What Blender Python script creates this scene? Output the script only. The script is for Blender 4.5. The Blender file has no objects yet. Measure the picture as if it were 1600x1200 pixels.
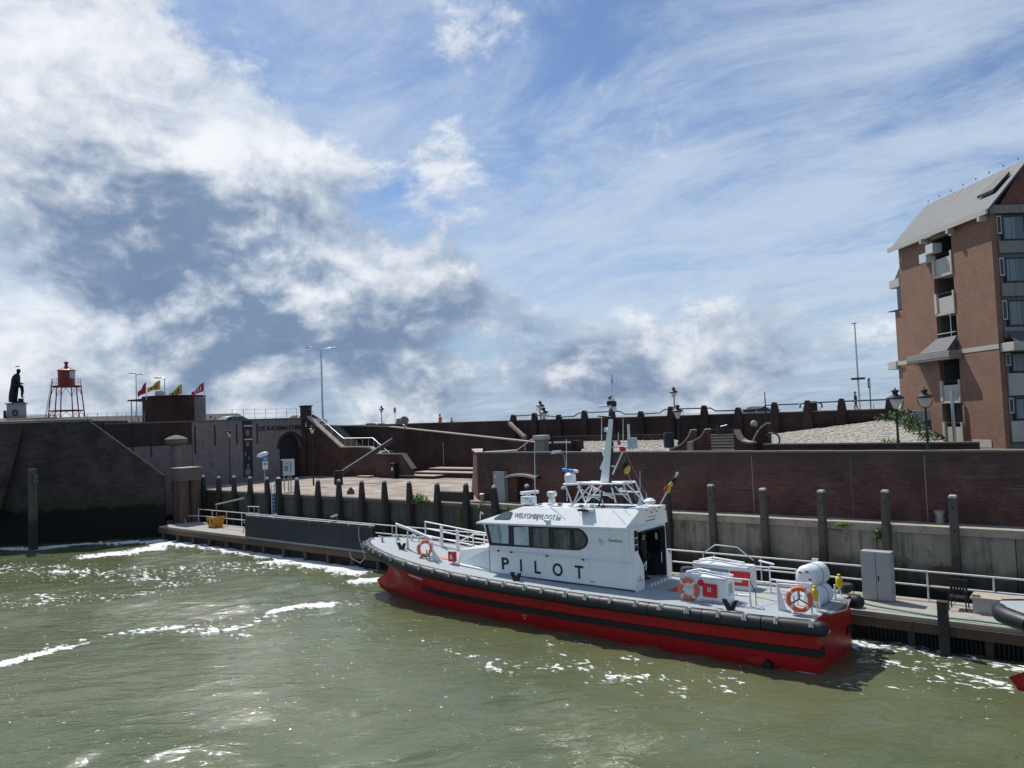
import bpy, bmesh, math, random
from mathutils import Vector, Matrix, noise
random.seed(7)
R = math.radians
scene = bpy.context.scene
COL = scene.collection

# ---------------------------------------------------------------- camera
FPX, CAMH = 1190.0, 8.0
_p, _r, _h = R(2.60), R(-2.278), R(50.9)
_F0 = Vector((-math.cos(_h), math.sin(_h), 0)); _R0 = Vector((math.sin(_h), math.cos(_h), 0)); _U0 = Vector((0, 0, 1))
CF = _F0*math.cos(_p) + _U0*math.sin(_p)
_Ua = -_F0*math.sin(_p) + _U0*math.cos(_p)
CR = _R0*math.cos(_r) + _Ua*math.sin(_r)
CU = -_R0*math.sin(_r) + _Ua*math.cos(_r)
CAM = Vector((0, 0, CAMH))
cam_data = bpy.data.cameras.new('camera')
cam_data.sensor_fit = 'HORIZONTAL'; cam_data.sensor_width = 36; cam_data.lens = 36*FPX/1600
cam_data.clip_start = 0.1; cam_data.clip_end = 9000
cam = bpy.data.objects.new('camera', cam_data); COL.objects.link(cam)
cam.matrix_world = Matrix(((CR.x, CU.x, -CF.x, 0), (CR.y, CU.y, -CF.y, 0), (CR.z, CU.z, -CF.z, CAMH), (0, 0, 0, 1)))
scene.camera = cam
def ray(u, v): return CF + CR*((u-800)/FPX) - CU*((v-600)/FPX)
def zp(u, v, z): d = ray(u, v); return CAM + d*((z-CAMH)/d.z)
def yp(u, v, y): d = ray(u, v); return CAM + d*(y/d.y)
def xp(u, v, x): d = ray(u, v); return CAM + d*(x/d.x)
def dp(u, v, dep): return CAM + ray(u, v)*dep

# ---------------------------------------------------------------- sky and sun
SUN_DIR = Vector((-0.93*math.cos(R(56)), 0.36*math.cos(R(56)), math.sin(R(56)))).normalized()
sun_data = bpy.data.lights.new('sun', 'SUN'); sun_data.energy = 4.2; sun_data.angle = R(0.53); sun_data.color = (1, .965, .9)
sun = bpy.data.objects.new('sun', sun_data); COL.objects.link(sun)
sun.rotation_euler = SUN_DIR.to_track_quat('Z', 'Y').to_euler(); sun.location = (-60, 20, 90)
world = bpy.data.worlds.new('World'); scene.world = world; world.use_nodes = True
SKY_STRENGTH = 0.10
def build_world():
    nt = world.node_tree; N = nt.nodes; L = nt.links; N.clear()
    def nd(t, **k):
        n = N.new(t)
        for a, b in k.items(): setattr(n, a, b)
        return n
    def put(s, x):
        if hasattr(x, 'is_output') or hasattr(x, 'links'): L.new(x, s)
        else: s.default_value = x
    def m(op, a, b=0.0, c=0.0, clamp=False):
        n = nd('ShaderNodeMath', operation=op, use_clamp=clamp)
        put(n.inputs[0], a); put(n.inputs[1], b)
        if op in ('MULTIPLY_ADD', 'SMOOTH_MIN'): put(n.inputs[2], c)
        return n.outputs[0]
    def vm(op, a, b=(0, 0, 0)):
        n = nd('ShaderNodeVectorMath', operation=op); put(n.inputs[0], a); put(n.inputs[1], b)
        return n.outputs['Value'] if op == 'DOT_PRODUCT' else n.outputs[0]
    def sstep(x, a, b):
        n = nd('ShaderNodeMapRange', interpolation_type='SMOOTHSTEP'); put(n.inputs[0], x)
        n.inputs[1].default_value = a; n.inputs[2].default_value = b; return n.outputs[0]
    def nz(vec, scale, detail=6, rough=.55, dist=0.0):
        n = nd('ShaderNodeTexNoise'); put(n.inputs['Vector'], vec); n.inputs['Scale'].default_value = scale
        n.inputs['Detail'].default_value = detail; n.inputs['Roughness'].default_value = rough; n.inputs['Distortion'].default_value = dist
        return n.outputs[0]
    def mix(f, a, b):
        n = nd('ShaderNodeMix', data_type='RGBA'); put(n.inputs[0], f); put(n.inputs[6], a); put(n.inputs[7], b); return n.outputs[2]
    g = nd('ShaderNodeTexCoord').outputs['Generated']
    d = nd('ShaderNodeVectorMath', operation='NORMALIZE'); L.new(g, d.inputs[0]); d = d.outputs[0]
    sp = nd('ShaderNodeSeparateXYZ'); L.new(d, sp.inputs[0])
    zc = m('MAXIMUM', sp.outputs[2], 0.0)
    den = m('ADD', zc, 0.16)
    cb = nd('ShaderNodeCombineXYZ'); L.new(m('DIVIDE', sp.outputs[0], den), cb.inputs[0]); L.new(m('DIVIDE', sp.outputs[1], den), cb.inputs[1])
    P = cb.outputs[0]
    def lobes(lst):
        tot = None
        for (u, v, sig, amp) in lst:
            c = ray(u, v).normalized(); k = 1/(R(sig)**2)
            e = m('MULTIPLY', m('EXPONENT', m('MULTIPLY_ADD', vm('DOT_PRODUCT', d, tuple(c)), k, -k)), amp)
            tot = e if tot is None else m('ADD', tot, e)
        return tot
    # warp the directions a little so that no cloud keeps a round outline
    wn = nd('ShaderNodeTexNoise'); L.new(d, wn.inputs['Vector']); wn.inputs['Scale'].default_value = 5.0; wn.inputs['Detail'].default_value = 3
    wv = nd('ShaderNodeVectorMath', operation='MULTIPLY_ADD'); L.new(wn.outputs['Color'], wv.inputs[0]); wv.inputs[1].default_value = (.16, .16, .16)
    off = nd('ShaderNodeVectorMath', operation='SUBTRACT'); L.new(d, off.inputs[0]); off.inputs[1].default_value = (.08, .08, .08); L.new(off.outputs[0], wv.inputs[2])
    wnm = nd('ShaderNodeVectorMath', operation='NORMALIZE'); L.new(wv.outputs[0], wnm.inputs[0])
    d0 = d; d = wnm.outputs[0]
    n4 = nz(d0, 20.0, 5, .6)
    n2 = nz(d0, 5.0, 7, .60)
    fv = vm('MULTIPLY', d0, (1.0, 1.0, 1.55))
    wv2 = nd('ShaderNodeVectorMath', operation='MULTIPLY_ADD'); L.new(wn.outputs['Color'], wv2.inputs[0]); wv2.inputs[1].default_value = (.10, .10, .10); L.new(fv, wv2.inputs[2]); fv = wv2.outputs[0]
    nA = nz(fv, 4.2, 9, .64)
    nB = nz(vm('ADD', fv, tuple(SUN_DIR*.045)), 4.2, 4, .62)
    # banks of cumulus where the weather has put them
    big = lobes([(40, 110, 9, .42), (330, 200, 5, .18), (250, 410, 9, .62), (0, 420, 7, .40), (480, 310, 4, .22), (570, 470, 6, .56), (720, 60, 3.2, .40), (690, 228, 2.2, .30), (600, 60, 3, -.12), (560, 130, 3, -.10), (630, 565, 4.5, .22), (830, 540, 5, .40), (960, 555, 3.6, .44), (1190, 525, 3.4, .80), (1080, 565, 3, .30), (1300, 565, 4, .22), (90, 630, 9, .22), (470, 640, 4, .15), (1050, 130, 3, .22), (940, 90, 3, .16), (980, 200, 3, .14), (820, 620, 5, -.15), (880, 20, 4, -.15), (470, 80, 5, -.24), (300, 40, 3, -.12)])
    cov = m('ADD', m('MULTIPLY_ADD', nA, 2.1, -1.05-.26), big)
    dens = sstep(cov, -.02, .30)
    # veil of high thin cloud, drawn out by the wind
    mp = nd('ShaderNodeMapping'); L.new(P, mp.inputs[0]); mp.inputs['Rotation'].default_value = (0, 0, R(-62)); mp.inputs['Scale'].default_value = (.8, 1.5, 1)
    v1 = nz(mp.outputs[0], 1.7, 8, .70, .5)
    veil = m('MULTIPLY', sstep(m('ADD', m('ADD', m('MULTIPLY', v1, .7), m('MULTIPLY', nA, .3)), lobes([(1150, 400, 9, .10), (1480, 450, 9, .09), (860, 390, 6, .13), (1450, 200, 8, .03), (600, 320, 6, .04), (1000, 30, 8, -.06)])), .38, .70), .84)
    # grey undersides
    darkl = lobes([(280, 400, 5.8, .66), (130, 310, 3.5, .20), (400, 490, 4.5, .46), (610, 570, 5.5, .46), (800, 580, 5.0, .52), (960, 595, 4.5, .42), (1200, 590, 3.0, .40), (180, 520, 4, .16)])
    light = m('MULTIPLY_ADD', m('SUBTRACT', nA, nB), 4.2, .60)                       # sunward sides of the billows
    shade = m('ADD', m('MULTIPLY', darkl, .72), m('MULTIPLY', m('SUBTRACT', 1.0, light), m('MULTIPLY_ADD', darkl, .9, .45)))
    shade = m('ADD', shade, m('MULTIPLY', m('SUBTRACT', n2, .56), m('MULTIPLY_ADD', darkl, 2.2, .6)))
    shade = m('MULTIPLY', sstep(shade, -.1, 1.1), .97)
    sk = nd('ShaderNodeTexSky', sky_type='NISHITA'); sk.sun_disc = False
    sk.sun_elevation = R(56); sk.sun_rotation = math.atan2(SUN_DIR.x, SUN_DIR.y)
    sk.air_density = 1.0; sk.dust_density = .6; sk.ozone_density = 2.2
    tint = nd('ShaderNodeMix', data_type='RGBA', blend_type='MULTIPLY'); tint.inputs[0].default_value = 1
    L.new(sk.outputs[0], tint.inputs[6]); tint.inputs[7].default_value = (.74, .86, 1.0, 1)
    # distant rain-blue band low over the sea
    low = m('MULTIPLY', m('SUBTRACT', 1.0, sstep(zc, .02, .20)), .72)
    base = mix(low, tint.outputs[2], mix(n2, (1.5, 2.6, 4.4, 1), (3.2, 4.5, 6.2, 1)))
    lit = mix(sstep(nA, .35, .65), (5.4, 6.3, 7.6, 1), (9.1, 9.3, 9.6, 1))
    gre = mix(n4, (1.15, 1.85, 3.15, 1), (2.0, 2.9, 4.4, 1))
    cloud = mix(shade, lit, gre)
    c1 = mix(veil, base, (5.4, 6.4, 7.8, 1))
    c2 = mix(m('MULTIPLY', dens, .94), c1, cloud)
    bg = nd('ShaderNodeBackground'); L.new(c2, bg.inputs[0]); bg.inputs[1].default_value = SKY_STRENGTH
    out = nd('ShaderNodeOutputWorld'); L.new(bg.outputs[0], out.inputs[0])
build_world()
world.cycles.sampling_method = 'MANUAL'; world.cycles.sample_map_resolution = 512
vs = scene.view_settings
vs.view_transform = 'Standard'; vs.look = 'None'; vs.exposure = 0.05; vs.gamma = 1.0; vs.use_curve_mapping = False
scene.render.resolution_x = 1024; scene.render.resolution_y = 768
# ---------------------------------------------------------------- helpers
ORG = {}
class MB:
    def __init__(s, xf=None): s.v = []; s.f = []; s.xf = xf
    def add(s, vs_, fs):
        n = len(s.v)
        for p in vs_:
            p = Vector(p); s.v.append(s.xf @ p if s.xf else p)
        s.f += [tuple(i+n for i in q) for q in fs]; return s
    def b(s, x0, x1, y0, y1, z0, z1):
        return s.add([(x0,y0,z0),(x1,y0,z0),(x1,y1,z0),(x0,y1,z0),(x0,y0,z1),(x1,y0,z1),(x1,y1,z1),(x0,y1,z1)],
                     [(0,3,2,1),(4,5,6,7),(0,1,5,4),(1,2,6,5),(2,3,7,6),(3,0,4,7)])
    def prism(s, poly, ax, a0, a1):
        n = len(poly)
        def P(q, a): return {'x': (a, q[0], q[1]), 'y': (q[0], a, q[1]), 'z': (q[0], q[1], a)}[ax]
        return s.add([P(q, a0) for q in poly] + [P(q, a1) for q in poly],
                     [tuple(range(n)), tuple(range(2*n-1, n-1, -1))] + [(i, (i+1) % n, n+(i+1) % n, n+i) for i in range(n)])
    def taper(s, c, z0, z1, w0, w1, d0=None, d1=None):
        d0 = d0 or w0; d1 = d1 or w1; x, y = c[0], c[1]
        return s.add([(x+a*w0/2, y+b_*d0/2, z0) for a, b_ in ((-1,-1),(1,-1),(1,1),(-1,1))] + [(x+a*w1/2, y+b_*d1/2, z1) for a, b_ in ((-1,-1),(1,-1),(1,1),(-1,1))],
                     [(0,3,2,1),(4,5,6,7),(0,1,5,4),(1,2,6,5),(2,3,7,6),(3,0,4,7)])
    def tube(s, pts, r, n=8, closed=False, squash=None):
        pts = [Vector(p) for p in pts]; m = len(pts); rr = r if isinstance(r, (list, tuple)) else [r]*m
        vs_, fs = [], []; prev = None
        for i, p in enumerate(pts):
            if closed: t = pts[(i+1) % m] - pts[i-1]
            else: t = pts[min(i+1, m-1)] - pts[max(i-1, 0)]
            t.normalize()
            ref = prev if prev is not None else (Vector((0,0,1)) if abs(t.z) < .9 else Vector((1,0,0)))
            a = ref - t*ref.dot(t)
            if a.length < 1e-5: a = t.orthogonal()
            a.normalize(); b_ = t.cross(a); prev = a
            for k in range(n):
                th = 2*math.pi*k/n
                vs_.append(p + (a*math.cos(th) + b_*math.sin(th))*rr[i])
        for i in range(m if closed else m-1):
            j = (i+1) % m
            for k in range(n): fs.append((i*n+k, i*n+(k+1) % n, j*n+(k+1) % n, j*n+k))
        if not closed: fs += [tuple(range(n-1, -1, -1)), tuple((m-1)*n+k for k in range(n))]
        return s.add(vs_, fs)
    def lathe(s, prof, c=(0,0,0), n=16, axis='z'):
        vs_, fs = [], []; m = len(prof)
        for r, z in prof:
            for k in range(n):
                th = 2*math.pi*k/n; q = (r*math.cos(th), r*math.sin(th), z)
                if axis == 'x': q = (z, q[0], q[1])
                if axis == 'y': q = (q[0], z, q[1])
                vs_.append((c[0]+q[0], c[1]+q[1], c[2]+q[2]))
        for i in range(m-1):
            for k in range(n): fs.append((i*n+k, i*n+(k+1) % n, (i+1)*n+(k+1) % n, (i+1)*n+k))
        fs += [tuple(range(n-1, -1, -1)), tuple((m-1)*n+k for k in range(n))]
        return s.add(vs_, fs)
    def grid(s, rows):
        n = len(rows[0]); base = [p for r_ in rows for p in r_]
        return s.add(base, [(i*n+k, i*n+k+1, (i+1)*n+k+1, (i+1)*n+k) for i in range(len(rows)-1) for k in range(n-1)])
    def build(s, name, mat, parent=None, smooth=False, bevel=0.0, loc=None, flip=True, auto=None, subd=0):
        if parent is not None: o_ = ORG[parent]
        elif loc is not None: o_ = Vector(loc)
        else: o_ = Vector((0,0,0))
        me = bpy.data.meshes.new(name); bm = bmesh.new()
        bv = [bm.verts.new(p - o_) for p in s.v]
        for f in s.f:
            try: bm.faces.new([bv[i] for i in f])
            except ValueError: pass
        if flip: bmesh.ops.recalc_face_normals(bm, faces=bm.faces)
        if bevel: bmesh.ops.bevel(bm, geom=[e for e in bm.edges if len(e.link_faces) == 2 and e.calc_face_angle(0) > .5], offset=bevel, segments=2, profile=.6, affect='EDGES')
        uv = bm.loops.layers.uv.new('UVMap')
        for f in bm.faces:
            f.smooth = smooth; n_ = f.normal
            if abs(n_.z) < .75:
                t = Vector((0,0,1)).cross(n_); t.normalize()
                for l in f.loops: p = l.vert.co + o_; l[uv].uv = (p.dot(t), p.z)
            else:
                for l in f.loops: p = l.vert.co + o_; l[uv].uv = (p.x, p.y)
        if smooth:
            for e in bm.edges:
                if len(e.link_faces) == 2 and e.calc_face_angle(0) > (auto or .7): e.smooth = False
        bm.to_mesh(me); bm.free()
        ob = bpy.data.objects.new(name, me); COL.objects.link(ob)
        if mat is not None: me.materials.append(MT[mat] if isinstance(mat, str) else mat)
        if parent is not None: ob.parent = parent
        else: ob.location = o_
        ORG[ob] = o_
        return ob
def thing(name, label, cat, loc, group=None):
    o = bpy.data.objects.new(name, None); COL.objects.link(o); o.location = loc; o.empty_display_size = .2
    ORG[o] = Vector(loc); tag(o, label, cat, group); return o
def tag(o, label=None, cat=None, group=None, kind=None):
    if label: o['label'] = label
    if cat: o['category'] = cat
    if group: o['group'] = group
    if kind: o['kind'] = kind
    return o
def dup(root, loc, label=None, parent=None):
    c = root.copy(); COL.objects.link(c)
    if parent is not None: c.parent = parent
    else: c.location = loc
    if label: c['label'] = label
    for ch in list(root.children): dup(ch, None, parent=c)
    ORG[c] = Vector(loc) if loc is not None else ORG.get(parent)
    return c
def one(name, mb, mat, label, cat, loc, group=None, kind=None, **k):
    return tag(mb.build(name, mat, loc=loc, **k), label, cat, group, kind)
def text(name, body, size, origin, xdir, ydir, mat, parent, offset=0.0, depth=.006, spacing=1.0, align='LEFT', width=None):
    cu = bpy.data.curves.new('txt', 'FONT'); cu.body = body; cu.size = size; cu.offset = offset; cu.extrude = depth
    cu.space_character = spacing; cu.align_x = align; cu.resolution_u = 3
    t = bpy.data.objects.new('txt', cu); COL.objects.link(t)
    dg = bpy.context.evaluated_depsgraph_get(); dg.update()
    me = bpy.data.meshes.new_from_object(t.evaluated_get(dg)); bpy.data.objects.remove(t)
    x = Vector(xdir).normalized(); y = Vector(ydir).normalized(); z = x.cross(y)
    sx = 1.0
    if width:
        w = max(v.co.x for v in me.vertices) - min(v.co.x for v in me.vertices); sx = width/w
    o_ = ORG[parent] if parent is not None else Vector(origin)
    for v in me.vertices: v.co = Vector(origin) + x*v.co.x*sx + y*v.co.y + z*v.co.z - o_
    ob = bpy.data.objects.new(name, me); COL.objects.link(ob); me.materials.clear(); me.materials.append(MT[mat])
    if parent is not None: ob.parent = parent
    ORG[ob] = o_; return ob
def arc(c, r, a0, a1, n, ax='z'):
    out = []
    for i in range(n+1):
        t = a0 + (a1-a0)*i/n; q = (r*math.cos(t), r*math.sin(t))
        out.append({'z': (c[0]+q[0], c[1]+q[1], c[2]), 'y': (c[0]+q[0], c[1], c[2]+q[1]), 'x': (c[0], c[1]+q[0], c[2]+q[1])}[ax])
    return out
def xform(loc, rz=0, s=1): return Matrix.Translation(Vector(loc)) @ Matrix.Rotation(rz, 4, 'Z') @ Matrix.Scale(s, 4)

# ---------------------------------------------------------------- materials
MT = {}
def _new(name):
    mt = bpy.data.materials.new(name); mt.use_nodes = True; nt = mt.node_tree; MT[name] = mt
    return mt, nt, nt.nodes['Principled BSDF']
def _n(nt, t, **k):
    n = nt.nodes.new(t)
    for a, b in k.items(): setattr(n, a, b)
    return n
def _noise(nt, vec, scale, detail=5, rough=.6, dist=0):
    n = _n(nt, 'ShaderNodeTexNoise'); nt.links.new(vec, n.inputs['Vector']); n.inputs['Scale'].default_value = scale
    n.inputs['Detail'].default_value = detail; n.inputs['Roughness'].default_value = rough; n.inputs['Distortion'].default_value = dist
    return n.outputs[0]
def _ramp(nt, x, a, b):
    n = _n(nt, 'ShaderNodeMapRange', interpolation_type='SMOOTHSTEP'); nt.links.new(x, n.inputs[0])
    n.inputs[1].default_value = a; n.inputs[2].default_value = b; return n.outputs[0]
def _mix(nt, f, a, b, blend='MIX'):
    n = _n(nt, 'ShaderNodeMix', data_type='RGBA', blend_type=blend)
    for s, x in ((n.inputs[0], f), (n.inputs[6], a), (n.inputs[7], b)):
        if hasattr(x, 'links'): nt.links.new(x, s)
        elif isinstance(x, (int, float)): s.default_value = x
        else: s.default_value = (*x[:3], 1)
    return n.outputs[2]
def _math(nt, op, a, b=0.0):
    n = _n(nt, 'ShaderNodeMath', operation=op)
    for s, x in ((n.inputs[0], a), (n.inputs[1], b)):
        if hasattr(x, 'links'): nt.links.new(x, s)
        else: s.default_value = x
    return n.outputs[0]
def _bump(nt, bs, h, strength, dist=.02):
    n = _n(nt, 'ShaderNodeBump'); nt.links.new(h, n.inputs['Height']); n.inputs['Strength'].default_value = strength; n.inputs['Distance'].default_value = dist
    nt.links.new(n.outputs[0], bs.inputs['Normal'])
def _zone(nt, col, pos, zones):
    # weathering zones: (z at the middle, softness, colour, amount) below which growth and wet darken the surface
    sx = _n(nt, 'ShaderNodeSeparateXYZ'); nt.links.new(pos, sx.inputs[0])
    wob = _math(nt, 'MULTIPLY', _math(nt, 'SUBTRACT', _noise(nt, pos, 1.3, 4), .5), 1.2)
    zz = _math(nt, 'ADD', sx.outputs[2], wob)
    for z, soft, c, amt in zones:
        f = _math(nt, 'MULTIPLY', _math(nt, 'SUBTRACT', 1.0, _ramp(nt, zz, z-soft, z+soft)), amt)
        col = _mix(nt, f, col, c)
    return col
def pm(name, col, rough=.6, metal=0.0, var=.25, scale=2.0, bump=0.0, bscale=30, spec=.5, zones=None, streak=0.0, dirt=None, coat=0.0, alpha=None, trans=0.0):
    mt, nt, bs = _new(name)
    pos = _n(nt, 'ShaderNodeNewGeometry').outputs['Position']
    n = _noise(nt, pos, scale, 6, .62)
    c = _mix(nt, n, tuple(x*(1-var) for x in col), tuple(min(1, x*(1+var)) for x in col))
    if streak:
        mp = _n(nt, 'ShaderNodeMapping'); nt.links.new(pos, mp.inputs[0]); mp.inputs['Scale'].default_value = (2.4, 2.4, .16)
        s = _ramp(nt, _noise(nt, mp.outputs[0], 1.6, 5, .65), .45, .75)
        c = _mix(nt, _math(nt, 'MULTIPLY', s, streak), c, tuple(x*.25 for x in col))
    if dirt:
        s = _ramp(nt, _noise(nt, pos, dirt[1], 7, .7), .5, .72)
        c = _mix(nt, _math(nt, 'MULTIPLY', s, dirt[2]), c, dirt[0])
    if zones: c = _zone(nt, c, pos, zones)
    nt.links.new(c, bs.inputs['Base Color'])
    bs.inputs['Roughness'].default_value = rough; bs.inputs['Metallic'].default_value = metal; bs.inputs['Specular IOR Level'].default_value = spec
    if rough > .25 and metal == 0: nt.links.new(_math(nt, 'ADD', _math(nt, 'MULTIPLY', n, .24), rough-.12), bs.inputs['Roughness'])
    if coat: bs.inputs['Coat Weight'].default_value = coat; bs.inputs['Coat Roughness'].default_value = .12
    if trans: bs.inputs['Transmission Weight'].default_value = trans
    if bump: _bump(nt, bs, _noise(nt, pos, bscale, 4, .6), bump)
    return mt
def brick(name, c1, c2, mortar, zones=None, top=None, w=.215, h=.068, mort=.012, eff=.0, rough=.88, blot=1.0):
    mt, nt, bs = _new(name)
    pos = _n(nt, 'ShaderNodeNewGeometry').outputs['Position']
    uv = _n(nt, 'ShaderNodeUVMap'); uv.uv_map = 'UVMap'
    br = _n(nt, 'ShaderNodeTexBrick'); nt.links.new(uv.outputs[0], br.inputs['Vector'])
    br.inputs['Color1'].default_value = (*c1, 1); br.inputs['Color2'].default_value = (*c2, 1); br.inputs['Mortar'].default_value = (*mortar, 1)
    br.inputs['Scale'].default_value = 1; br.inputs['Brick Width'].default_value = w; br.inputs['Row Height'].default_value = h
    br.inputs['Mortar Size'].default_value = mort*.5; br.inputs['Mortar Smooth'].default_value = .2; br.inputs['Bias'].default_value = 0
    n = _noise(nt, pos, .55, 7, .68)
    c = _mix(nt, _ramp(nt, n, .34, .68), _mix(nt, 1.0, br.outputs[0], tuple(1-blot*(1-x_) for x_ in (.50, .48, .48)), 'MULTIPLY'), br.outputs[0])
    n2 = _noise(nt, pos, 3.5, 6, .7)
    c = _mix(nt, _math(nt, 'MULTIPLY', _ramp(nt, n2, .5, .8), .45*blot), c, tuple(x*.6 for x in c1))
    if eff:   # pale lime bloom
        mp = _n(nt, 'ShaderNodeMapping'); nt.links.new(pos, mp.inputs[0]); mp.inputs['Scale'].default_value = (.55, .55, 6.5)
        e_ = _ramp(nt, _noise(nt, mp.outputs[0], 1.6, 8, .78), .50, .74); e2_ = _ramp(nt, _noise(nt, pos, .38, 4, .6), .40, .62)
        c = _mix(nt, _math(nt, 'MULTIPLY', _math(nt, 'MULTIPLY', e_, e2_), eff), c, (.24, .195, .19))
    if top:   # soot and algae that grow on the upper courses: (z, softness, colour, amount)
        sx = _n(nt, 'ShaderNodeSeparateXYZ'); nt.links.new(pos, sx.inputs[0])
        zz = _math(nt, 'ADD', sx.outputs[2], _math(nt, 'MULTIPLY', _math(nt, 'SUBTRACT', _noise(nt, pos, .9, 6, .7), .5), 2.0))
        c = _mix(nt, _math(nt, 'MULTIPLY', _ramp(nt, zz, top[0]-top[1], top[0]+top[1]), top[3]), c, top[2])
    if zones: c = _zone(nt, c, pos, zones)
    nt.links.new(c, bs.inputs['Base Color']); bs.inputs['Roughness'].default_value = rough; bs.inputs['Specular IOR Level'].default_value = .3
    _bump(nt, bs, _math(nt, 'ADD', _math(nt, 'MULTIPLY', br.outputs[1], -1.0), _math(nt, 'MULTIPLY', n2, .5)), .5, .012)
    return mt
def glass(name, col=(.02, .025, .03), rough=.04, clear=0.0):
    mt, nt, bs = _new(name)
    bs.inputs['Base Color'].default_value = (*col, 1); bs.inputs['Roughness'].default_value = rough; bs.inputs['Specular IOR Level'].default_value = .6
    bs.inputs['Transmission Weight'].default_value = clear; bs.inputs['IOR'].default_value = 1.45
    if clear:   # thin pane: see-through film with a mirror coat
        nt.nodes.remove(bs); o = nt.nodes['Material Output']
        tr = _n(nt, 'ShaderNodeBsdfTransparent'); tr.inputs[0].default_value = (*col, 1)
        gl = _n(nt, 'ShaderNodeBsdfGlossy'); gl.inputs['Roughness'].default_value = rough
        fr = _n(nt, 'ShaderNodeFresnel'); fr.inputs[0].default_value = 1.6
        mx = _n(nt, 'ShaderNodeMixShader'); nt.links.new(fr.outputs[0], mx.inputs[0]); nt.links.new(tr.outputs[0], mx.inputs[1]); nt.links.new(gl.outputs[0], mx.inputs[2])
        nt.links.new(mx.outputs[0], o.inputs[0])
    return mt
WET = [(1.75, .35, (.026, .026, .018), .8), (1.1, .5, (.010, .010, .009), .9)]
brick('brick_quay', (.215, .074, .054), (.115, .046, .038), (.165, .135, .120), top=(5.4, 1.0, (.066, .054, .046), .78), eff=.85, mort=.020)
brick('brick_dark', (.092, .050, .042), (.064, .037, .033), (.072, .058, .053), top=(8.0, 2.2, (.050, .042, .038), .55), eff=.12)
brick('brick_stair', (.17, .075, .055), (.125, .058, .045), (.13, .10, .09), top=(6.5, 1.6, (.060, .048, .042), .6), eff=.25)
brick('brick_bastion', (.098, .072, .062), (.058, .046, .042), (.080, .068, .062), w=.52, h=.19, mort=.03, eff=.5, zones=[(2.95, .25, (.040, .048, .012), .8), (2.5, .22, (.009, .009, .008), .95)])
brick('brick_building', (.325, .188, .130), (.25, .140, .098), (.25, .178, .135), w=.215, h=.075, blot=.28)
brick('brick_gable', (.30, .13, .09), (.25, .11, .075), (.22, .16, .13))
brick('brick_turret', (.105, .045, .035), (.085, .038, .03), (.08, .06, .05))
brick('paving', (.50, .42, .345), (.43, .365, .30), (.33, .28, .235), w=.62, h=.3, mort=.02)
pm('plaster', (.225, .188, .182), .9, var=.5, scale=1.6, bump=.3, bscale=7, streak=.22, dirt=((.10, .085, .088), .8, .75))
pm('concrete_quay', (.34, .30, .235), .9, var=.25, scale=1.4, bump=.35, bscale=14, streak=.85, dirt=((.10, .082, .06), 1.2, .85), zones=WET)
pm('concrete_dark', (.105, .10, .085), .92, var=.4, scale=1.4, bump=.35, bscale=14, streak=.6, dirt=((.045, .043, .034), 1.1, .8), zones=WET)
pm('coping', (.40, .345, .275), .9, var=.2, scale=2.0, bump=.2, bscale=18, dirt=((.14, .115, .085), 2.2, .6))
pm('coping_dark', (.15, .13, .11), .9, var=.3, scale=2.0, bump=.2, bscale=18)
pm('coping_pale', (.42, .34, .27), .85, var=.2, scale=2.5, bump=.15, bscale=18)
pm('stone_pale', (.56, .52, .45), .85, var=.15, scale=2, bump=.1, dirt=((.25, .23, .2), 2, .4))
pm('cobble', (.44, .405, .335), .85, var=.35, scale=4.5, bump=.2, bscale=25, dirt=((.22, .20, .15), 1.5, .5))
pm('cobble_bed', (.24, .215, .175), .95, var=.3)
pm('earth', (.12, .10, .07), .95, var=.3)
pm('asphalt', (.055, .055, .055), .9, var=.2)
pm('timber', (.110, .098, .084), .88, var=.4, scale=5, bump=.5, bscale=22, streak=.55, zones=[(2.1, .5, (.028, .026, .018), .85)])
pm('timber_black', (.046, .042, .037), .85, var=.4, scale=5, bump=.5, bscale=22, streak=.4)
pm('timber_cap', (.52, .49, .45), .8, var=.2, scale=6)
pm('timber_brown', (.115, .075, .05), .88, var=.4, scale=4, bump=.4, bscale=20, streak=.5)
pm('deck_grey', (.36, .33, .285), .88, var=.22, scale=3, bump=.2, bscale=18, dirt=((.17, .15, .12), 1.4, .6))
pm('navy_panel', (.010, .0155, .022), .5, var=.25, scale=1.6)
pm('under_dark', (.012, .012, .012), .8, var=.3)
pm('white_rail', (.72, .72, .70), .45, var=.08, scale=6, dirt=((.4, .33, .24), 5, .3))
pm('steel_dark', (.035, .038, .042), .5, var=.2)
pm('steel_grey', (.30, .31, .32), .45, metal=.6, var=.15)
pm('galv', (.52, .54, .56), .4, metal=.7, var=.12)
pm('cabinet_grey', (.36, .365, .36), .5, var=.08, scale=2, dirt=((.3, .29, .27), 2.5, .3))
pm('black_metal', (.012, .013, .016), .45, var=.2)
pm('green_rail', (.030, .060, .055), .5, var=.2)
pm('orange_plastic', (.62, .27, .03), .5, var=.12)
pm('hull_red', (.47, .014, .016), .42, var=.12, scale=.9, spec=.28, streak=.30, bump=.12, bscale=1.6, dirt=((.22, .012, .012), 1.6, .55), zones=[(-.18, .30, (.035, .022, .018), .8)])
pm('hull_white', (.91, .91, .89), .33, var=.03, scale=1.3, coat=.3, streak=.10, dirt=((.70, .69, .66), 1.6, .35))
pm('deck_paint', (.35, .385, .40), .7, var=.08, scale=2.0, bump=.15, bscale=60, dirt=((.28, .31, .32), 1.4, .5))
pm('rubber', (.014, .016, .021), .5, var=.35, scale=3.5, bump=.08, bscale=16, dirt=((.048, .048, .053), 2.2, .5))
pm('strake_black', (.012, .012, .014), .55, var=.2)
pm('rope', (.52, .49, .44), .9, var=.25, scale=14, bump=.3, bscale=60)
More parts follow.
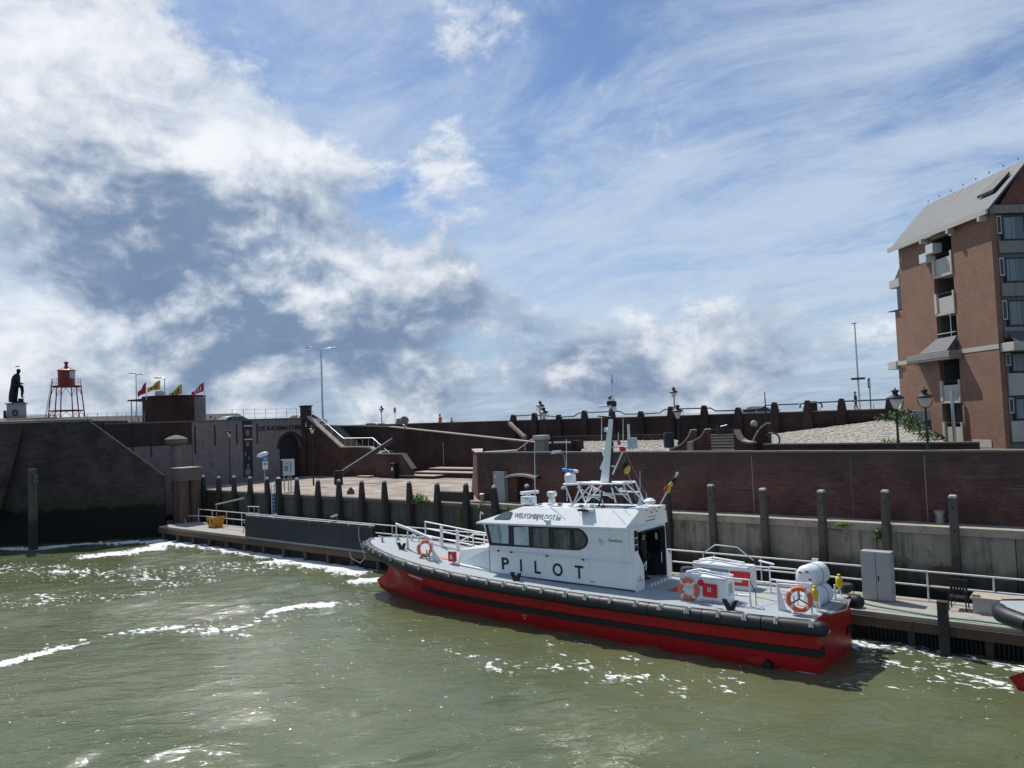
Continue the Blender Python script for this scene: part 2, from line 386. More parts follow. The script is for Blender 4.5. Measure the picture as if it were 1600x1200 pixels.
pm('rope_green', (.03, .30, .20), .8, var=.2, scale=12)
pm('gear_white', (.78, .80, .81), .35, var=.03, scale=3)
pm('ring_orange', (.80, .155, .06), .55, var=.10, scale=6)
pm('ring_tape', (.72, .70, .68), .5, var=.08)
pm('sign_red', (.62, .018, .025), .4, var=.08)
pm('signal_yellow', (.72, .48, .015), .45, var=.1)
pm('blue_paint', (.05, .24, .62), .4, var=.08)
pm('black_ink', (.008, .009, .012), .5, var=.05)
pm('grey_ink', (.22, .25, .28), .5, var=.05)
pm('white_ink', (.75, .75, .73), .5, var=.05)
pm('grille', (.22, .25, .26), .5, var=.1)
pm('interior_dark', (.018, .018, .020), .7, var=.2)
pm('recess_shade', (.10, .105, .11), .7, var=.2)
pm('curtain', (.26, .29, .30), .9, var=.12, scale=8)
pm('blind_pale', (.50, .58, .60), .8, var=.15, scale=3)
pm('bronze', (.014, .017, .018), .5, metal=.5, var=.3)
pm('pedestal', (.40, .395, .40), .8, var=.12, scale=2.5)
pm('tower_red', (.27, .022, .022), .5, var=.2, scale=3)
pm('rust_red', (.21, .035, .022), .7, var=.35, scale=4)
pm('roof_metal', (.085, .091, .102), .6, metal=.0, var=.12, scale=1.5)
pm('concrete_pale', (.50, .48, .42), .85, var=.15, scale=2, dirt=((.3, .28, .24), 1.5, .4))
pm('concrete_grey', (.27, .26, .24), .85, var=.2, scale=2, streak=.4)
pm('frame_dark', (.018, .02, .022), .5, var=.1)
pm('frame_white', (.6, .62, .62), .5, var=.1)
pm('car_silver', (.55, .57, .60), .3, metal=.5, var=.03)
pm('car_dark', (.022, .026, .032), .25, var=.1, coat=.5)
pm('car_white', (.72, .73, .73), .3, var=.04, coat=.4)
pm('tyre', (.015, .015, .015), .85, var=.2)
pm('flag_red', (.60, .03, .05), .8, var=.1)
pm('flag_yellow', (.66, .52, .06), .8, var=.1)
pm('flag_black', (.012, .012, .012), .8, var=.1)
pm('banner_dark', (.018, .019, .026), .6, var=.3)
pm('skin_print', (.30, .16, .115), .7, var=.25, scale=9)
pm('print_grey', (.22, .21, .22), .7, var=.5, scale=9)
pm('gull_white', (.65, .65, .64), .8, var=.1)
pm('gull_grey', (.20, .21, .23), .8, var=.1)
pm('plastic_black', (.014, .014, .015), .5, var=.2)
pm('weed_leaf', (.13, .23, .025), .7, var=.45, scale=9)
pm('bush_leaf', (.050, .085, .022), .7, var=.5, scale=6)
pm('lamp_glass', (.60, .62, .62), .25, var=.06)
pm('glow_head', (.62, .64, .64), .35, var=.05)
glass('window_dark', (.015, .018, .022), .05)
glass('window_green', (.10, .14, .15), .05)
def pane(name, a, b, sc):
    # tinted pane: blind tone and reflection streaks painted into the colour
    mt, nt, bs = _new(name); pos = _n(nt, 'ShaderNodeNewGeometry').outputs['Position']
    mp = _n(nt, 'ShaderNodeMapping'); nt.links.new(pos, mp.inputs[0]); mp.inputs['Scale'].default_value = (2.2, 1, .9)
    nt.links.new(_mix(nt, _ramp(nt, _noise(nt, mp.outputs[0], sc, 6, .6, .6), .38, .62), a, b), bs.inputs['Base Color'])
    bs.inputs['Roughness'].default_value = .06; bs.inputs['Specular IOR Level'].default_value = .6
pane('pane_sky', (.22, .30, .31), (.50, .60, .61), 1.1)
pane('pane_dim', (.055, .055, .05), (.14, .14, .13), 1.2)
glass('pane_clear', (.55, .62, .62), .03, clear=1)
glass('pane_tint', (.34, .40, .41), .03, clear=1)
def banded(name, bands, rough=.8):
    # clothing on one continuous body: colours change at hem, collar and hairline; bands = (z above the feet, colour)
    mt, nt, bs = _new(name); tc = _n(nt, 'ShaderNodeTexCoord'); sx = _n(nt, 'ShaderNodeSeparateXYZ'); nt.links.new(tc.outputs['Object'], sx.inputs[0])
    c = bands[0][1]
    for z, cc in bands[1:]:
        c = _mix(nt, _ramp(nt, sx.outputs[2], z-.008, z+.008), c, cc)
    nt.links.new(c, bs.inputs['Base Color']) ; bs.inputs['Roughness'].default_value = rough
    return mt
# ================================================================ setting: water
FOAM_LINES = []   # (polyline in metres, half width, strength)
def px_line(pts, z=0): return [zp(u, v, z).to_2d() for u, v in pts]
FOAM_LINES += [
 (px_line([(0, 857), (60, 857), (130, 850), (200, 847), (250, 846)]), .85, 1.0),
 (px_line([(150, 868), (215, 862), (262, 849), (330, 851), (400, 862), (470, 872), (520, 880)]), 1.5, 1.0),
 (px_line([(440, 876), (520, 885), (560, 893)]), 1.2, 1.0),
 (px_line([(555, 907), (600, 905)]), .9, .95),
 (px_line([(20, 888), (130, 893), (230, 900), (300, 890), (380, 885), (450, 880)]), 3.0, .56),
 (px_line([(10, 940), (120, 935), (230, 925), (300, 905)]), 2.6, .50),
 (px_line([(-40, 1048), (30, 1030), (75, 1018), (95, 1012)]), .60, 1.0),
 (px_line([(170, 992), (230, 984), (275, 980)]), .55, .74), (px_line([(285, 985), (340, 984), (390, 978)]), .5, .74), (px_line([(60, 1015), (150, 995), (250, 985), (330, 985), (385, 986), (420, 972)]), 1.3, .46),
 (px_line([(430, 956), (465, 947), (510, 945)]), .5, 1.0),
 (px_line([(420, 962), (470, 950), (540, 943), (590, 940)]), 1.2, .5),
 (px_line([(1330, 1006), (1400, 1013), (1500, 1028), (1600, 1048)]), .8, .66),
 (px_line([(1400, 1035), (1500, 1050), (1580, 1075)]), 2.2, .52),
 (px_line([(840, 1035), (900, 1045), (960, 1060), (1030, 1066), (1120, 1068)]), 1.6, .50),
 (px_line([(1280, 1065), (1380, 1080), (1440, 1090)]), 1.2, .40),
 (px_line([(620, 985), (700, 1010), (780, 1050)]), 1.7, .42),
 (px_line([(860, 1000), (930, 1010), (1000, 1035)]), .6, .55)]
def seg_d(p, a, b):
    ab = b-a; t = max(0, min(1, (p-a).dot(ab)/max(ab.length_squared, 1e-9))); return (p-(a+ab*t)).length
def build_water():
    X0, X1, Y0, Y1, st = -84.0, 10.0, -2.0, 32.0, .22
    nx = int((X1-X0)/st); ny = int((Y1-Y0)/st)
    xs = [X0+(X1-X0)*i/nx for i in range(nx+1)]; ys = [Y0+(Y1-Y0)*j/ny for j in range(ny+1)]
    boxes = []
    for pl, w, s_ in FOAM_LINES:
        r = w*2.6; boxes.append((min(p.x for p in pl)-r, max(p.x for p in pl)+r, min(p.y for p in pl)-r, max(p.y for p in pl)+r, pl, w, s_))
    rnd = random.Random(3); wv = []
    for i in range(18):
        a = R(129 + rnd.uniform(-42, 42)); lam = rnd.choice((.9, 1.1, 1.4, 1.8, 2.4, 3.2, 4.6)); k = 2*math.pi/lam
        wv.append((math.cos(a)*k, math.sin(a)*k, rnd.uniform(0, 6.28), 0.0066*lam**.9))
    vs_, foam = [], []
    for y in ys:
        ey = min(1, (y-Y0)/2, (Y1-y)/1.5)
        for x in xs:
            e = max(0, min(ey, (x-X0)/2, (X1-x)/2))
            g = noise.noise(Vector((x*.17, y*.17, 3.1)))
            h = sum(a*math.sin(x*kx+y*ky+ph+2.2*g) for kx, ky, ph, a in wv)*(.75+.9*noise.noise(Vector((x*.11, y*.13, 0))))
            vs_.append((x, y, h*e*.8))
            f = 0.0
            for bx0, bx1, by0, by1, pl, w, s_ in boxes:
                if bx0 < x < bx1 and by0 < y < by1:
                    p = Vector((x, y)); dd = min(seg_d(p, pl[i], pl[i+1]) for i in range(len(pl)-1))
                    f = max(f, s_*math.exp(-(dd/w)**2*.9))
            foam.append(f)
    fs = [(j*(nx+1)+i, j*(nx+1)+i+1, (j+1)*(nx+1)+i+1, (j+1)*(nx+1)+i) for j in range(ny) for i in range(nx)]
    me = bpy.data.meshes.new('water'); n0 = len(vs_)
    B = 4000.0
    ox = [-B, X0, X1, B]; oy = [-B, Y0, Y1, B]
    ring = [(x, y, 0) for y in oy for x in ox]
    rf = [(n0+j*4+i, n0+j*4+i+1, n0+(j+1)*4+i+1, n0+(j+1)*4+i) for j in range(3) for i in range(3) if not (i == 1 and j == 1)]
    me.from_pydata(vs_+ring, [], fs+rf); me.update()
    at = me.attributes.new('foam', 'FLOAT', 'POINT')
    at.data.foreach_set('value', foam+[0.0]*16)
    me.polygons.foreach_set('use_smooth', [True]*len(me.polygons))
    o = bpy.data.objects.new('water', me); COL.objects.link(o); tag(o, 'murky green harbour water with drifting white foam', kind='structure')
    mt, nt, bs = _new('harbour_water'); me.materials.append(mt)
    pos = _n(nt, 'ShaderNodeNewGeometry').outputs['Position']
    c = _mix(nt, _ramp(nt, _noise(nt, pos, .12, 4), .35, .65), (.092, .112, .052), (.130, .145, .074))
    fa = _n(nt, 'ShaderNodeAttribute', attribute_name='foam').outputs['Fac']
    mp = _n(nt, 'ShaderNodeMapping'); nt.links.new(pos, mp.inputs[0]); mp.inputs['Scale'].default_value = (.8, 1.25, 1); mp.inputs['Rotation'].default_value = (0, 0, R(35))
    fn = _noise(nt, mp.outputs[0], 3.2, 8, .70, .3); fn2 = _noise(nt, mp.outputs[0], .8, 3, .5)
    fn = _math(nt, 'ADD', _math(nt, 'MULTIPLY', fn, .80), _math(nt, 'MULTIPLY', fn2, .40))
    thr = _math(nt, 'ADD', _math(nt, 'MULTIPLY', fa, .415), fn)
    sel = _math(nt, 'MULTIPLY', _ramp(nt, thr, .865, .895), _ramp(nt, fa, .03, .12))
    scat = _math(nt, 'MULTIPLY', _math(nt, 'MULTIPLY', _ramp(nt, _noise(nt, pos, 5.6, 2, .5), .705, .735), _ramp(nt, _noise(nt, pos, .22, 3, .6), .42, .60)), .95)   # single flecks far from the bands
    sel = _math(nt, 'MAXIMUM', sel, scat)
    c = _mix(nt, sel, c, (.74, .75, .73))
    nt.links.new(c, bs.inputs['Base Color'])
    nt.links.new(_math(nt, 'ADD', _math(nt, 'MULTIPLY', sel, .8), .04), bs.inputs['Roughness'])
    bs.inputs['IOR'].default_value = 1.45
    dF = _n(nt, 'ShaderNodeVectorMath', operation='DOT_PRODUCT'); nt.links.new(pos, dF.inputs[0]); dF.inputs[1].default_value = (-.70, .71, 0)
    dR = _n(nt, 'ShaderNodeVectorMath', operation='DOT_PRODUCT'); nt.links.new(pos, dR.inputs[0]); dR.inputs[1].default_value = (.71, .70, 0)
    m2 = _n(nt, 'ShaderNodeCombineXYZ'); nt.links.new(dF.outputs['Value'], m2.inputs[0]); nt.links.new(_math(nt, 'MULTIPLY', dR.outputs['Value'], .42), m2.inputs[1])
    h = _math(nt, 'ADD', _noise(nt, m2.outputs[0], 1.5, 5, .55, .5), _math(nt, 'MULTIPLY', _noise(nt, m2.outputs[0], 5.5, 4, .55, .2), .28))
    h = _math(nt, 'ADD', h, _math(nt, 'MULTIPLY', sel, .10))
    calm = _noise(nt, pos, .09, 2)
    bp = _n(nt, 'ShaderNodeBump'); nt.links.new(h, bp.inputs['Height']); bp.inputs['Distance'].default_value = .20
    nt.links.new(_math(nt, 'ADD', _math(nt, 'MULTIPLY', _ramp(nt, calm, .35, .7), .5), .5), bp.inputs['Strength'])
    nt.links.new(bp.outputs[0], bs.inputs['Normal'])
build_water()

# ================================================================ setting: land
QZ = 3.3           # quay level
def ground(name, mb, mat, label): return tag(mb.build(name, mat), label, kind='structure')
ground('plaza_paving', MB().prism([(-66, 33.0), (-30.6, 33.0), (-30.6, 34.3), (-42, 46), (-42, 54), (-66, 54)], 'z', 1.0, 3.16), 'paving', 'sunlit beige paved plaza behind the quay wall')
ground('quay_path', MB().b(-30.6, 9, 32.95, 34.0, 1.0, QZ-.01), 'paving', 'narrow beige path along the foot of the brick wall')
ground('terrace_ground', MB().prism([(-29.5, 34.0), (9, 34.0), (22, 90), (-11.5, 90), (-11.5, 54), (-29.5, 54)], 'z', 1.0, 4.6), 'earth', 'terrace ground behind the brick quay wall')
ground('upper_road', MB().b(-78, -11.6, 57.6, 63, 3, 6.7), 'asphalt', 'road on the dike behind the upper wall')
ground('road_pavement', MB().b(-78, -11.6, 54.3, 57.59, 3, 6.9), 'paving', 'pavement along the dike road behind the upper wall')
ground('boulevard_ground', MB().prism([(-200, 63), (-11.6, 63), (-16.2, 69), (-16.2, 140), (-200, 140)], 'z', 1, 7.4), 'deck_grey', 'raised sea boulevard behind the road')
ground('fort_ground', MB().prism([(-300, 7.9), (-96, 10.1), (-90, 10.1), (-84, 7.85), (-64.0, 7.85), (-64.0, .5), (-300, .5)][::-1], 'y', 30, 54.2), 'asphalt', 'high ground on top of the old fort')
ground('fort_point', MB().prism([(-300, 9.0), (-96, 10.1), (-90, 10.1), (-82, 8.9), (-72.5, 8.9), (-72.5, .5), (-300, .5)][::-1], 'y', 12, 29.9), 'earth', 'ground on the harbour point behind the bastion')

# ================================================================ quay wall with panels, coping stones
quay = thing('quay_wall', 'weathered concrete quay wall with stone coping behind the floating pontoon', 'quay wall', (-28, 32.8, 0))
MB().b(-60, 9, 32.85, 32.94, -2, 3.0).build('wall_core', 'concrete_dark', quay)
x = -59.0; k = 0
while x < 8:
    w = 4.62
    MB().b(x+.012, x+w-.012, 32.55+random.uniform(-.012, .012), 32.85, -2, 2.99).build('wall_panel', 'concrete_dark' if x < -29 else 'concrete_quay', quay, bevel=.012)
    x += w; k += 1
x = -59.0
while x < 8:
    w = random.choice((1.9, 2.31, 2.7)); dz = random.uniform(-.012, .012)
    zt = 3.2 if x < -29.5 else QZ
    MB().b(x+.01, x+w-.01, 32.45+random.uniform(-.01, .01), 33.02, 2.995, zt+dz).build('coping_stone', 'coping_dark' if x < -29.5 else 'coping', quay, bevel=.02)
    x += w
pr = yp(1476, 905, 32.5)
o = MB(); o.add([(pr.x+.75*math.cos(t)*(1 if abs(math.cos(t)) < .8 else .93), 32.535, pr.z+.5*math.sin(t)) for t in [i*2*math.pi/14 for i in range(14)]], [tuple(range(14))]); o.build('drain_stain', 'timber_brown', quay)

# timber fender posts along the quay
POSTX = [-59.04, -56.69, -54.44, -52.13, -49.84, -46.2, -43.98, -41.6, -39.23, -36.93, -34.64, -32.33, -30.01, -27.7, -25.44, -23.13, -21.21, -19.61, -17.22, -14.89, -12.53, -10.2, -7.82, -5.43, -3.1, -.7]
def black_post():
    t = thing('mooring_post', 'first black tapered timber post along the plaza edge, counted from the capped dolphin', 'post', (0, 0, 0), 'black tapered posts along the plaza edge')
    MB().taper((0, 0), -1, 3.2, .36, .35).taper((0, 0), 3.2, 4.25, .35, .23).build('shaft', 'timber_black', t, bevel=.04)
    MB().lathe([(.125, 4.24), (.13, 4.30), (.10, 4.37), (.04, 4.40)], n=10).build('cap', 'timber_cap', t, smooth=True)
    return t
def grey_post():
    t = thing('mooring_post', 'square grey timber post with bolt holes and pale cap before the brick wall', 'post', (0, 0, 0), 'grey timber posts along the quay path')
    MB().taper((0, 0), -1, 4.52, .30, .275).build('shaft', 'timber', t, bevel=.035)
    MB().taper((0, 0), 4.52, 4.62, .28, .23).build('cap', 'timber_cap', t, bevel=.03)
    for z in (4.15, 3.3, 2.3): MB().lathe([(.035, -.165), (.03, -.14)], (0.03, 0, z), 8, 'y').build('bolt_hole', 'black_ink', t)
    return t
ORD = ['first', 'second', 'third', 'fourth', 'fifth', 'sixth', 'seventh', 'eighth', 'ninth', 'tenth', 'eleventh', 'twelfth', 'thirteenth', 'fourteenth', 'fifteenth', 'sixteenth', 'seventeenth', 'eighteenth', 'nineteenth']
pb, pg = black_post(), grey_post(); fb = fg = True; kb_ = kg_ = 0
for i, x in enumerate(POSTX):
    if x < -15.5:
        o = pb if fb else dup(pb, (x, 32.28, 0)); fb = False
        o['label'] = ORD[kb_]+' black tapered timber quay post with pale cap, counted from the capped dolphin'; kb_ += 1
    else:
        o = pg if fg else dup(pg, (x, 32.3, 0)); fg = False
        o['label'] = ORD[kg_]+' square grey timber quay post before the brick wall, counted from the cabin door'; kg_ += 1
    o.location = (x, 32.28 + random.uniform(-.02, .02), random.uniform(-.10, .07)); o.rotation_euler = (R(random.uniform(-1.5, 1.5)), R(random.uniform(-1.6, 1.6)), R(random.uniform(-9, 9)))
lp = thing('ladder_post', 'black quay post carrying a pale blue and white ladder', 'ladder', (-48.46, 32.28, 0))
MB().taper((-48.46, 32.28), -1, 4.3, .40, .34).build('post', 'timber_black', lp, bevel=.03)
MB().lathe([(.17, 4.29), (.16, 4.37), (.05, 4.42)], (-48.46, 32.28, 0), 10).build('cap', 'timber_cap', lp, smooth=True)
for dx in (-.62, -.3): MB().tube([(-48.46+dx, 32.1, .6), (-48.46+dx, 32.1, 3.9), (-48.46+dx, 32.5, 4.1)], .035, 8).build('stile', 'white_rail' if dx < -.4 else 'blue_paint', lp, smooth=True)
for i in range(12): MB().tube([(-49.08, 32.1, .8+i*.27), (-48.76, 32.1, .8+i*.27)], .02, 6).build('rung', 'galv', lp)
for u, v, nm in ((1472, 812, 'bollard'), (744, 783, 'bollard')):
    p = zp(u, v+4, QZ if u > 1000 else 3.2)
    one('bollard', MB().lathe([(.17, 0), (.16, .35), (.20, .42), (.20, .52), (.12, .56)], (p.x, 33.3, p.z-.02), 14), 'steel_grey', 'short grey steel bollard on the quay path by the tall brick wall' if u > 1000 else 'short grey bollard beside the low dark block on the quay', 'bollard', (p.x, 33.3, p.z-.02), smooth=True)
# weeds on the coping
def leaf_clump(name, label, cat, c, rx, rz, n, mat, seed, ry=None, ls=.12, group=None):
    rnd = random.Random(seed); mb = MB(); ry = ry or rx
    for i in range(n):
        th = rnd.uniform(0, 6.283); ph = math.acos(rnd.uniform(-.25, 1)); rr = rnd.random()**.5
        p = Vector((c[0]+rx*rr*math.sin(ph)*math.cos(th), c[1]+ry*rr*math.sin(ph)*math.sin(th), c[2]+rz*rr*math.cos(ph)))
        q = Matrix.Rotation(rnd.uniform(0, 6.28), 3, 'Z') @ Matrix.Rotation(rnd.uniform(-1.2, 1.2), 3, 'X'); s_ = ls*rnd.uniform(.5, 1.3)
        mb.add([p+q@Vector((-s_*.3, 0, 0)), p+q@Vector((0, s_*.5, .2*s_)), p+q@Vector((s_*.3, 0, 0)), p+q@Vector((0, -s_*.6, 0))], [(0, 1, 2, 3)])
    t = thing(name, label, cat, c, group)
    mb.build('foliage', mat, t, flip=False)
    mb = MB()
    for i in range(5):
        a = rnd.uniform(0, 6.28); mb.tube([(c[0], c[1], c[2]-.05), (c[0]+rx*.5*math.cos(a), c[1]+ry*.5*math.sin(a), c[2]+rz*.6)], [.012, .005], 5)
    mb.build('stem', mat, t); return t
p = yp(655, 789, 32.4)
leaf_clump('weed_tuft', 'bright green weed tuft growing from the quay coping between black posts', 'plant', (p.x, 32.42, 3.12), .95, .55, 700, 'weed_leaf', 1, .32, ls=.15)
p = yp(752, 792, 32.4); leaf_clump('weed_tuft', 'small weed on the quay coping below the low dark block', 'plant', (p.x, 32.45, 3.05), .4, .22, 120, 'weed_leaf', 2, .2)
p = yp(795, 795, 32.4); leaf_clump('weed_tuft', 'small weed on the quay coping near the cabin roof', 'plant', (p.x, 32.45, 3.05), .45, .2, 120, 'weed_leaf', 3, .2)
p = yp(721, 808, 32.5); leaf_clump('weed_tuft', 'weed hanging on the quay face behind the bow rail', 'plant', (p.x, 32.48, 2.3), .22, .5, 120, 'weed_leaf', 4, .12)
p = yp(1318, 817, 32.4); leaf_clump('weed_tuft', 'low weed on the coping beside a grey post above the grey cabinet', 'plant', (p.x, 32.42, 3.12), .38, .2, 120, 'weed_leaf', 5, .15)
p = yp(1373, 834, 32.4); leaf_clump('weed_tuft', 'weed growing against a grey post just above the grey cabinet', 'plant', (p.x, 32.42, 2.75), .2, .4, 90, 'weed_leaf', 6, .12)

# ================================================================ brick quay wall (behind the path) and its end
bw = thing('brick_wall', 'long dark red brick wall along the quay path behind the boat', 'wall', (-14, 33.9, QZ))
hx0, hx1 = yp(808, 770, 33.6).x, yp(832, 770, 33.6).x
for bx_ in ((-30.2, hx0, 33.6, 34.1, 2.6, 6.02), (hx1, 9, 33.6, 34.1, 2.6, 6.02), (hx0, hx1, 33.6, 34.1, 4.72, 6.02), (hx0, hx1, 34.0, 34.1, 2.6, 4.72)): MB().b(*bx_).build('wall_face', 'brick_quay', bw)
for i in range(33):
    x0 = -30.2+i*1.19
    MB().b(x0+.006, x0+1.184, 33.57+random.uniform(-.006, .006), 34.13, 6.022, 6.10+random.uniform(-.006, .006)).build('coping_course', 'coping_dark', bw)
for u in (1176, 1446, 935, 1330): 
    xj = yp(u, 750, 33.6).x; MB().b(xj-.011, xj+.011, 33.594, 33.6, 3.3, 5.9).build('lime_streak' if u in (1176, 1446) else 'joint', 'coping' if u in (1176, 1446) else 'coping_dark', bw)
mb = MB()
pl = arc(((hx0+hx1)/2, 0, .35), 4.55, R(75), R(105), 8, 'y')
mb.grid([[(q[0]*1.0, 33.1, q[2]-.12) for q in pl], [(q[0], 33.1, q[2]) for q in pl], [(q[0], 33.6, q[2]+.05) for q in pl], [(q[0], 33.6, q[2]-.12) for q in pl], [(q[0], 33.1, q[2]-.12) for q in pl]]).build('hatch_hood', 'coping', bw)
MB().b(hx0+.05, hx1-.05, 33.86, 33.92, 3.3, 4.7).build('hatch_door', 'brick_turret', bw)
MB().b((hx0+hx1)/2-.03, (hx0+hx1)/2+.03, 33.83, 33.88, 3.3, 4.7).build('hatch_mullion', 'interior_dark', bw)
we = thing('wall_return', 'sunlit end of the brick wall turning inland beside the plaza', 'wall', (-33, 36.4, 3.1))
MB().add([(-30.21, 33.62, 2.5), (-36.3, 39.6, 2.5), (-34.2, 37.6, 4.6), (-34.0, 37.5, 6.02), (-30.21, 33.62, 6.02), (-30.21, 34.1, 2.5), (-35.8, 39.9, 2.5), (-33.7, 37.9, 4.6), (-33.6, 37.9, 6.02), (-30.21, 34.1, 6.02)],
         [(0,1,2,3,4), (9,8,7,6,5), (0,4,9,5), (0,5,6,1), (1,6,7,2), (2,7,8,3), (3,8,9,4)]).build('wall_face', 'brick_stair', we)
MB().add([(-30.2, 33.55, 6.03), (-34.05, 37.4, 6.03), (-33.55, 37.95, 6.03), (-30.2, 34.1, 6.03), (-30.2, 33.55, 6.11), (-34.05, 37.4, 6.11), (-33.55, 37.95, 6.11), (-30.2, 34.1, 6.11)],
         [(0,1,2,3), (4,5,6,7), (0,1,5,4), (1,2,6,5), (2,3,7,6), (3,0,4,7)]).build('coping_course', 'coping_pale', we)
p0, p1 = zp(700, 779, 3.17), zp(740, 783, 3.17)
one('low_block', MB().b(p0.x, p1.x, 33.35, 33.95, 3.1, 3.72), 'timber_black', 'low dark block on the quay beside the brick wall corner', 'block', (-31.5, 33.6, 3.1), bevel=.02)
c0 = yp(772, 765, 33.3); c1 = yp(787, 737, 33.3)
cab = thing('utility_cabinet', 'flat pale grey utility cabinet against the brick wall near the red hatch', 'cabinet', (c0.x+.25, 33.4, 3.3))
MB().b(c0.x, c1.x+.05, 33.25, 33.58, 3.3, c1.z).build('body', 'cabinet_grey', cab, bevel=.01)
MB().b(c0.x+.1, c0.x+.2, 33.243, 33.25, c1.z-.35, c1.z-.2).build('label_plate', 'white_ink', cab)
# cobra-head lamp in front of the brick wall
pb_ = yp(886, 797, 33.3); ph = yp(869, 706, 33.3)
l = thing('street_lamp', 'single white street lamp head on a curved arm before the brick wall', 'lamp', (pb_.x, 33.35, QZ))
MB().tube([(pb_.x, 33.35, QZ), (pb_.x-.02, 33.35, ph.z-.55), (pb_.x-.10, 33.35, ph.z-.18), (ph.x+.18, 33.35, ph.z)], [.05, .04, .03, .025], 8).build('pole', 'steel_grey', l, smooth=True)
MB().add([(ph.x+.28, 33.25, ph.z-.06), (ph.x+.28, 33.45, ph.z-.06), (ph.x+.28, 33.45, ph.z+.08), (ph.x+.28, 33.25, ph.z+.08), (ph.x-.30, 33.2, ph.z-.12), (ph.x-.30, 33.5, ph.z-.12), (ph.x-.22, 33.45, ph.z+.05), (ph.x-.22, 33.25, ph.z+.05)],
         [(0,1,2,3), (4,5,6,7), (0,1,5,4), (1,2,6,5), (2,3,7,6), (3,0,4,7)]).build('lamp_head', 'glow_head', l, bevel=.03)

# ================================================================ bastion on the left
W0, W1 = Vector((-72.2, 14.6, 0)), Vector((-57.75, 28.38, 0))
wd = (W1-W0).normalized(); wn_ = Vector((wd.y, -wd.x, 0))     # faces the camera side
if wn_.dot(Vector((0, 0, 0))-W0) < 0: wn_ = -wn_
def bz(u, v):   # pixel on the bastion's face plane -> (s, z)
    d = ray(u, v); t = (W0-CAM).dot(wn_)/d.dot(wn_); P = CAM+d*t; return ((P-W0).dot(wd), P.z)
prof = [(0, -2), (0, bz(0, 660)[1])] + [bz(u, v) for u, v in ((112, 658.5), (136, 657.5), (190, 696), (254, 743))] + [(bz(256, 744)[0]+.15, -2)]
bas = thing('bastion', 'massive dark stone harbour bastion with sloping end and black tide line', 'bastion', (W0+wd*8)[:])
def bP(s_, z, back=0): return W0 + wd*s_ - wn_*back + Vector((0, 0, z)) - wn_*max(0, z)*.035
def slab(pr, th, nm):
    front = [bP(s_, z) for s_, z in pr]; backp = [bP(s_, z, th) for s_, z in pr]; n = len(front)
    MB().add(front+backp, [tuple(range(n)), tuple(range(2*n-1, n-1, -1))]+[(i, (i+1) % n, n+(i+1) % n, n+i) for i in range(n)]).build(nm, 'brick_bastion', bas)
slab([prof[0], prof[1], prof[2], (prof[3][0], prof[3][1]), (prof[3][0], -2)], 7.0, 'wall_face')
slab([(prof[3][0]+.001, -2), (prof[3][0]+.001, prof[3][1]), prof[4], prof[5], prof[6]], .18, 'sloping_fin')
for i in range(8):
    f0, f1 = i/8+.003, (i+1)/8-.003; q = [(prof[1][0]+(prof[3][0]-prof[1][0])*f, prof[1][1]+(prof[3][1]-prof[1][1])*f) for f in (f0, f1)]
    pts = [bP(*q[0])+wn_*.05, bP(*q[1])+wn_*.05, bP(*q[1], .6), bP(*q[0], .6)]
    MB().add([p+Vector((0, 0, .015)) for p in pts]+[p+Vector((0, 0, .12)) for p in pts], [(0,1,2,3), (4,5,6,7), (0,1,5,4), (1,2,6,5), (2,3,7,6), (3,0,4,7)]).build('coping_stone', 'coping_dark', bas)
MB().add([bP(bz(0, 672)[0]-1, 8.8)+wn_*.02, bP(bz(34, 672)[0], 8.8)+wn_*.02, bP(bz(8, 760)[0], 4.4)+wn_*.9, bP(bz(0, 760)[0]-1, 4.4)+wn_*.9, bP(bz(0, 760)[0]-1, 2.2)+wn_*1.0, bP(bz(8, 760)[0], 2.2)+wn_*1.0],
         [(0,1,2,3), (3,2,5,4), (1,2,5)]).build('buttress', 'brick_bastion', bas)
# railing on the bastion
rp = [bP(bz(u, 657)[0], prof[1][1]+.12, .5) for u in (0, 10, 20, 30, 40, 50, 60, 70, 80)]
t = thing('spiked_fence', 'low dark spiked fence along the bastion top below the statue', 'fence', rp[4][:])
for i in range(64):
    q = rp[0].lerp(rp[-1], i/63); MB().tube([q, q+Vector((0, 0, .42))], [.018, .008], 4).build('spike', 'black_metal', t)
MB().tube([rp[0]+Vector((0, 0, .28)), rp[-1]+Vector((0, 0, .28))], .018, 5).build('rail', 'black_metal', t)
# lone pile and the big capped dolphin
one('mooring_pile', MB().taper((-61.86, 20.83), -2, 5.75, .52, .44).taper((-61.42, 20.9), 4.7, 5.3, .30, .24), 'timber', 'lone tall timber pile standing in the water before the bastion', 'pile', (-61.86, 20.83, 0), bevel=.03)
dl = thing('mooring_dolphin', 'thick timber dolphin with broad grey cap at the end of the pontoon', 'dolphin', (-57.6, 30.1, 0))
for dx, dy in ((-.42, -.42), (.42, -.42), (-.42, .42), (.42, .42)): MB().lathe([(.43, -2), (.40, 4.2)], (-57.6+dx, 30.1+dy, 0), 12).build('pile', 'timber_brown', dl, smooth=True)
MB().b(-58.42, -56.78, 29.28, 30.92, 4.2, 5.16).build('cap', 'coping_dark', dl, bevel=.03)
MB().b(-58.45, -56.75, 29.25, 30.95, 5.162, 5.22).build('cap_lid', 'deck_grey', dl)
pv = dp(276, 735, 62.0); zt = dp(276, 682, 62.0).z
mv = thing('mushroom_vent', 'mushroom-shaped mossy concrete vent column beside the casemate wall', 'vent', (pv.x, pv.y, 3.1))
MB().lathe([(.42, 3.0), (.40, zt-.75)], (pv.x, pv.y, 0), 16).build('stem', 'plaster', mv, smooth=True)
MB().lathe([(.42, zt-.75), (.86, zt-.55), (.88, zt-.2), (.5, zt), (.05, zt+.12)], (pv.x, pv.y, 0), 18).build('cap', 'coping_dark', mv, smooth=True)

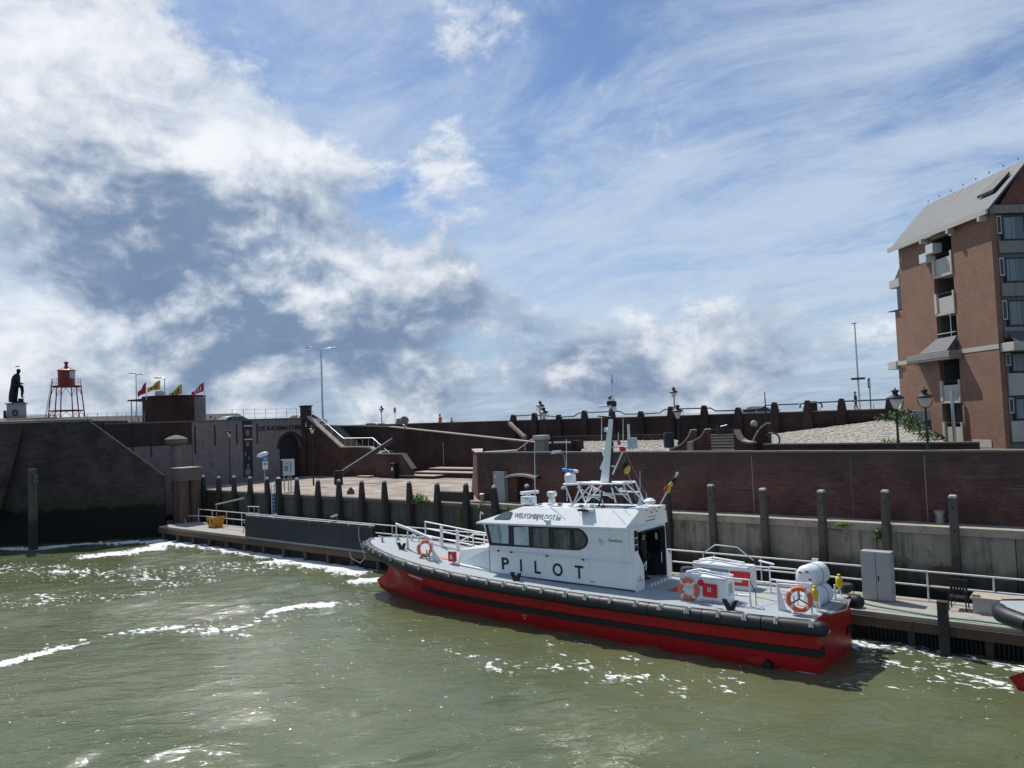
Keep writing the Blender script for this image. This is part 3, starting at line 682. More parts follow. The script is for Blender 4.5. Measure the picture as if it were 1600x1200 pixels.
# ================================================================ casemate wall
CX = -63.5
cw = thing('casemate_wall', 'tall grey plastered casemate wall with arched gateway and black lettering', 'wall', (CX, 38, 3.1))
ya0, ya1, zs, zpk = 42.5, 45.0, 6.0, 7.35      # arch
yc, ra = (ya0+ya1)/2, (ya1-ya0)/2
def casw(y0, y1, z0, z1, x0, x1, nm, mt): MB().b(x0, x1, y0, y1, z0, z1).build(nm, mt, cw)
casw(33.8, ya0, 2.6, 8.80, CX-1.2, CX, 'wall_face', 'plaster')
casw(ya1, 45.55, 2.6, 8.80, CX-1.2, CX, 'wall_face', 'brick_stair')
mb = MB(); na = 14
ar = [(yc-ra*math.cos(math.pi*i/na), zs+(zpk-zs)*math.sin(math.pi*i/na)) for i in range(na+1)]
for xq in (CX, CX-1.2): mb.grid([[(xq, y, z) for y, z in ar], [(xq, y, 8.80) for y, z in ar]])
mb.grid([[(CX, y, z) for y, z in ar], [(CX-1.2, y, z) for y, z in ar]])
mb.build('arch_wall', 'plaster', cw)
for i in range(na):     # voussoirs
    a0, a1 = math.pi*i/na+.01, math.pi*(i+1)/na-.01
    q = [(yc-(ra+o_)*math.cos(a), zs+((zpk-zs)+o_)*math.sin(a)) for a, o_ in ((a0, .0), (a1, .0), (a1, .28), (a0, .28))]
    MB().prism(q, 'x', CX, CX+.035).build('arch_brick', 'brick_dark', cw)
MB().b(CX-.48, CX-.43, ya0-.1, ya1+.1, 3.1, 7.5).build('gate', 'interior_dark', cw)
casw(26.5, 33.79, 6.9, 8.80, CX-1.2, CX-.02, 'upper_brick', 'brick_dark')
casw(26.5, 33.79, 1.0, 6.9, CX-1.2, CX-.035, 'lower_face', 'plaster')
for i in range(15):
    y0 = 26.5+i*1.27; MB().b(CX-1.25, CX+.06, y0+.006, y0+1.264, 8.802, 8.93).build('coping_stone', 'coping_dark', cw)
for u in (305, 336, 370, 402):
    q = xp(u, 690, CX); MB().b(CX-.001, CX+.02, q.y-.07, q.y+.07, 6.6 if u > 320 else 6.0, 8.5).build('drain_slot', 'interior_dark', cw)
for u in (208, 236):
    q = xp(u, 690, CX); MB().b(CX-.03, CX+.012, q.y-.04, q.y+.04, 6.0, 8.7).build('downpipe', 'interior_dark', cw)
for (u0, v0, u1, v1) in ((314, 690, 320, 703), (326, 696, 330, 704), (326, 722, 334, 731)):
    a_, b_ = xp(u0, v0, CX), xp(u1, v1, CX); MB().prism([(a_.y, a_.z), (b_.y, a_.z-.1), (b_.y-.05, b_.z), (a_.y+.12, b_.z+.2)], 'x', CX-.002, CX+.004).build('worn_patch', 'coping_dark', cw)
q0, q1 = xp(404, 673, CX), xp(469, 671, CX)
text('lettering', 'DE KAZEMATTEN', .60, (CX+.03, q0.y, q0.z-.02), (0, 1, 0), (0, 0, 1), 'black_ink', cw, offset=.006, depth=.03, width=q1.y-q0.y)
bn = thing('banner', 'tall dark banner with two portraits hanging on the casemate wall', 'banner', (CX+.05, 39.1, 3.6))
b0, b1 = xp(378.5, 660, CX).y, xp(393, 660, CX).y
MB().b(CX+.03, CX+.06, b0, b1, 3.65, 8.75).build('cloth', 'banner_dark', bn)
bc = (b0+b1)/2
def disc(cy, cz, ry, rz, dx, nm, mt, sq=0):
    MB().add([(CX+.06+dx, cy+ry*math.cos(t)*(1-sq*max(0, -math.sin(t))), cz+rz*math.sin(t)) for t in [i*2*math.pi/18 for i in range(18)]], [tuple(range(18))]).build(nm, mt, bn)
disc(bc, 7.65, .20, .30, .004, 'face_print', 'skin_print', .25)
disc(bc, 5.25, .42, .85, .004, 'coat_print', 'black_ink'); disc(bc-.02, 6.62, .16, .23, .006, 'face_print', 'skin_print', .25)
disc(bc-.25, 5.7, .07, .25, .008, 'sash_print', 'print_grey'); disc(bc+.1, 5.35, .07, .22, .008, 'sash_print', 'print_grey'); disc(bc, 4.6, .12, .2, .008, 'hand_print', 'skin_print'); disc(bc-.05, 4.05, .30, .33, .006, 'hem_print', 'print_grey')
for zq in (8.25, 7.0):
    for i in range(7): MB().b(CX+.06, CX+.066, b0+.14+i*.12, b0+.23+i*.12, zq, zq+.11).build('print_letter', 'white_ink', bn)

# street lantern of the old-town kind (used several times)
def lantern(name, label, foot, H, s=1.0, hoop=True, group=None):
    t = thing(name, label, 'street lamp', foot, group); x, y, z = foot; zl = z+H-.95*s
    MB().lathe([(.11*s, z), (.10*s, z+.7*s), (.06*s, z+.8*s), (.045*s, zl-.05), (.06*s, zl)], (x, y, 0), 10).build('pole', 'black_metal', t, smooth=True)
    if hoop:
        c = (x, y, zl+.38*s); MB().tube([(c[0]+.36*s*math.cos(a)*_R0.x, c[1]+.36*s*math.cos(a)*_R0.y, c[2]-.02+.40*s*math.sin(a)) for a in [math.pi+math.pi*i/12 for i in range(13)]], .018*s, 6).build('hoop', 'black_metal', t, smooth=True)
    MB().lathe([(.07*s, zl), (.12*s, zl+.06*s), (.25*s, zl+.40*s), (.26*s, zl+.44*s)], (x, y, 0), 8).build('lamp_glass', 'lamp_glass', t)
    MB().lathe([(.37*s, zl+.44*s), (.36*s, zl+.52*s), (.20*s, zl+.62*s), (.12*s, zl+.66*s), (.11*s, zl+.74*s), (.18*s, zl+.78*s), (.16*s, zl+.84*s), (.04*s, zl+.88*s), (.015*s, zl+.98*s)], (x, y, 0), 12).build('hood', 'black_metal', t, smooth=True)
    return t
GL = 'old town lanterns'
f = zp(360, 757, 3.16); lantern('street_lantern', 'slim black lantern against the plastered casemate wall beside the banner', tuple(f), 4.85, .72, False, GL)
f = zp(490, 758, 3.16); lantern('street_lantern', 'slim black lantern standing below the brick stair wall', tuple(f), 4.95, .72, False, GL)
f = zp(617, 741, 3.16); lantern('street_lantern', 'black lantern behind the diagonal steel arm at the foot of the stairs', (f.x, f.y+1.5, 3.16), yp(615, 659, f.y+1.5).z-3.16, .8, False, GL)
f = yp(573, 690, 53.3); lantern('street_lantern', 'black lantern above the stairs at the road behind the ramp wall', (f.x, 55.5, 6.9), yp(573, 635, 55.5).z-6.9, .85, False, GL)
f = yp(851.5, 690, 47); lantern('street_lantern', 'lower black hooped lantern of the pair beside the stone gate pillar', (f.x, 47, 5.2), yp(851.5, 635, 47).z-5.2, 1.0, True, GL)
f = yp(846.5, 690, 53); lantern('street_lantern', 'higher black hooped lantern of the pair beside the stone gate pillar', (f.x, 53, 5.2), yp(846, 625.5, 53).z-5.2, 1.0, True, GL)
f = yp(1061, 690, 47); lantern('street_lantern', 'lower black hooped lantern of the pair by the curved stair wall', (f.x, 47, 5.2), yp(1061, 631, 47).z-5.2, 1.05, True, GL)
f = yp(1056.5, 690, 56); lantern('street_lantern', 'higher slim black lantern on the road behind the curved stair wall', (f.x, 56, 6.9), yp(1056.5, 604, 56).z-6.9, .95, False, GL)
f = yp(1403.5, 690, 34.7); lantern('street_lantern', 'black hooped lantern before the cobbled slope by the leafy shrubs', (f.x, 34.7, 5.2), yp(1403, 606, 34.7).z-5.2, .92, True, GL)
f = yp(1449.5, 690, 37.5); lantern('street_lantern', 'black hooped lantern before the brick apartment facade', (f.x, 37.5, 5.2), yp(1448.5, 605, 37.5).z-5.2, .92, True, GL)
# ================================================================ brick stairs at the end of the plaza
st = thing('brick_stairs', 'brick staircase with light coping and silver handrail climbing beside the casemate gate', 'stairs', (-57.5, 47, 3.16))
def stY(x): return 46.5 if x > -57 else 46.5-(-57-x)*.16
SP = [(-63.3, 9.0), (-58.93, 5.85), (-55.15, 5.80), (-52.7, 4.63)]
mb = MB()
fr = [(x, stY(x)) for x, z in SP]
mb.add([(x, y, 2.8) for x, y in fr]+[(x, y, z) for (x, y), (_, z) in zip(fr, SP)]+[(x, y+.45, 2.8) for x, y in fr]+[(x, y+.45, z) for (x, y), (_, z) in zip(fr, SP)],
       [(i, i+1, 5+i, 4+i) for i in range(3)]+[(8+i, 9+i, 13+i, 12+i) for i in range(3)]+[(4+i, 5+i, 13+i, 12+i) for i in range(3)]+[(0, 4, 12, 8), (3, 7, 15, 11)])
mb.build('flank_wall', 'brick_stair', st)
for i in range(3):
    (x0, z0), (x1, z1) = SP[i], SP[i+1]; m_ = 4
    for k in range(m_):
        xa, xb = x0+(x1-x0)*(k+.01)/m_, x0+(x1-x0)*(k+.99)/m_; za, zb = z0+(z1-z0)*(k+.01)/m_, z0+(z1-z0)*(k+.99)/m_
        P_ = [(xa, stY(xa)-.05, za+.003), (xb, stY(xb)-.05, zb+.003), (xb, stY(xb)+.5, zb+.003), (xa, stY(xa)+.5, za+.003)]
        MB().add(P_+[(a, b_, c+.13) for a, b_, c in P_], [(0,1,2,3), (4,5,6,7), (0,1,5,4), (1,2,6,5), (2,3,7,6), (3,0,4,7)]).build('coping_stone', 'coping_pale', st)
def flight(x0, z0, x1, z1, n, par, y0, y1, mt='coping'):
    for i in range(n):
        xa = x0+(x1-x0)*i/n; xb = x0+(x1-x0)*(i+1)/n; zz = z0+(z1-z0)*(i+1)/n
        MB().b(min(xa, xb), max(xa, xb), y0, y1, zz-.9, zz).build('step', mt, par)
flight(-52.2, 3.3, -55.15, 5.4, 9, st, 46.97, 49.2, 'coping_dark')
MB().b(-58.9, -55.16, 46.97, 49.2, 3, 5.4).build('landing', 'coping', st)
flight(-58.93, 5.45, -63.2, 8.0, 13, st, 46.4, 49.2, 'coping_dark')
mb = MB(); hr = [(-63.2, stY(-63.2)+.3, 9.75), (-58.9, stY(-58.9)+.3, 6.75), (-55.0, 46.8, 6.72), (-52.4, 46.8, 5.1)]
MB().tube(hr, .04, 8).build('handrail', 'galv', st, smooth=True)
for i in range(3):
    a_, b_ = Vector(hr[i]), Vector(hr[i+1])
    for k in range(5): q = a_.lerp(b_, (k+.3)/5); MB().tube([q, q-Vector((0, 0, .75))], .025, 6).build('baluster', 'galv', st)
MB().taper((-63.6, stY(-63.3)+.2), 8.5, 10.0, .8, .8).taper((-63.6, stY(-63.3)+.2), 10.0, 10.12, .95, .95).build('newel', 'brick_dark', st)
bx = thing('planter_wall', 'low square brick wall block with sloping side at the stair foot', 'wall', (-51.5, 47, 3.16))
MB().prism([(-53.7, 3.0), (-49.0, 3.0), (-49.3, 3.9), (-50.3, 5.2), (-53.7, 5.2)], 'y', 45.95, 46.45).build('wall_face', 'brick_stair', bx)
MB().b(-53.75, -50.2, 45.88, 46.5, 5.203, 5.32).build('coping_stone', 'coping_dark', bx)
MB().add([(-50.2, 45.88, 5.21), (-49.0, 45.88, 3.95), (-49.0, 46.5, 3.95), (-50.2, 46.5, 5.21), (-50.2, 45.88, 5.33), (-48.9, 45.88, 4.02), (-48.9, 46.5, 4.02), (-50.2, 46.5, 5.33)], [(0,1,2,3), (4,5,6,7), (0,1,5,4), (1,2,6,5), (2,3,7,6), (3,0,4,7)]).build('coping_slope', 'coping_dark', bx)
q = zp(627, 746, 3.16)
bn_ = thing('litter_bin', 'black litter bin against the square brick block', 'bin', (q.x, 45.6, 3.16))
MB().b(q.x-.28, q.x+.28, 45.4, 45.85, 3.16, 4.35).build('body', 'plastic_black', bn_, bevel=.04)
MB().b(q.x-.33, q.x+.33, 45.36, 45.88, 4.36, 4.5).build('lid', 'black_metal', bn_, bevel=.03)
MB().b(q.x-.1, q.x+.12, 45.385, 45.398, 3.85, 4.15).build('sticker', 'white_ink', bn_)
sp_ = thing('plaza_steps', 'three broad low brick steps rising at the back of the plaza', 'steps', (-46, 48.5, 3.16))
for i, (x0, x1, y0, z1) in enumerate(((-50.5, -46.2, 45.9, 3.42), (-49.9, -40.5, 47.2, 3.62), (-49.5, -40.5, 48.6, 3.85))):
    MB().b(x0, x1, y0, 50.9, 3.0, z1-.07).build('riser', 'brick_dark', sp_)
    n_ = 6
    for k in range(n_): MB().b(x0+(x1-x0)*k/n_+.006, x0+(x1-x0)*(k+1)/n_-.006, y0-.06, y0+1.4, z1-.068, z1).build('tread', 'coping_pale', sp_)
one('plaza_kerb', MB().b(-55.5, -53.8, 45.2, 45.9, 3.1, 3.34), 'coping', 'short low stone kerb beside the square brick block', 'kerb', (-54.6, 45.6, 3.1), bevel=.02)

# diagonal steel arm standing on the plaza edge
f0 = zp(529, 757, 3.16); f1 = dp(613, 692, (f0-CAM).dot(CF)+2.5)
arm = thing('barrier_boom', 'long grey steel boom leaning diagonally from the plaza edge', 'barrier', (f0.x, f0.y, 3.16))
dv = (f1-f0); up = Vector((0, 0, .42)); sd = Vector((dv.y, -dv.x, 0)).normalized()*.16
q = [f0+Vector((0, 0, .55))-sd, f0+Vector((0, 0, .55))+sd, f1+sd*.8, f1-sd*.8]
MB().add([*q]+[p+up for p in q], [(0,1,2,3), (4,5,6,7), (0,1,5,4), (1,2,6,5), (2,3,7,6), (3,0,4,7)]).build('beam', 'steel_dark', arm, bevel=.02)
MB().taper((f0.x, f0.y), 3.1, 4.3, .55, .45).build('base', 'black_metal', arm, bevel=.02)
MB().lathe([(.12, -.5), (.12, .5)], (f0.x, f0.y, 3.9), 10, 'y').build('pivot', 'black_metal', arm, smooth=True)
q = zp(548, 772, 3.16); one('rubble_stone', MB().lathe([(.28, 0), (.25, .22), (.12, .42), (.03, .5)], (q.x, q.y, 3.15), 6), 'timber_brown', 'small pointed brown stone on the plaza paving', 'stone', (q.x, q.y, 3.15))

# sign with white shell top, notice board
q = zp(414, 765, 3.16)
sg = thing('parking_meter', 'white shell-topped meter with blue sign and notice by the casemate wall', 'meter', (q.x, q.y, 3.16))
D_ = (q-CAM).dot(CF); a_ = lambda u, v: dp(u, v, D_)
MB().tube([(q.x, q.y, 3.1), (q.x, q.y, a_(414, 712).z)], .06, 8).build('pole', 'steel_grey', sg)
def facing(mb_, c, w, h, t=.05): 
    r_ = _R0*(w/2); n_ = -_F0*t; z_ = Vector((0, 0, h/2)); c = Vector(c)
    return mb_.add([c-r_-z_, c+r_-z_, c+r_+z_, c-r_+z_, c-r_-z_+n_, c+r_-z_+n_, c+r_+z_+n_, c-r_+z_+n_], [(3,2,1,0), (4,5,6,7), (0,1,5,4), (1,2,6,5), (2,3,7,6), (3,0,4,7)])
facing(MB(), a_(415, 716)-_F0*.08, .42, .38).build('blue_panel', 'blue_paint', sg)
facing(MB(), a_(415, 727)-_F0*.08, .42, .62).build('notice', 'white_ink', sg)
facing(MB(), a_(415, 725)-_F0*.14, .24, .18, .004).build('notice_print', 'grey_ink', sg)
text('letter', 'A', .3, a_(413.6, 718.5)-_F0*.14, tuple(_R0), (0, 0, 1), 'white_ink', sg, depth=.004)
c = a_(411.5, 710); mb = MB()
mb.lathe([(.02, -.55), (.14, -.4), (.19, -.1), (.17, .2), (.10, .36), (.02, .4)], (0, 0, 0), 12, 'x')
rot = Matrix.Translation(c) @ Matrix.Rotation(math.atan2(_R0.y, _R0.x), 4, 'Z') @ Matrix.Rotation(R(-16), 4, 'Y')
mb.v = [rot @ v for v in mb.v]; mb.build('shell_top', 'gear_white', sg, smooth=True)
q = zp(449, 768, 3.16); D_ = (q-CAM).dot(CF); a_ = lambda u, v: dp(u, v, D_)
ib = thing('notice_board', 'white framed notice board on yellowish legs before the arched gate', 'notice board', (q.x, q.y, 3.16))
for u in (444.5, 451, 455): p = a_(u, 768); MB().tube([(p.x, p.y, 3.12), (p.x, p.y, 4.6)], .04, 6).build('leg', 'coping', ib)
facing(MB(), a_(449.5, 730)+_F0*.03, 1.0, 1.22, .06).build('board', 'white_rail', ib)
facing(MB(), a_(449.5, 730)-_F0*.05, .84, 1.06, .01).build('poster', 'blind_pale', ib)
for du, dv_, w_, h_ in ((-2.2, -6, .34, .05), (-2, 2, .3, .4), (4.8, -1, .10, .7), (3, 7, .2, .12)): facing(MB(), a_(449.5+du, 730+dv_)-_F0*.062, w_, h_, .004).build('poster_print', 'grey_ink', ib)
facing(MB(), a_(440, 731)-_F0*.02, .22, 1.1, .05).build('side_panel', 'frame_dark', ib)

# ================================================================ ramp wall and upper wall
rw = thing('ramp_wall', 'brown brick wall with pale sloping coping falling along the ramp', 'wall', (-48, 51.2, 3.2))
RT = [(-69, 8.05), (-57.4, 7.62), (-39.3, 5.88), (-28.5, 5.3)]
mb = MB(); mb.add([(x, 51, 2.8) for x, z in RT]+[(x, 51, z) for x, z in RT]+[(x, 51.5, 2.8) for x, z in RT]+[(x, 51.5, z) for x, z in RT],
  [(i, i+1, 5+i, 4+i) for i in range(3)]+[(8+i, 9+i, 13+i, 12+i) for i in range(3)]+[(4+i, 5+i, 13+i, 12+i) for i in range(3)]+[(0, 4, 12, 8), (3, 7, 15, 11)]); mb.build('wall_face', 'brick_dark', rw)
for i in range(3):
    (x0, z0), (x1, z1) = RT[i], RT[i+1]; m_ = int((x1-x0)/1.8)
    for k in range(m_):
        xa, xb = x0+(x1-x0)*k/m_+.008, x0+(x1-x0)*(k+1)/m_-.008; za, zb = z0+(z1-z0)*k/m_, z0+(z1-z0)*(k+1)/m_
        P_ = [(xa, 50.93, za+.003), (xb, 50.93, zb+.003), (xb, 51.57, zb+.003), (xa, 51.57, za+.003)]
        MB().add(P_+[(a, b_, c_+.10) for a, b_, c_ in P_], [(0,1,2,3), (4,5,6,7), (0,1,5,4), (1,2,6,5), (2,3,7,6), (3,0,4,7)]).build('coping_stone', 'coping_pale' if i else 'coping_dark', rw)
xj = yp(693, 710, 51).x; MB().b(xj-.04, xj+.04, 50.985, 51, 3.9, 6.0).build('lime_streak', 'coping', rw)
ground('ramp_path', MB().prism([(-69, 7.0), (-57.4, 6.7), (-39.3, 5.0), (-28, 4.7), (-28, 3), (-69, 3)], 'y', 51.5, 54.0), 'paving', 'paved ramp between the two walls')
uw = thing('upper_wall', 'long dark brick wall with pilasters below the dike road', 'wall', (-35, 54.2, 5.2))
MB().add([(-78, 54, 3), (-12, 54, 3), (-12, 54, 7.60), (-30, 54, 7.66), (-78, 54, 7.98), (-78, 54.45, 3), (-12, 54.45, 3), (-12, 54.45, 7.60), (-30, 54.45, 7.66), (-78, 54.45, 7.98)],
   [(0,1,2,3,4), (9,8,7,6,5), (0,1,6,5), (1,2,7,6), (2,3,8,7), (3,4,9,8), (4,0,5,9)]).build('wall_face', 'brick_dark', uw)
for i in range(44):
    x0 = -78+i*1.5; zt = (7.66+(-30-x0)*.32/48) if x0 < -30 else 7.60+(-12-x0)*.06/18; z2 = (7.66+(-30-x0-1.5)*.32/48) if x0 < -31.5 else 7.60+(-13.5-x0)*.06/18
    MB().add([(x0+.006, 53.95, zt+.003), (x0+1.494, 53.95, z2+.003), (x0+1.494, 54.5, z2+.003), (x0+.006, 54.5, zt+.003), (x0+.006, 53.95, zt+.09), (x0+1.494, 53.95, z2+.09), (x0+1.494, 54.5, z2+.09), (x0+.006, 54.5, zt+.09)], [(0,1,2,3), (4,5,6,7), (0,1,5,4), (1,2,6,5), (2,3,7,6), (3,0,4,7)]).build('coping_stone', 'coping_dark', uw)
PIL = [(-43.83, 8.35), (-41.4, 8.42), (-38.74, 8.18), (-36.07, 8.44), (-33.35, 8.42), (-30.65, 8.18), (-27.98, 8.45), (-25.2, 8.42), (-22.53, 8.16), (-19.82, 8.42), (-17.5, 8.45), (-15.25, 8.47), (-12.27, 8.42)]
for x, zt in PIL:
    pts = [(x-.34, 5), (x+.34, 5), (x+.31, 7.3), (x+.15, zt-.14)]+[(x+.15*math.cos(a), zt-.14+.15*math.sin(a)) for a in (.5, 1.05, 1.57, 2.09, 2.64)]+[(x-.15, zt-.14), (x-.31, 7.3)]
    MB().prism(pts, 'y', 53.72, 54.18).build('pilaster', 'brick_dark', uw)
rl = thing('wall_handrail', 'dark green tubular handrail stepping over the pilasters of the upper wall', 'handrail', (-30, 54, 7.7))
Z = lambda u, v: (yp(u, v, 53.9).x, 53.9, yp(u, v, 53.9).z)
pts = [Z(797, 659), Z(798, 652), Z(802, 650), Z(836, 648), Z(874, 651.5), Z(897, 650.5), Z(904, 645.5), Z(914, 644.5), Z(968, 642.5), Z(976, 647), Z(1002, 646.5), Z(1031, 645), Z(1038, 640), Z(1049, 639), Z(1110, 637.5), Z(1118, 642), Z(1154, 641), Z(1188, 638), Z(1197, 633.5), Z(1211, 632.5), Z(1248, 631)]
MB().tube(pts, .055, 7).build('rail', 'green_rail', rl, smooth=True)
MB().tube([Z(1250, 637.5), Z(1250.5, 632), Z(1254, 630), Z(1263, 629.5), Z(1316, 627), Z(1391, 624)], .055, 7).build('rail', 'green_rail', rl, smooth=True)
MB().tube([Z(1276, 629.3), Z(1281, 629.5), Z(1284, 632), Z(1284.5, 637)], .055, 7).build('rail_end', 'green_rail', rl, smooth=True)
for u in (1290, 1340, 1380): a_ = Z(u, 641); MB().tube([a_, (a_[0], a_[1], a_[2]-.1)], .03, 6).build('bracket', 'green_rail', rl)
# slanting buttress left of the pilasters
q0, q1 = yp(797, 659, 53.4), yp(821, 681, 53.4)
one('stair_buttress', MB().add([(q0.x, 53.1, q0.z), (q1.x, 53.1, q1.z), (q1.x, 53.6, q1.z), (q0.x, 53.6, q0.z), (q0.x, 53.1, q0.z-.28), (q1.x, 53.1, q1.z-.28), (q1.x, 53.6, q1.z-.28), (q0.x, 53.6, q0.z-.28)], [(0,1,2,3), (4,5,6,7), (0,1,5,4), (1,2,6,5), (2,3,7,6), (3,0,4,7)]), 'coping_pale', 'slanting stone coping beam against the upper wall by its first pilaster', 'coping', tuple(q1))

# ================================================================ terrace: gate pillar, cobbled slopes, curved stair walls
g0, g1 = yp(839, 700, 46), yp(854, 700, 46)
gp = thing('stone_pillar', 'squat stone gate pillar with pale cap beside the hooped lanterns', 'pillar', ((g0.x+g1.x)/2, 46, 5.2))
MB().b(g0.x, g1.x, 45.7, 46.3, 4.8, yp(845, 687, 46).z).build('shaft', 'concrete_grey', gp, bevel=.02)
MB().b(g0.x-.08, g1.x+.08, 45.6, 46.4, yp(845, 687, 46).z+.003, yp(845, 680, 46).z).build('cap', 'stone_pale', gp, bevel=.04)
hr_ = thing('ramp_handrail', 'pale handrail rising along the ramp to the stone pillar', 'handrail', (-38, 45.8, 5))
Z2 = lambda u, v: tuple(yp(u, v, 46.5))
MB().tube([Z2(740, 707.5), Z2(808, 703.5), Z2(830, 687), Z2(838, 686)], .05, 7).build('rail', 'white_rail', hr_, smooth=True)
for u, v in ((750, 707), (780, 705), (808, 704), (820, 695)): a_ = Vector(Z2(u, v)); MB().tube([a_, a_-Vector((0, 0, 1.6))], .03, 6).build('post', 'white_rail', hr_)
g0, g1 = yp(870, 691, 45), yp(895, 691, 45)
bk = thing('brick_pier', 'dark brick pier carrying a white bar left of the cobbled strip', 'pier', ((g0.x+g1.x)/2, 45, 5.2))
MB().b(g0.x+.1, g1.x-.1, 44.8, 45.3, 4.8, g0.z-.05).build('body', 'brick_dark', bk)
MB().b(g0.x, g1.x, 44.6, 44.75, g0.z-.06, g0.z+.06).build('bar', 'white_rail', bk)
g0, g1 = yp(896, 690, 45.5), yp(907, 690, 45.5); MB().b(g0.x, g1.x, 45.2, 45.9, 4.8, g0.z+.1).build('block', 'brick_dark', bk)
kb = thing('terrace_kerb_wall', 'low dark brick kerb wall at the foot of the cobbled slope', 'wall', (-12, 40.2, 5.2))
kx0, kx1 = yp(1192, 690, 40).x, yp(1470, 690, 40).x; kz = yp(1350, 694.5, 40).z
MB().b(kx0, kx1+1.5, 40, 40.35, 4.8, kz).build('wall_face', 'brick_dark', kb)
n_ = 12
for i in range(n_): MB().b(kx0+(kx1+1.5-kx0)*i/n_+.006, kx0+(kx1+1.5-kx0)*(i+1)/n_-.006, 39.95, 40.4, kz+.003, kz+.08).build('coping_stone', 'coping_dark', kb)
def cobbled(name, label, P00, P10, P11, P01, seed, sx=.36, sy=.27):
    # P00-P10 lower edge, P01-P11 upper edge: a bed and separate stones on it
    P00, P10, P11, P01 = [Vector(p) for p in (P00, P10, P11, P01)]
    t = thing(name, label, 'slope', tuple((P00+P10)/2)); rnd = random.Random(seed)
    bl = lambda a, b: P00.lerp(P10, a).lerp(P01.lerp(P11, a), b)
    MB().grid([[bl(i/12, j/12)-Vector((0, 0, .01)) for i in range(13)] for j in range(13)]).grid([[P00-Vector((0, 0, .01)), P10-Vector((0, 0, .01))], [P00-Vector((0, 0, 1.4)), P10-Vector((0, 0, 1.4))]]).build('bed', 'cobble_bed', t, flip=False)
    nv = int((((P01-P00).length+(P11-P10).length)/2)/sy); mb_ = MB(); nrm = (P10-P00).cross(P01-P00).normalized()
    if nrm.z < 0: nrm = -nrm
    for j in range(nv):
        a0, a1 = P00.lerp(P01, j/nv), P10.lerp(P11, j/nv); c0_, c1_ = P00.lerp(P01, (j+1)/nv), P10.lerp(P11, (j+1)/nv)
        nu = max(1, int((a1-a0).length/sx)); off = .5*(j % 2)
        for i in range(nu):
            s0, s1 = (i+off*.9+.04+rnd.uniform(0, .05))/nu, (i+off*.9+.95-rnd.uniform(0, .05))/nu
            if s1 > 1: continue
            q = [a0.lerp(a1, s0).lerp(c0_.lerp(c1_, s0), .06), a0.lerp(a1, s1).lerp(c0_.lerp(c1_, s1), .06), a0.lerp(a1, s1).lerp(c0_.lerp(c1_, s1), .93), a0.lerp(a1, s0).lerp(c0_.lerp(c1_, s0), .93)]
            cen = sum(q, Vector())/4; hh = rnd.uniform(.03, .07); tilt = Vector((rnd.uniform(-.02, .02), rnd.uniform(-.02, .02), 0))
            mb_.add(q+[cen+(p-cen)*.80+nrm*hh+tilt*k_ for k_, p in zip((1, -1, -1, 1), q)], [(4,5,6,7), (0,1,5,4), (1,2,6,5), (2,3,7,6), (3,0,4,7)])
    tag(mb_.build('cobbles', 'cobble', t, flip=False), kind='stuff'); return t
zl = kz-.05
a_ = yp(1196, 682, 53.4); b_ = yp(1396, 652.5, 53.4)
cobbled('cobbled_slope', 'sunlit slope of pale cobbles rising to the upper wall beside the apartment block', (kx0+.6, 40.4, zl), (kx1+.2, 40.4, zl), (b_.x+1.2, 53.5, b_.z), (a_.x-.8, 53.5, a_.z), 5)
c0_, c1_ = yp(908, 704, 43.5), yp(1062, 704, 43.5)
d0_, d1_ = yp(908, 690.5, 50), yp(1062, 688, 50)
cobbled('cobbled_strip', 'flat pale cobbled strip below the upper wall behind the mast', (c0_.x, 43.5, c0_.z-.15), (c1_.x, 43.5, c1_.z-.15), (d1_.x, 50, d1_.z), (d0_.x, 50, d0_.z), 6)
e0, e1 = yp(862, 683, 50.2), yp(1048, 683, 50.2)
one('terrace_back_wall', MB().b(e0.x, e1.x, 50.1, 50.6, 4.8, yp(960, 680, 50.2).z), 'brick_dark', 'long low dark brick wall behind the cobbled strip', 'wall', ((e0.x+e1.x)/2, 50.3, 5.2))
def curved(name, label, path, zt0, zt1, thick, mat='brick_stair', cap='coping_pale', zb=4.8):
    t = thing(name, label, 'stair wall', (*path[0][:2], 5.2)); n_ = len(path); P_ = [Vector((p[0], p[1], 0)) for p in path]; sd_ = []
    for i in range(n_):
        d_ = (P_[min(i+1, n_-1)]-P_[max(i-1, 0)]).normalized(); sd_.append(Vector((d_.y, -d_.x, 0))*thick/2)
    f = lambda i: i/(n_-1)
    zz = [zt0+(zt1-zt0)*(f(i)**1.6) for i in range(n_)]
    A_ = [P_[i]+sd_[i] for i in range(n_)]; B_ = [P_[i]-sd_[i] for i in range(n_)]; V_ = lambda p, z: (p.x, p.y, z)
    MB().grid([[V_(A_[i], zb) for i in range(n_)], [V_(A_[i], zz[i]) for i in range(n_)], [V_(B_[i], zz[i]) for i in range(n_)], [V_(B_[i], zb) for i in range(n_)]]).build('wall_face', mat, t)
    A2 = [P_[i]+sd_[i]*1.25 for i in range(n_)]; B2 = [P_[i]-sd_[i]*1.25 for i in range(n_)]
    MB().grid([[V_(A2[i], zz[i]+.004) for i in range(n_)], [V_(A2[i], zz[i]+.12) for i in range(n_)], [V_(B2[i], zz[i]+.12) for i in range(n_)], [V_(B2[i], zz[i]+.004) for i in range(n_)], [V_(A2[i], zz[i]+.004) for i in range(n_)]]).build('coping', cap, t)
    return t
def pxarc(u0, v0, u1, v1, y0, y1, bend, n_=12):
    out = []
    for i in range(n_+1):
        f = i/n_; y = y0+(y1-y0)*f; u = u0+(u1-u0)*(f**bend); p = yp(u, 690, y); out.append((p.x, y))
    return out
zA = lambda u, v, y: yp(u, v, y).z
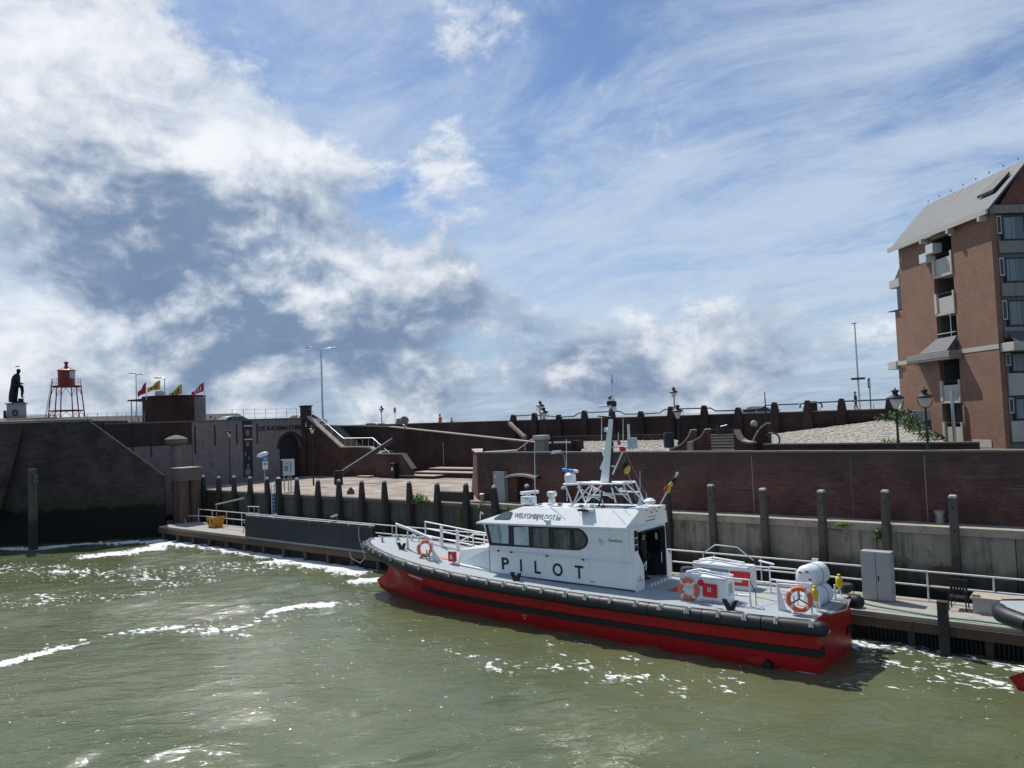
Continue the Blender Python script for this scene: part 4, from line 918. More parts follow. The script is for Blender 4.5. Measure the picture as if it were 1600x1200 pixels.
def scroll(label, pix, y, thick, depthcap, mat='brick_stair'):
    # wall standing across the view with a concave top edge: pix = top edge from left to right
    T = [yp(u, v, y) for u, v in pix]; t = thing('curved_stair_wall', label, 'stair wall', (T[0].x, y, 5.0), 'curved walls of the terrace stairs')
    n_ = len(T)
    MB().grid([[(p.x, y, 4.6) for p in T], [(p.x, y, p.z) for p in T], [(p.x, y+thick, p.z) for p in T], [(p.x, y+thick, 4.6) for p in T]]).grid([[(T[0].x, y, 4.6), (T[0].x, y, T[0].z)], [(T[0].x, y+thick, 4.6), (T[0].x, y+thick, T[0].z)]]).grid([[(T[-1].x, y, 4.6), (T[-1].x, y, T[-1].z)], [(T[-1].x, y+thick, 4.6), (T[-1].x, y+thick, T[-1].z)]]).build('wall_face', mat, t)
    for i in range(n_-1):
        p, q_ = T[i], T[i+1]; e = (q_-p).normalized()*.01; nn = Vector((-(q_-p).z, 0, (q_-p).x)).normalized(); nn = nn if nn.z > 0 else -nn
        A_ = [Vector((p.x, y-.04, p.z))+e+nn*.003, Vector((q_.x, y-.04, q_.z))-e+nn*.003, Vector((q_.x, y+depthcap, q_.z))-e+nn*.003, Vector((p.x, y+depthcap, p.z))+e+nn*.003]
        MB().add(A_+[v+nn*.09 for v in A_], [(0,1,2,3), (4,5,6,7), (0,1,5,4), (1,2,6,5), (2,3,7,6), (3,0,4,7)]).build('coping_stone', 'coping', t)
    return t
scroll('first curved brick stair wall with pale coping next to the cobbled strip', [(1046, 703), (1056, 700), (1064, 696), (1071, 690), (1077, 682), (1080.5, 672)], 42.5, .6, .75)
scroll('second curved brick stair wall with end post beside the dark steps', [(1078, 692), (1086, 689), (1093, 685), (1099, 679), (1103, 671)], 42.0, .6, .75)
scroll('pinkish bowl-shaped brick stair wall right of the dark steps', [(1146, 672), (1148.5, 679), (1153, 686), (1160, 691), (1168, 693), (1177, 693)], 41.0, .6, .7)
scroll('large scroll-shaped brick wall beside the cobbled slope and tall black pole', [(1176.5, 694), (1180, 684), (1185, 675), (1191, 668), (1199, 662)][::1], 41.6, .5, .6, 'brick_dark')
p = yp(1079, 690, 41.8); one('stair_post', MB().taper((p.x, 41.75), 4.6, p.z, .3, .28), 'coping', 'pale square post at the foot of the second curved stair wall', 'post', (p.x, 41.75, 4.6))
q = yp(1178, 662, 43); MB().taper((q.x, 43), 4.6, q.z-.19, .3, .24); one('stone_ball', MB().lathe([(.02, -.2), (.11, -.165), (.18, -.08), (.2, 0), (.18, .08), (.11, .165), (.02, .2)], (q.x, 43, q.z), 14), 'coping', 'round stone ball on a slim post behind the scroll-shaped stair wall', 'ornament', (q.x, 43, q.z-.2), smooth=True)
one('ball_post', MB().taper((q.x, 43), 4.6, q.z-.17, .34, .26), 'brick_dark', 'slim brick post carrying the round stone ball', 'post', (q.x, 43, 4.6))
q = yp(1203, 688, 40.2); one('ring_railing', MB().tube(arc((q.x, 40.6, q.z), .38, R(-120), R(150), 16, 'y'), .045, 6), 'black_metal', 'black ring-shaped railing at the end of the cobbled slope', 'railing', (q.x, 40.6, q.z-.3), smooth=True)
q = yp(1199, 690, 42); tp = yp(1197, 613, 42); one('flag_pole', MB().lathe([(.045, 5.2), (.03, tp.z)], (q.x, 42, 0), 8), 'black_metal', 'tall thin black pole behind the scroll-shaped stair wall', 'pole', (q.x, 42, 5.2))
ds = thing('dark_steps', 'dark stone steps between the curved stair walls', 'stairs', (yp(1125, 690, 45).x, 44, 5.2))
for i in range(8):
    y = 42+i*.55; x0_, x1_ = yp(1104-i*.5, 690, y).x, yp(1147, 690, y).x
    MB().b(x0_, x1_, y, y+.9, 4.8, 5.35+i*.16).build('step', 'coping_dark', ds)
x0_, x1_ = yp(1108, 690, 46.6).x, yp(1150, 690, 46.6).x
MB().b(x0_, x1_, 46.5, 47, 4.8, zA(1125, 671, 46.5)).build('back_wall', 'brick_dark', ds)
p0 = yp(1124, 669, 46.3); MB().tube([yp(1120, 668, 46.3), yp(1136, 664, 46.3)], .035, 6).build('handrail', 'galv', ds)
facing(MB(), yp(1129, 672, 46.42), .75, .55, .06).build('niche', 'timber_black', ds)
p = yp(1060, 685, 47.4); one('blue_drum', MB().lathe([(.34, 5.1), (.35, p.z+.3), (.30, p.z+.45)], (p.x, 46.0, 0), 14), 'navy_panel', 'dark blue cylinder at the foot of the hooped lantern by the curved wall', 'drum', (p.x, 46.0, 5.1), smooth=True)
q = yp(1142, 699, 41.8); leaf_clump('weed_tuft', 'small dry weed at the foot of the dark steps', 'plant', (q.x, 41.8, 5.35), .3, .5, 70, 'weed_leaf', 9)
# shrubs along the right edge of the slope
SB = [(1412, 648, 52), (1418, 654, 50.5), (1424, 661, 49), (1431, 668, 47.5), (1437, 675, 46), (1444, 681, 44.5), (1450, 687, 43), (1457, 691, 42)]
lb = ['shrub at the top of the row between the cobbled slope and the apartment block', 'second shrub from the top of the row beside the cobbled slope', 'third shrub from the top of the row beside the cobbled slope', 'fourth shrub from the top of the row beside the cobbled slope', 'fourth shrub from the foot of the row beside the cobbled slope', 'third shrub from the foot of the row beside the cobbled slope', 'second shrub from the foot of the row beside the cobbled slope', 'shrub at the foot of the row by the kerb wall and lantern']
for i, (u, v, y) in enumerate(SB):
    q = yp(u, v+4, y); leaf_clump('shrub', lb[i], 'shrub', (q.x, y, q.z-.1), .75, .7, 420, 'bush_leaf', 20+i, ls=.2, group='shrubs beside the cobbled slope')
q = yp(1393, 651, 53.2); leaf_clump('shrub', 'low dark shrub at the foot of the last pilaster above the slope', 'shrub', (q.x-.2, 53.0, q.z-.1), .8, .5, 260, 'bush_leaf', 40, ls=.18)
for u, v, y, l_ in ((1385, 691, 40.9, 'small weed low on the cobbles near the hooped lantern'), (1402, 693, 40.8, 'small dry weed tuft on the cobbles behind the lantern post')):
    q = yp(u, v, y); leaf_clump('weed_tuft', l_, 'plant', (q.x, y, q.z), .3, .25, 60, 'weed_leaf', 50+u)
# ================================================================ apartment building on the right
BA = Vector((-6.95, 62.0, 0)); BB = Vector((-14.55, 70.2, 0)); ba = (BB-BA).normalized(); bb = Vector((-ba.y, ba.x, 0))
if bb.x < 0: bb = -bb
bo = -bb          # outward normal of the balcony facade ; right face outward = -ba
BX = Matrix(((ba.x, bb.x, 0, BA.x), (ba.y, bb.y, 0, BA.y), (0, 0, 1, 0), (0, 0, 0, 1)))   # local x = along facade (s), y = into building (t), z
bd = thing('apartment_building', 'brown brick apartment block with concrete balconies and grey gabled roof', 'building', (-8, 66, 5))
def B_(): return MB(BX)
def bpart(mb, nm, mt, par=None, **k): return mb.build(nm, mt, par or bd, **k)
s0, s1, sF = 4.30, 6.68, 11.2
for bx_ in ((0, s0, 0, .35, 3, 21.05), (s1, sF, 0, .35, 3, 20.95), (sF, 12.5, .15, .5, 3, 15.85), (.36, 12, 6, 6.3, 3, 20)): bpart(B_().b(*bx_), 'wall_face', 'brick_building')
for bx_ in ((s0-.3, s0, .351, 1.7, 3, 21), (s1, s1+.3, .351, 1.7, 3, 21), (s0-.3, s1+.3, 1.702, 2.0, 3, 21)): bpart(B_().b(*bx_), 'balcony_recess', 'recess_shade')  # recess walls coloured dark to stand in for the shade inside the balconies
bpart(B_().b(s0, s1, .002, .348, 20.66, 21.04), 'recess_lintel', 'concrete_grey')
bpart(B_().b(sF, sF+.35, .36, 6, 3, 21), 'end_wall', 'brick_building')
bpart(B_().b(-.02, s0, -.03, 0, 11.5, 11.82), 'belt_course', 'concrete_pale'); bpart(B_().b(s1+.02, 12.4, -.03, 0, 11.22, 11.54), 'belt_course', 'concrete_pale')
for zf, zt in ((17.75, 19.25), (14.80, 16.22), (8.03, 9.48), (4.76, 6.28)):
    b = bpart(B_().b(s0+.03, s1-.03, .0, .12, zf+.02, zt-.25), 'balcony', 'concrete_pale', bevel=.015)
    bpart(B_().b(s0+.02, s1-.02, -.06, 1.69, zf-.18, zf), 'balcony_slab', 'concrete_pale', b)
    for bx_ in ((s1-.30, s1-.01), (s0+.01, s0+.18)): bpart(B_().b(bx_[0], bx_[1], -.10, .10, zf+.001, zt+.12), 'balcony_cheek', 'concrete_pale', b)
    bpart(B_().tube([(s0+.15, .05, zt+.05), (s1-.3, .05, zt+.05)], .03, 6), 'balcony_rail', 'frame_dark', b)
    w = bpart(B_().b(s0+.1, s1-.1, 1.62, 1.69, zf+.1, zf+2.6), 'balcony_door', 'frame_dark'); bpart(B_().b(s0+.2, s0+1.1, 1.60, 1.615, zf+.2, zf+2.5), 'pane', 'window_dark', w); bpart(B_().b(s0+1.25, s1-.2, 1.60, 1.615, zf+.2, zf+2.5), 'pane', 'window_dark', w)
bpart(B_().b(s0+.03, s1-.03, .3, 1.69, 12.55, 12.75), 'balcony_floor', 'concrete_grey')
bpart(B_().tube([(s0+.1, -.05, 13.2), (s1-.1, -.05, 13.2)], .03, 6).tube([(s0+.6, -.05, 12.7), (s0+.6, -.05, 14.7)], .03, 6), 'balcony_rail', 'frame_white')
for i in range(9): bpart(B_().b(s0+.15, s0+1.5, .5, .53, 6.4+i*.17, 6.45+i*.17), 'blind_slat', 'grey_ink')
bpart(B_().b(s1-.9, s1-.75, .3, .36, 6.3, 8.0), 'window_post', 'frame_white')
# air-conditioning boxes on the top balcony
for sx_, zz in ((6.75, 18.95), (5.85, 19.5)): bpart(B_().b(sx_-.1, sx_+.8, -.55, -.02 if sx_ > 6.7 else .2, zz, zz+.72), 'vent_box', 'frame_white', bevel=.02)
# sloping glass canopy above the third balcony
aw = bpart(B_().b(3.95, 9.45, -.95, 0, 11.15, 11.75).b(3.97, 9.43, -.98, -.9, 11.3, 11.7), 'canopy_box', 'concrete_grey', bevel=.02)
bpart(B_().add([(4.35, -.9, 11.78), (7.9, -.9, 11.78), (6.75, -.02, 12.9), (4.35, -.02, 12.9)], [(0,1,2,3)]).add([(4.35, -.9, 11.76), (4.35, -.02, 12.88), (4.35, -.02, 11.76)], [(0,1,2)]).add([(7.9, -.9, 11.76), (6.75, -.02, 12.88), (7.9, -.02, 11.76)], [(0,1,2)]), 'canopy_roof', 'roof_metal', aw)
bpart(B_().b(5.6, 8.6, -.8, -.7, 10.95, 11.02), 'canopy_lamp', 'frame_dark', aw)
bpart(B_().b(12.4, 13.7, -.1, 1.0, 10.9, 11.6), 'end_canopy', 'concrete_pale', bevel=.04)
bpart(B_().b(12.0, 13.3, -.05, .9, 15.9, 15.95), 'ledge', 'frame_dark')
bpart(B_().b(11.4, 12.9, .0, 1.1, 17.85, 18.55), 'end_balcony', 'concrete_pale', bevel=.04); bpart(B_().b(11.6, 12.3, .3, 1.0, 15.96, 17.84), 'end_window', 'window_dark'); bpart(B_().add([(11.3, .2, 18.56), (12.4, .2, 18.56), (11.3, .2, 19.7), (11.3, 1.2, 18.56), (12.4, 1.2, 18.56), (11.3, 1.2, 19.7)], [(0,1,2), (3,4,5), (0,1,4,3), (1,2,5,4)]), 'dormer', 'roof_metal')
bpart(B_().b(1.35, 3.35, -.04, 0, 4.62, 5.15), 'vent_panel', 'concrete_pale'); bpart(B_().b(1.4, 3.3, -.03, 0, 4.3, 4.6), 'vent_slot', 'interior_dark')
bpart(B_().tube([(4.75, -.45, 4), (4.72, -.45, 8.8)], .13, 8), 'downpipe', 'galv')
# roof
rt, rz = 2.85, 24.45
ez = 21.25
roof = bpart(B_().add([(-.35, -.40, ez-.30), (11.55, -.40, ez-.30), (11.55, rt, rz+.05), (-.35, rt, rz+.05), (-.35, -.40, ez-.10), (11.55, -.40, ez-.10), (11.55, rt, rz+.25), (-.35, rt, rz+.25)], [(0,1,2,3), (4,5,6,7), (0,1,5,4), (1,2,6,5), (2,3,7,6), (3,0,4,7)]), 'roof', 'roof_metal')
bpart(B_().add([(-.35, 2*rt+.5, ez-.35), (11.55, 2*rt+.5, ez-.35), (11.55, rt+.01, rz+.05), (-.35, rt+.01, rz+.05), (-.35, 2*rt+.5, ez-.15), (11.55, 2*rt+.5, ez-.15), (11.55, rt+.01, rz+.24), (-.35, rt+.01, rz+.24)], [(0,1,2,3), (4,5,6,7), (0,1,5,4), (1,2,6,5), (2,3,7,6), (3,0,4,7)]), 'roof', 'roof_metal')
for i in range(15):
    s_ = -.3+i*.86; bpart(B_().add([(s_, -.41, ez-.15), (s_+.025, -.41, ez-.15), (s_+.025, rt, rz+.25), (s_, rt, rz+.25), (s_, -.41, ez-.135), (s_+.025, -.41, ez-.135), (s_+.025, rt, rz+.265), (s_, rt, rz+.265)], [(0,1,2,3), (4,5,6,7), (0,1,5,4), (1,2,6,5), (2,3,7,6), (3,0,4,7)]), 'roof_seam', 'roof_metal', roof)
sl = (rz-ez+.35)/(rt+.55)
def onroof(s_, t_, h=.3): return (s_, t_, ez-.15+(t_+.55)*sl+h)
bpart(B_().add([onroof(.5, .75, .12), onroof(2.2, .75, .12), onroof(1.4, 1.9, .12), onroof(.3, 1.9, .12), onroof(.5, .75, .34), onroof(2.2, .75, .34), onroof(1.4, 1.9, .34), onroof(.3, 1.9, .34)], [(0,1,2,3), (4,5,6,7), (0,1,5,4), (1,2,6,5), (2,3,7,6), (3,0,4,7)]), 'roof_window', 'frame_dark', roof)
for i in range(8): q = onroof(.6+i*1.5, rt-.02, .26); bpart(B_().lathe([(.04, q[2]), (.05, q[2]+.14)], (q[0], q[1], 0), 6), 'ridge_bracket', 'steel_grey', roof)
bpart(B_().b(-.36, 11.95, -.54, -.405, ez-.42, ez-.08), 'gutter', 'concrete_pale')
for s_ in (.4, 3.9, 7.2): bpart(B_().b(s_-.12, s_+.12, -.6, 0, ez-.75, ez-.4), 'eave_bracket', 'concrete_pale')
# right-hand (window) face
bpart(B_().add([(.02, 0.36, ez-.3), (.02, 2*rt, ez-.3), (.02, rt, rz)], [(0,1,2)]).b(.02, .3, .36, 2*rt, 20.95, ez-.3), 'gable', 'brick_gable')
bpart(B_().b(-.12, .02, -.05, 12, 20.92, 21.5), 'frieze', 'concrete_grey')
bpart(B_().b(0, .3, .351, .46, 3, 20.92), 'corner_strip', 'brick_gable')
bpart(B_().b(.25, .5, .46, 14, 3, 20.92), 'back_wall', 'concrete_grey')
for zt, zb, zs_, warm in ((20.77, 19.0, 18.13, 0), (17.81, 16.05, 15.1, 1), (14.83, 12.99, 12.2, 0), (11.17, 9.78, 8.22, 1), (8.05, 6.49, 5.03, 0)):
    for t0 in (.46, 4.2, 8.0):
        w = bpart(B_().b(.02, .12, t0, t0+.36, zb+.5, zt), 'side_window', 'frame_white'); bpart(B_().b(.005, .02, t0+.07, t0+.29, zb+.58, zt-.08), 'pane', 'window_dark', w)
        w = bpart(B_().b(.06, .16, t0+.40, t0+3.6, zb, zt+.02), 'window', 'frame_dark')
        for j in range(2):
            tj = t0+.50+j*1.58; bpart(B_().b(.035, .058, tj, tj+1.45, zb+.12, zt-.1), 'pane', 'window_green', w)
            for k in range(6): bpart(B_().b(.022, .034, tj+.06+k*.16+.04*math.sin(k*2.1+zt)+(.5 if j else 0), tj+.19+k*.16+.03*math.sin(k*1.3)+(.5 if j else 0), zb+.14, zt-.12), 'curtain_fold', 'curtain', w) if k < 5 else None
        bpart(B_().b(-.10, .05, t0+.02, t0+3.66, zs_, zb-.03), 'spandrel', 'concrete_pale' if zt < 12 else 'concrete_grey', bevel=.015)
cn = bpart(B_().b(-1.3, .02, .10, 9, 11.25, 11.85), 'canopy_box', 'concrete_pale', bevel=.03)
bpart(B_().add([(-1.25, .2, 11.86), (-1.25, 9, 11.86), (.0, 9, 12.75), (.0, .6, 12.75)], [(0,1,2,3)]), 'canopy_roof', 'roof_metal', cn)

# ================================================================ top of the fort: turret, flags, lighthouse, statue
tc_ = dp(273, 655, 77.5); tr = 45*77.5/1190
tu = thing('round_turret', 'round rust-brown brick turret on top of the casemates', 'turret', (tc_.x, tc_.y, 7.85))
ztt = dp(273, 618, 75).z
MB().lathe([(tr, 7.7), (tr, ztt-.1), (tr+.06, ztt-.1), (tr+.06, ztt+.05), (tr-.3, ztt+.05)], (tc_.x, tc_.y, 0), 40).build('drum', 'brick_turret', tu, smooth=True, auto=.5)
a0 = math.atan2(-tc_.y, -tc_.x)
mb = MB(); mb.grid([[(tc_.x+(tr+.03)*math.cos(a0+R(a)), tc_.y+(tr+.03)*math.sin(a0+R(a)), z) for a in range(38, 96, 6)] for z in (7.8, ztt-.12)]); mb.build('plaster_panel', 'plaster', tu, flip=False)
c_ = dp(249, 614, 76); MB().lathe([(.42, ztt), (.42, c_.z+.05), (.36, c_.z+.2)], (c_.x, c_.y, 0), 12).build('vent_pot', 'concrete_pale', tu, smooth=True)
p0 = dp(199, 627, 76); p1 = dp(229, 624, 76)
cnp = thing('terrace_canopy', 'flat dark canopy on thin posts beside the round turret', 'canopy', (p0.x, p0.y, 7.85))
MB().add([p0, p1, p1+_F0*2.5, p0+_F0*2.5, *(p+Vector((0, 0, .12)) for p in (p0, p1, p1+_F0*2.5, p0+_F0*2.5))], [(0,1,2,3), (4,5,6,7), (0,1,5,4), (1,2,6,5), (2,3,7,6), (3,0,4,7)]).build('roof', 'frame_dark', cnp)
for q in (p0+_R0*.4, p0+_R0*.4+_F0*2.3): MB().tube([q, (q.x, q.y, 7.8)], .05, 6).build('post', 'steel_grey', cnp)
def flag(name, label, u, vtop, vbase, dep, tipu, tipv, fh, mat, printc=None, dark=True):
    a_ = dp(u, vtop, dep); b_ = dp(u, vbase, dep); t = thing(name, label, 'flag', (a_.x, a_.y, b_.z), 'flags on the turret')
    MB().tube([(a_.x, a_.y, b_.z), tuple(a_)], .03, 6).build('pole', 'white_rail', t)
    tip = dp(tipu, tipv, dep); rows = []; n_ = 9
    for j in range(5):
        row = []
        for i in range(n_+1):
            f = i/n_; p = a_.lerp(tip, f) if False else Vector(a_)+(Vector(tip)-Vector(a_))*f
            p = p - Vector((0, 0, fh*(j/4)*(1-.45*f))) - _F0*(.16*math.sin(f*7+j*.5)*f) + Vector((0, 0, .05*math.sin(f*6.5+j)))
            row.append(p)
        rows.append(row)
    MB().grid(rows).build('cloth', mat, t, flip=False, smooth=True)
    if printc:
        for k in range(3):
            i0 = 2+k*2; r0 = [rows[1][i0], rows[1][i0+1], rows[3][i0+1], rows[3][i0]]
            MB().add([p-_F0*.02 for p in r0], [(0,1,2,3)]).build('print', printc, t, flip=False)
    return t
flag('flag', 'limp red flag beside the canopy of the turret', 228, 597, 625, 74, 216, 612, 1.0, 'flag_red', 'flag_red')
flag('flag', 'yellow flag with dark print by the turret vent', 250, 594, 617, 75.5, 231, 606, .85, 'flag_yellow', 'rust_red')
flag('flag', 'yellow flag with dark print in the middle of the turret roof', 284, 600, 617, 76.5, 265, 615, .9, 'flag_yellow', 'rust_red')
flag('flag', 'red flag with white print on the turret edge by the plaster panel', 318.5, 597, 622, 75, 300, 613, .8, 'flag_red', 'white_ink')
def pole_lamp(name, label, u, vtop, vfoot, dep, foot_z, heads, r=.07, group=None):
    a_ = dp(u, vtop, dep); t = thing(name, label, 'street lamp', (a_.x, a_.y, foot_z), group)
    MB().lathe([(r*1.3, foot_z), (r*.8, a_.z)], (a_.x, a_.y, 0), 8).build('pole', 'galv', t, smooth=True)
    for s_, rise, L_ in heads:
        e = a_+_R0*(s_*L_)+Vector((0, 0, rise)); MB().tube([a_, a_+_R0*(s_*L_*.35)+Vector((0, 0, rise*.8)), e], .035, 6).build('arm', 'galv', t, smooth=True)
        h = e+_R0*(s_*.3); MB().lathe([(.03, -.42), (.13, -.2), (.14, .15), (.05, .42)], (0, 0, 0), 10, 'x')
        mb_ = MB(); mb_.lathe([(.03, -.42), (.13, -.2), (.14, .15), (.05, .42)], (0, 0, 0), 10, 'x'); rr = Matrix.Translation(h) @ Matrix.Rotation(math.atan2(_R0.y, _R0.x)+(0 if s_ > 0 else math.pi), 4, 'Z') @ Matrix.Diagonal((1, 1, .6, 1)); mb_.v = [rr @ v for v in mb_.v]; mb_.build('lamp_head', 'glow_head', t, smooth=True)
    return t
LD = pole_lamp('road_lamp', 'tall double-armed road lamp with a gull behind the brick stairs', 501.5, 549, 662, 85, 7.5, ((-1, .55, 1.3), (1, .35, 1.2)), .10)
pole_lamp('road_lamp', 'thin lamp pole with two small heads behind the turret canopy', 212.5, 586, 655, 90, 10.0, ((-1, .25, .15), (1, .1, .35)), .06)
pole_lamp('road_lamp', 'short dark lamp pole with one flat head on the turret roof', 257, 590, 617, 76, ztt, ((-1, .02, .35),), .05)
# lighthouse
lc = dp(104.5, 656, 95); lz = 10.1; k_ = 95/1190
lh = thing('lighthouse', 'small red iron lighthouse with white lantern pane on lattice legs', 'lighthouse', (lc.x, lc.y, lz))
zpl = dp(104, 604.5, 95).z; ztop = dp(104, 566, 95).z; rL = 11.9*k_
for i in range(6):
    a = R(20+60*i); b0 = (lc.x+2.05*math.cos(a), lc.y+2.05*math.sin(a), lz-.1); b1 = (lc.x+1.62*math.cos(a), lc.y+1.62*math.sin(a), zpl)
    MB().tube([b0, b1], [.075, .06], 6).build('leg', 'rust_red', lh, smooth=True)
    a2 = R(80+60*i)
    def at(aa, f): r_ = 2.05+(1.62-2.05)*f; return Vector((lc.x+r_*math.cos(aa), lc.y+r_*math.sin(aa), lz+(zpl-lz)*f))
    MB().tube([at(a, .27), at(a2, .27)], .075, 6).build('ring_beam', 'tower_red', lh)
    for f0, f1 in ((.72, 1.0), (.04, .26)):
        m_ = (at(a, f1)+at(a2, f1))/2; MB().tube([at(a, f0), at(a, f0).lerp(at(a2, f0), .12)*.5+(at(a, f1).lerp(m_, .4))*.5, at(a, f1).lerp(m_, .85)], .028, 5).build('curved_brace', 'rust_red', lh)
        MB().tube([at(a2, f0), at(a2, f0).lerp(at(a, f0), .12)*.5+(at(a2, f1).lerp(m_, .4))*.5, at(a2, f1).lerp(m_, .85)], .028, 5).build('curved_brace', 'rust_red', lh)
MB().lathe([(1.70, zpl), (1.72, zpl+.06), (1.72, zpl+.14), (1.0, zpl+.15)], (lc.x, lc.y, 0), 12).build('platform', 'rust_red', lh)
zr = dp(104, 579, 95).z
MB().lathe([(rL, zpl+.15), (rL, zr-.02)], (lc.x, lc.y, 0), 12).build('lantern_room', 'tower_red', lh)
MB().lathe([(rL+.1, zr-.02), (rL+.1, zr+.05), (.22, zr+.5), (.2, zr+.52)], (lc.x, lc.y, 0), 12).build('roof', 'tower_red', lh)
MB().lathe([(.2, zr+.5), (.15, zr+.85), (.26, zr+.95), (.24, zr+1.1), (.05, ztop), (.02, ztop+.15)], (lc.x, lc.y, 0), 10).build('finial', 'rust_red', lh, smooth=True)
a0 = math.atan2(-lc.y, -lc.x)
mb = MB(); mb.grid([[(lc.x+(rL+.02)*math.cos(a0+R(a)), lc.y+(rL+.02)*math.sin(a0+R(a)), z) for a in range(22, 95, 12)] for z in (zpl+1.0, zr-.1)]); mb.build('lantern_pane', 'blind_pale', lh, flip=False)
for i in range(12):
    a = R(30*i); q = (lc.x+1.62*math.cos(a), lc.y+1.62*math.sin(a), zpl+.1); MB().tube([q, (q[0], q[1], zpl+1.0)], .02, 5).build('gallery_post', 'rust_red', lh)
for h in (.55, 1.0): MB().tube([(lc.x+1.62*math.cos(R(30*i)), lc.y+1.62*math.sin(R(30*i)), zpl+h) for i in range(12)], .016, 5, closed=True).build('gallery_rail', 'rust_red', lh)
l0, l1 = lc-_R0*2.75, lc-_R0*1.75
for off in (-.2, .2): MB().tube([(l0.x+_F0.x*off-_R0.x*off, l0.y+_F0.y*off-_R0.y*off, lz), (l1.x+_F0.x*off-_R0.x*off, l1.y+_F0.y*off-_R0.y*off, zpl+.9)], .035, 5).build('ladder_stile', 'steel_grey', lh)
# statue
sc_ = dp(26, 656, 97); kk = 97/1190; sz = 10.1; zpt = dp(26, 630, 97).z
stt = thing('statue', 'dark bronze statue of a cloaked figure with a raised knee on a pale pedestal', 'statue', (sc_.x, sc_.y, sz))
pw = 9.8*kk
SX = Matrix(((_R0.x, _F0.x, 0, sc_.x), (_R0.y, _F0.y, 0, sc_.y), (0, 0, 1, 0), (0, 0, 0, 1)))
MB(SX).taper((0, 0), sz-.2, zpt-.12, pw*2, pw*1.92).build('pedestal', 'pedestal', stt, bevel=.03)
MB(SX).taper((0, 0), sz-.2, sz+.30, pw*2.25, pw*2.15).build('plinth', 'pedestal', stt, bevel=.03)
MB(SX).b(-pw*1.14, pw*1.14, -pw*1.12, pw*1.12, zpt-.12, zpt+.02).build('cornice', 'concrete_grey', stt)
c0_ = Vector((4.5*kk, -pw-.05, sz+ (zpt-sz)*.48)); MB(SX).tube([(c0_.x+.30*math.cos(t), c0_.y, c0_.z+.30*math.sin(t)) for t in [i*math.pi/8 for i in range(16)]], .11, 6, closed=True).build('wreath', 'bush_leaf', stt, smooth=True)
MB(SX).b(-.4, pw*1.02, -pw*.5, pw*.5, zpt+.02, zpt+.18).build('base_block', 'bronze', stt)
Hs = dp(26, 577, 97).z-zpt
def skin(name, mat, parent, verts, edges, xf, levels=2, loc=None):
    me = bpy.data.meshes.new(name); o_ = ORG[parent] if parent is not None else Vector(loc)
    me.from_pydata([tuple((xf @ Vector(p))-o_) for p, r in verts], edges, []); ob = bpy.data.objects.new(name, me); COL.objects.link(ob)
    if parent is not None: ob.parent = parent
    else: ob.location = o_
    ORG[ob] = o_
    md = ob.modifiers.new('skin', 'SKIN'); md.use_smooth_shade = True
    for i, (p, r) in enumerate(verts):
        sv = me.skin_vertices[0].data[i]; sv.radius = r if isinstance(r, tuple) else (r, r); sv.use_root = (i == 0)
    sb = ob.modifiers.new('sub', 'SUBSURF'); sb.levels = levels; sb.render_levels = levels
    me.materials.append(MT[mat] if isinstance(mat, str) else mat); return ob
q = Hs/6.2
zb_ = zpt+.16; fgm = MB(SX)
sec = [(0, -.72, .62, .55), (.8, -.72, .64, .58), (1.8, -.58, .66, .60), (2.7, -.34, .70, .62), (3.5, -.16, .74, .66), (4.2, -.08, .72, .70), (4.75, .02, .58, .66), (5.08, .16, .36, .48), (5.28, .28, .20, .22)]
fgm.grid([[((xc+rx*math.cos(t)*(1+.05*math.sin(5*t)))*q, ry*math.sin(t)*q, z*q+zb_) for t in [i*2*math.pi/18 for i in range(19)]] for z, xc, rx, ry in sec])
fgm.lathe([(.02, -.42), (.22, -.34), (.31, -.12), (.32, .08), (.26, .26), (.34, .27), (.33, .32), (.22, .36), (.18, .50), (.02, .54)], (0, 0, 0), 12) if False else None
def tb(pts, rr): fgm.tube([(x*q, y*q, z*q+zb_) for x, y, z in pts], [r*q for r in rr], 10)
tb([(.28, 0, 5.2), (.42, 0, 5.45), (.44, 0, 5.7), (.42, 0, 5.95), (.38, 0, 6.12)], [.20, .30, .36, .30, .08])
tb([(.1, -.15, 3.05), (.75, -.25, 2.98), (1.15, -.25, 2.72), (1.28, -.25, 1.9), (1.16, -.25, 1.0), (1.22, -.25, .86), (1.6, -.25, .80)], [.5, .40, .32, .26, .16, .15, .10])
tb([(-.1, .1, 2.7), (-.08, .05, 1.3), (-.06, 0, .2), (.0, 0, .1), (.42, 0, .08)], [.42, .30, .19, .17, .10])
tb([(.28, -.55, 4.7), (.62, -.68, 3.75), (.95, -.6, 3.5), (1.4, -.5, 3.32), (1.8, -.5, 3.2)], [.27, .21, .16, .12, .05])
tb([(-.45, .5, 4.6), (-.62, .65, 3.6), (-.4, .6, 2.9)], [.28, .24, .18])
fgm.build('figure', 'bronze', stt, smooth=True, auto=1.2)
MB(SX).b(.62*q, 1.3*q, -.55*q, .1*q, zpt+.18, zpt+.85*q).build('foot_rest', 'bronze', stt, bevel=.05)
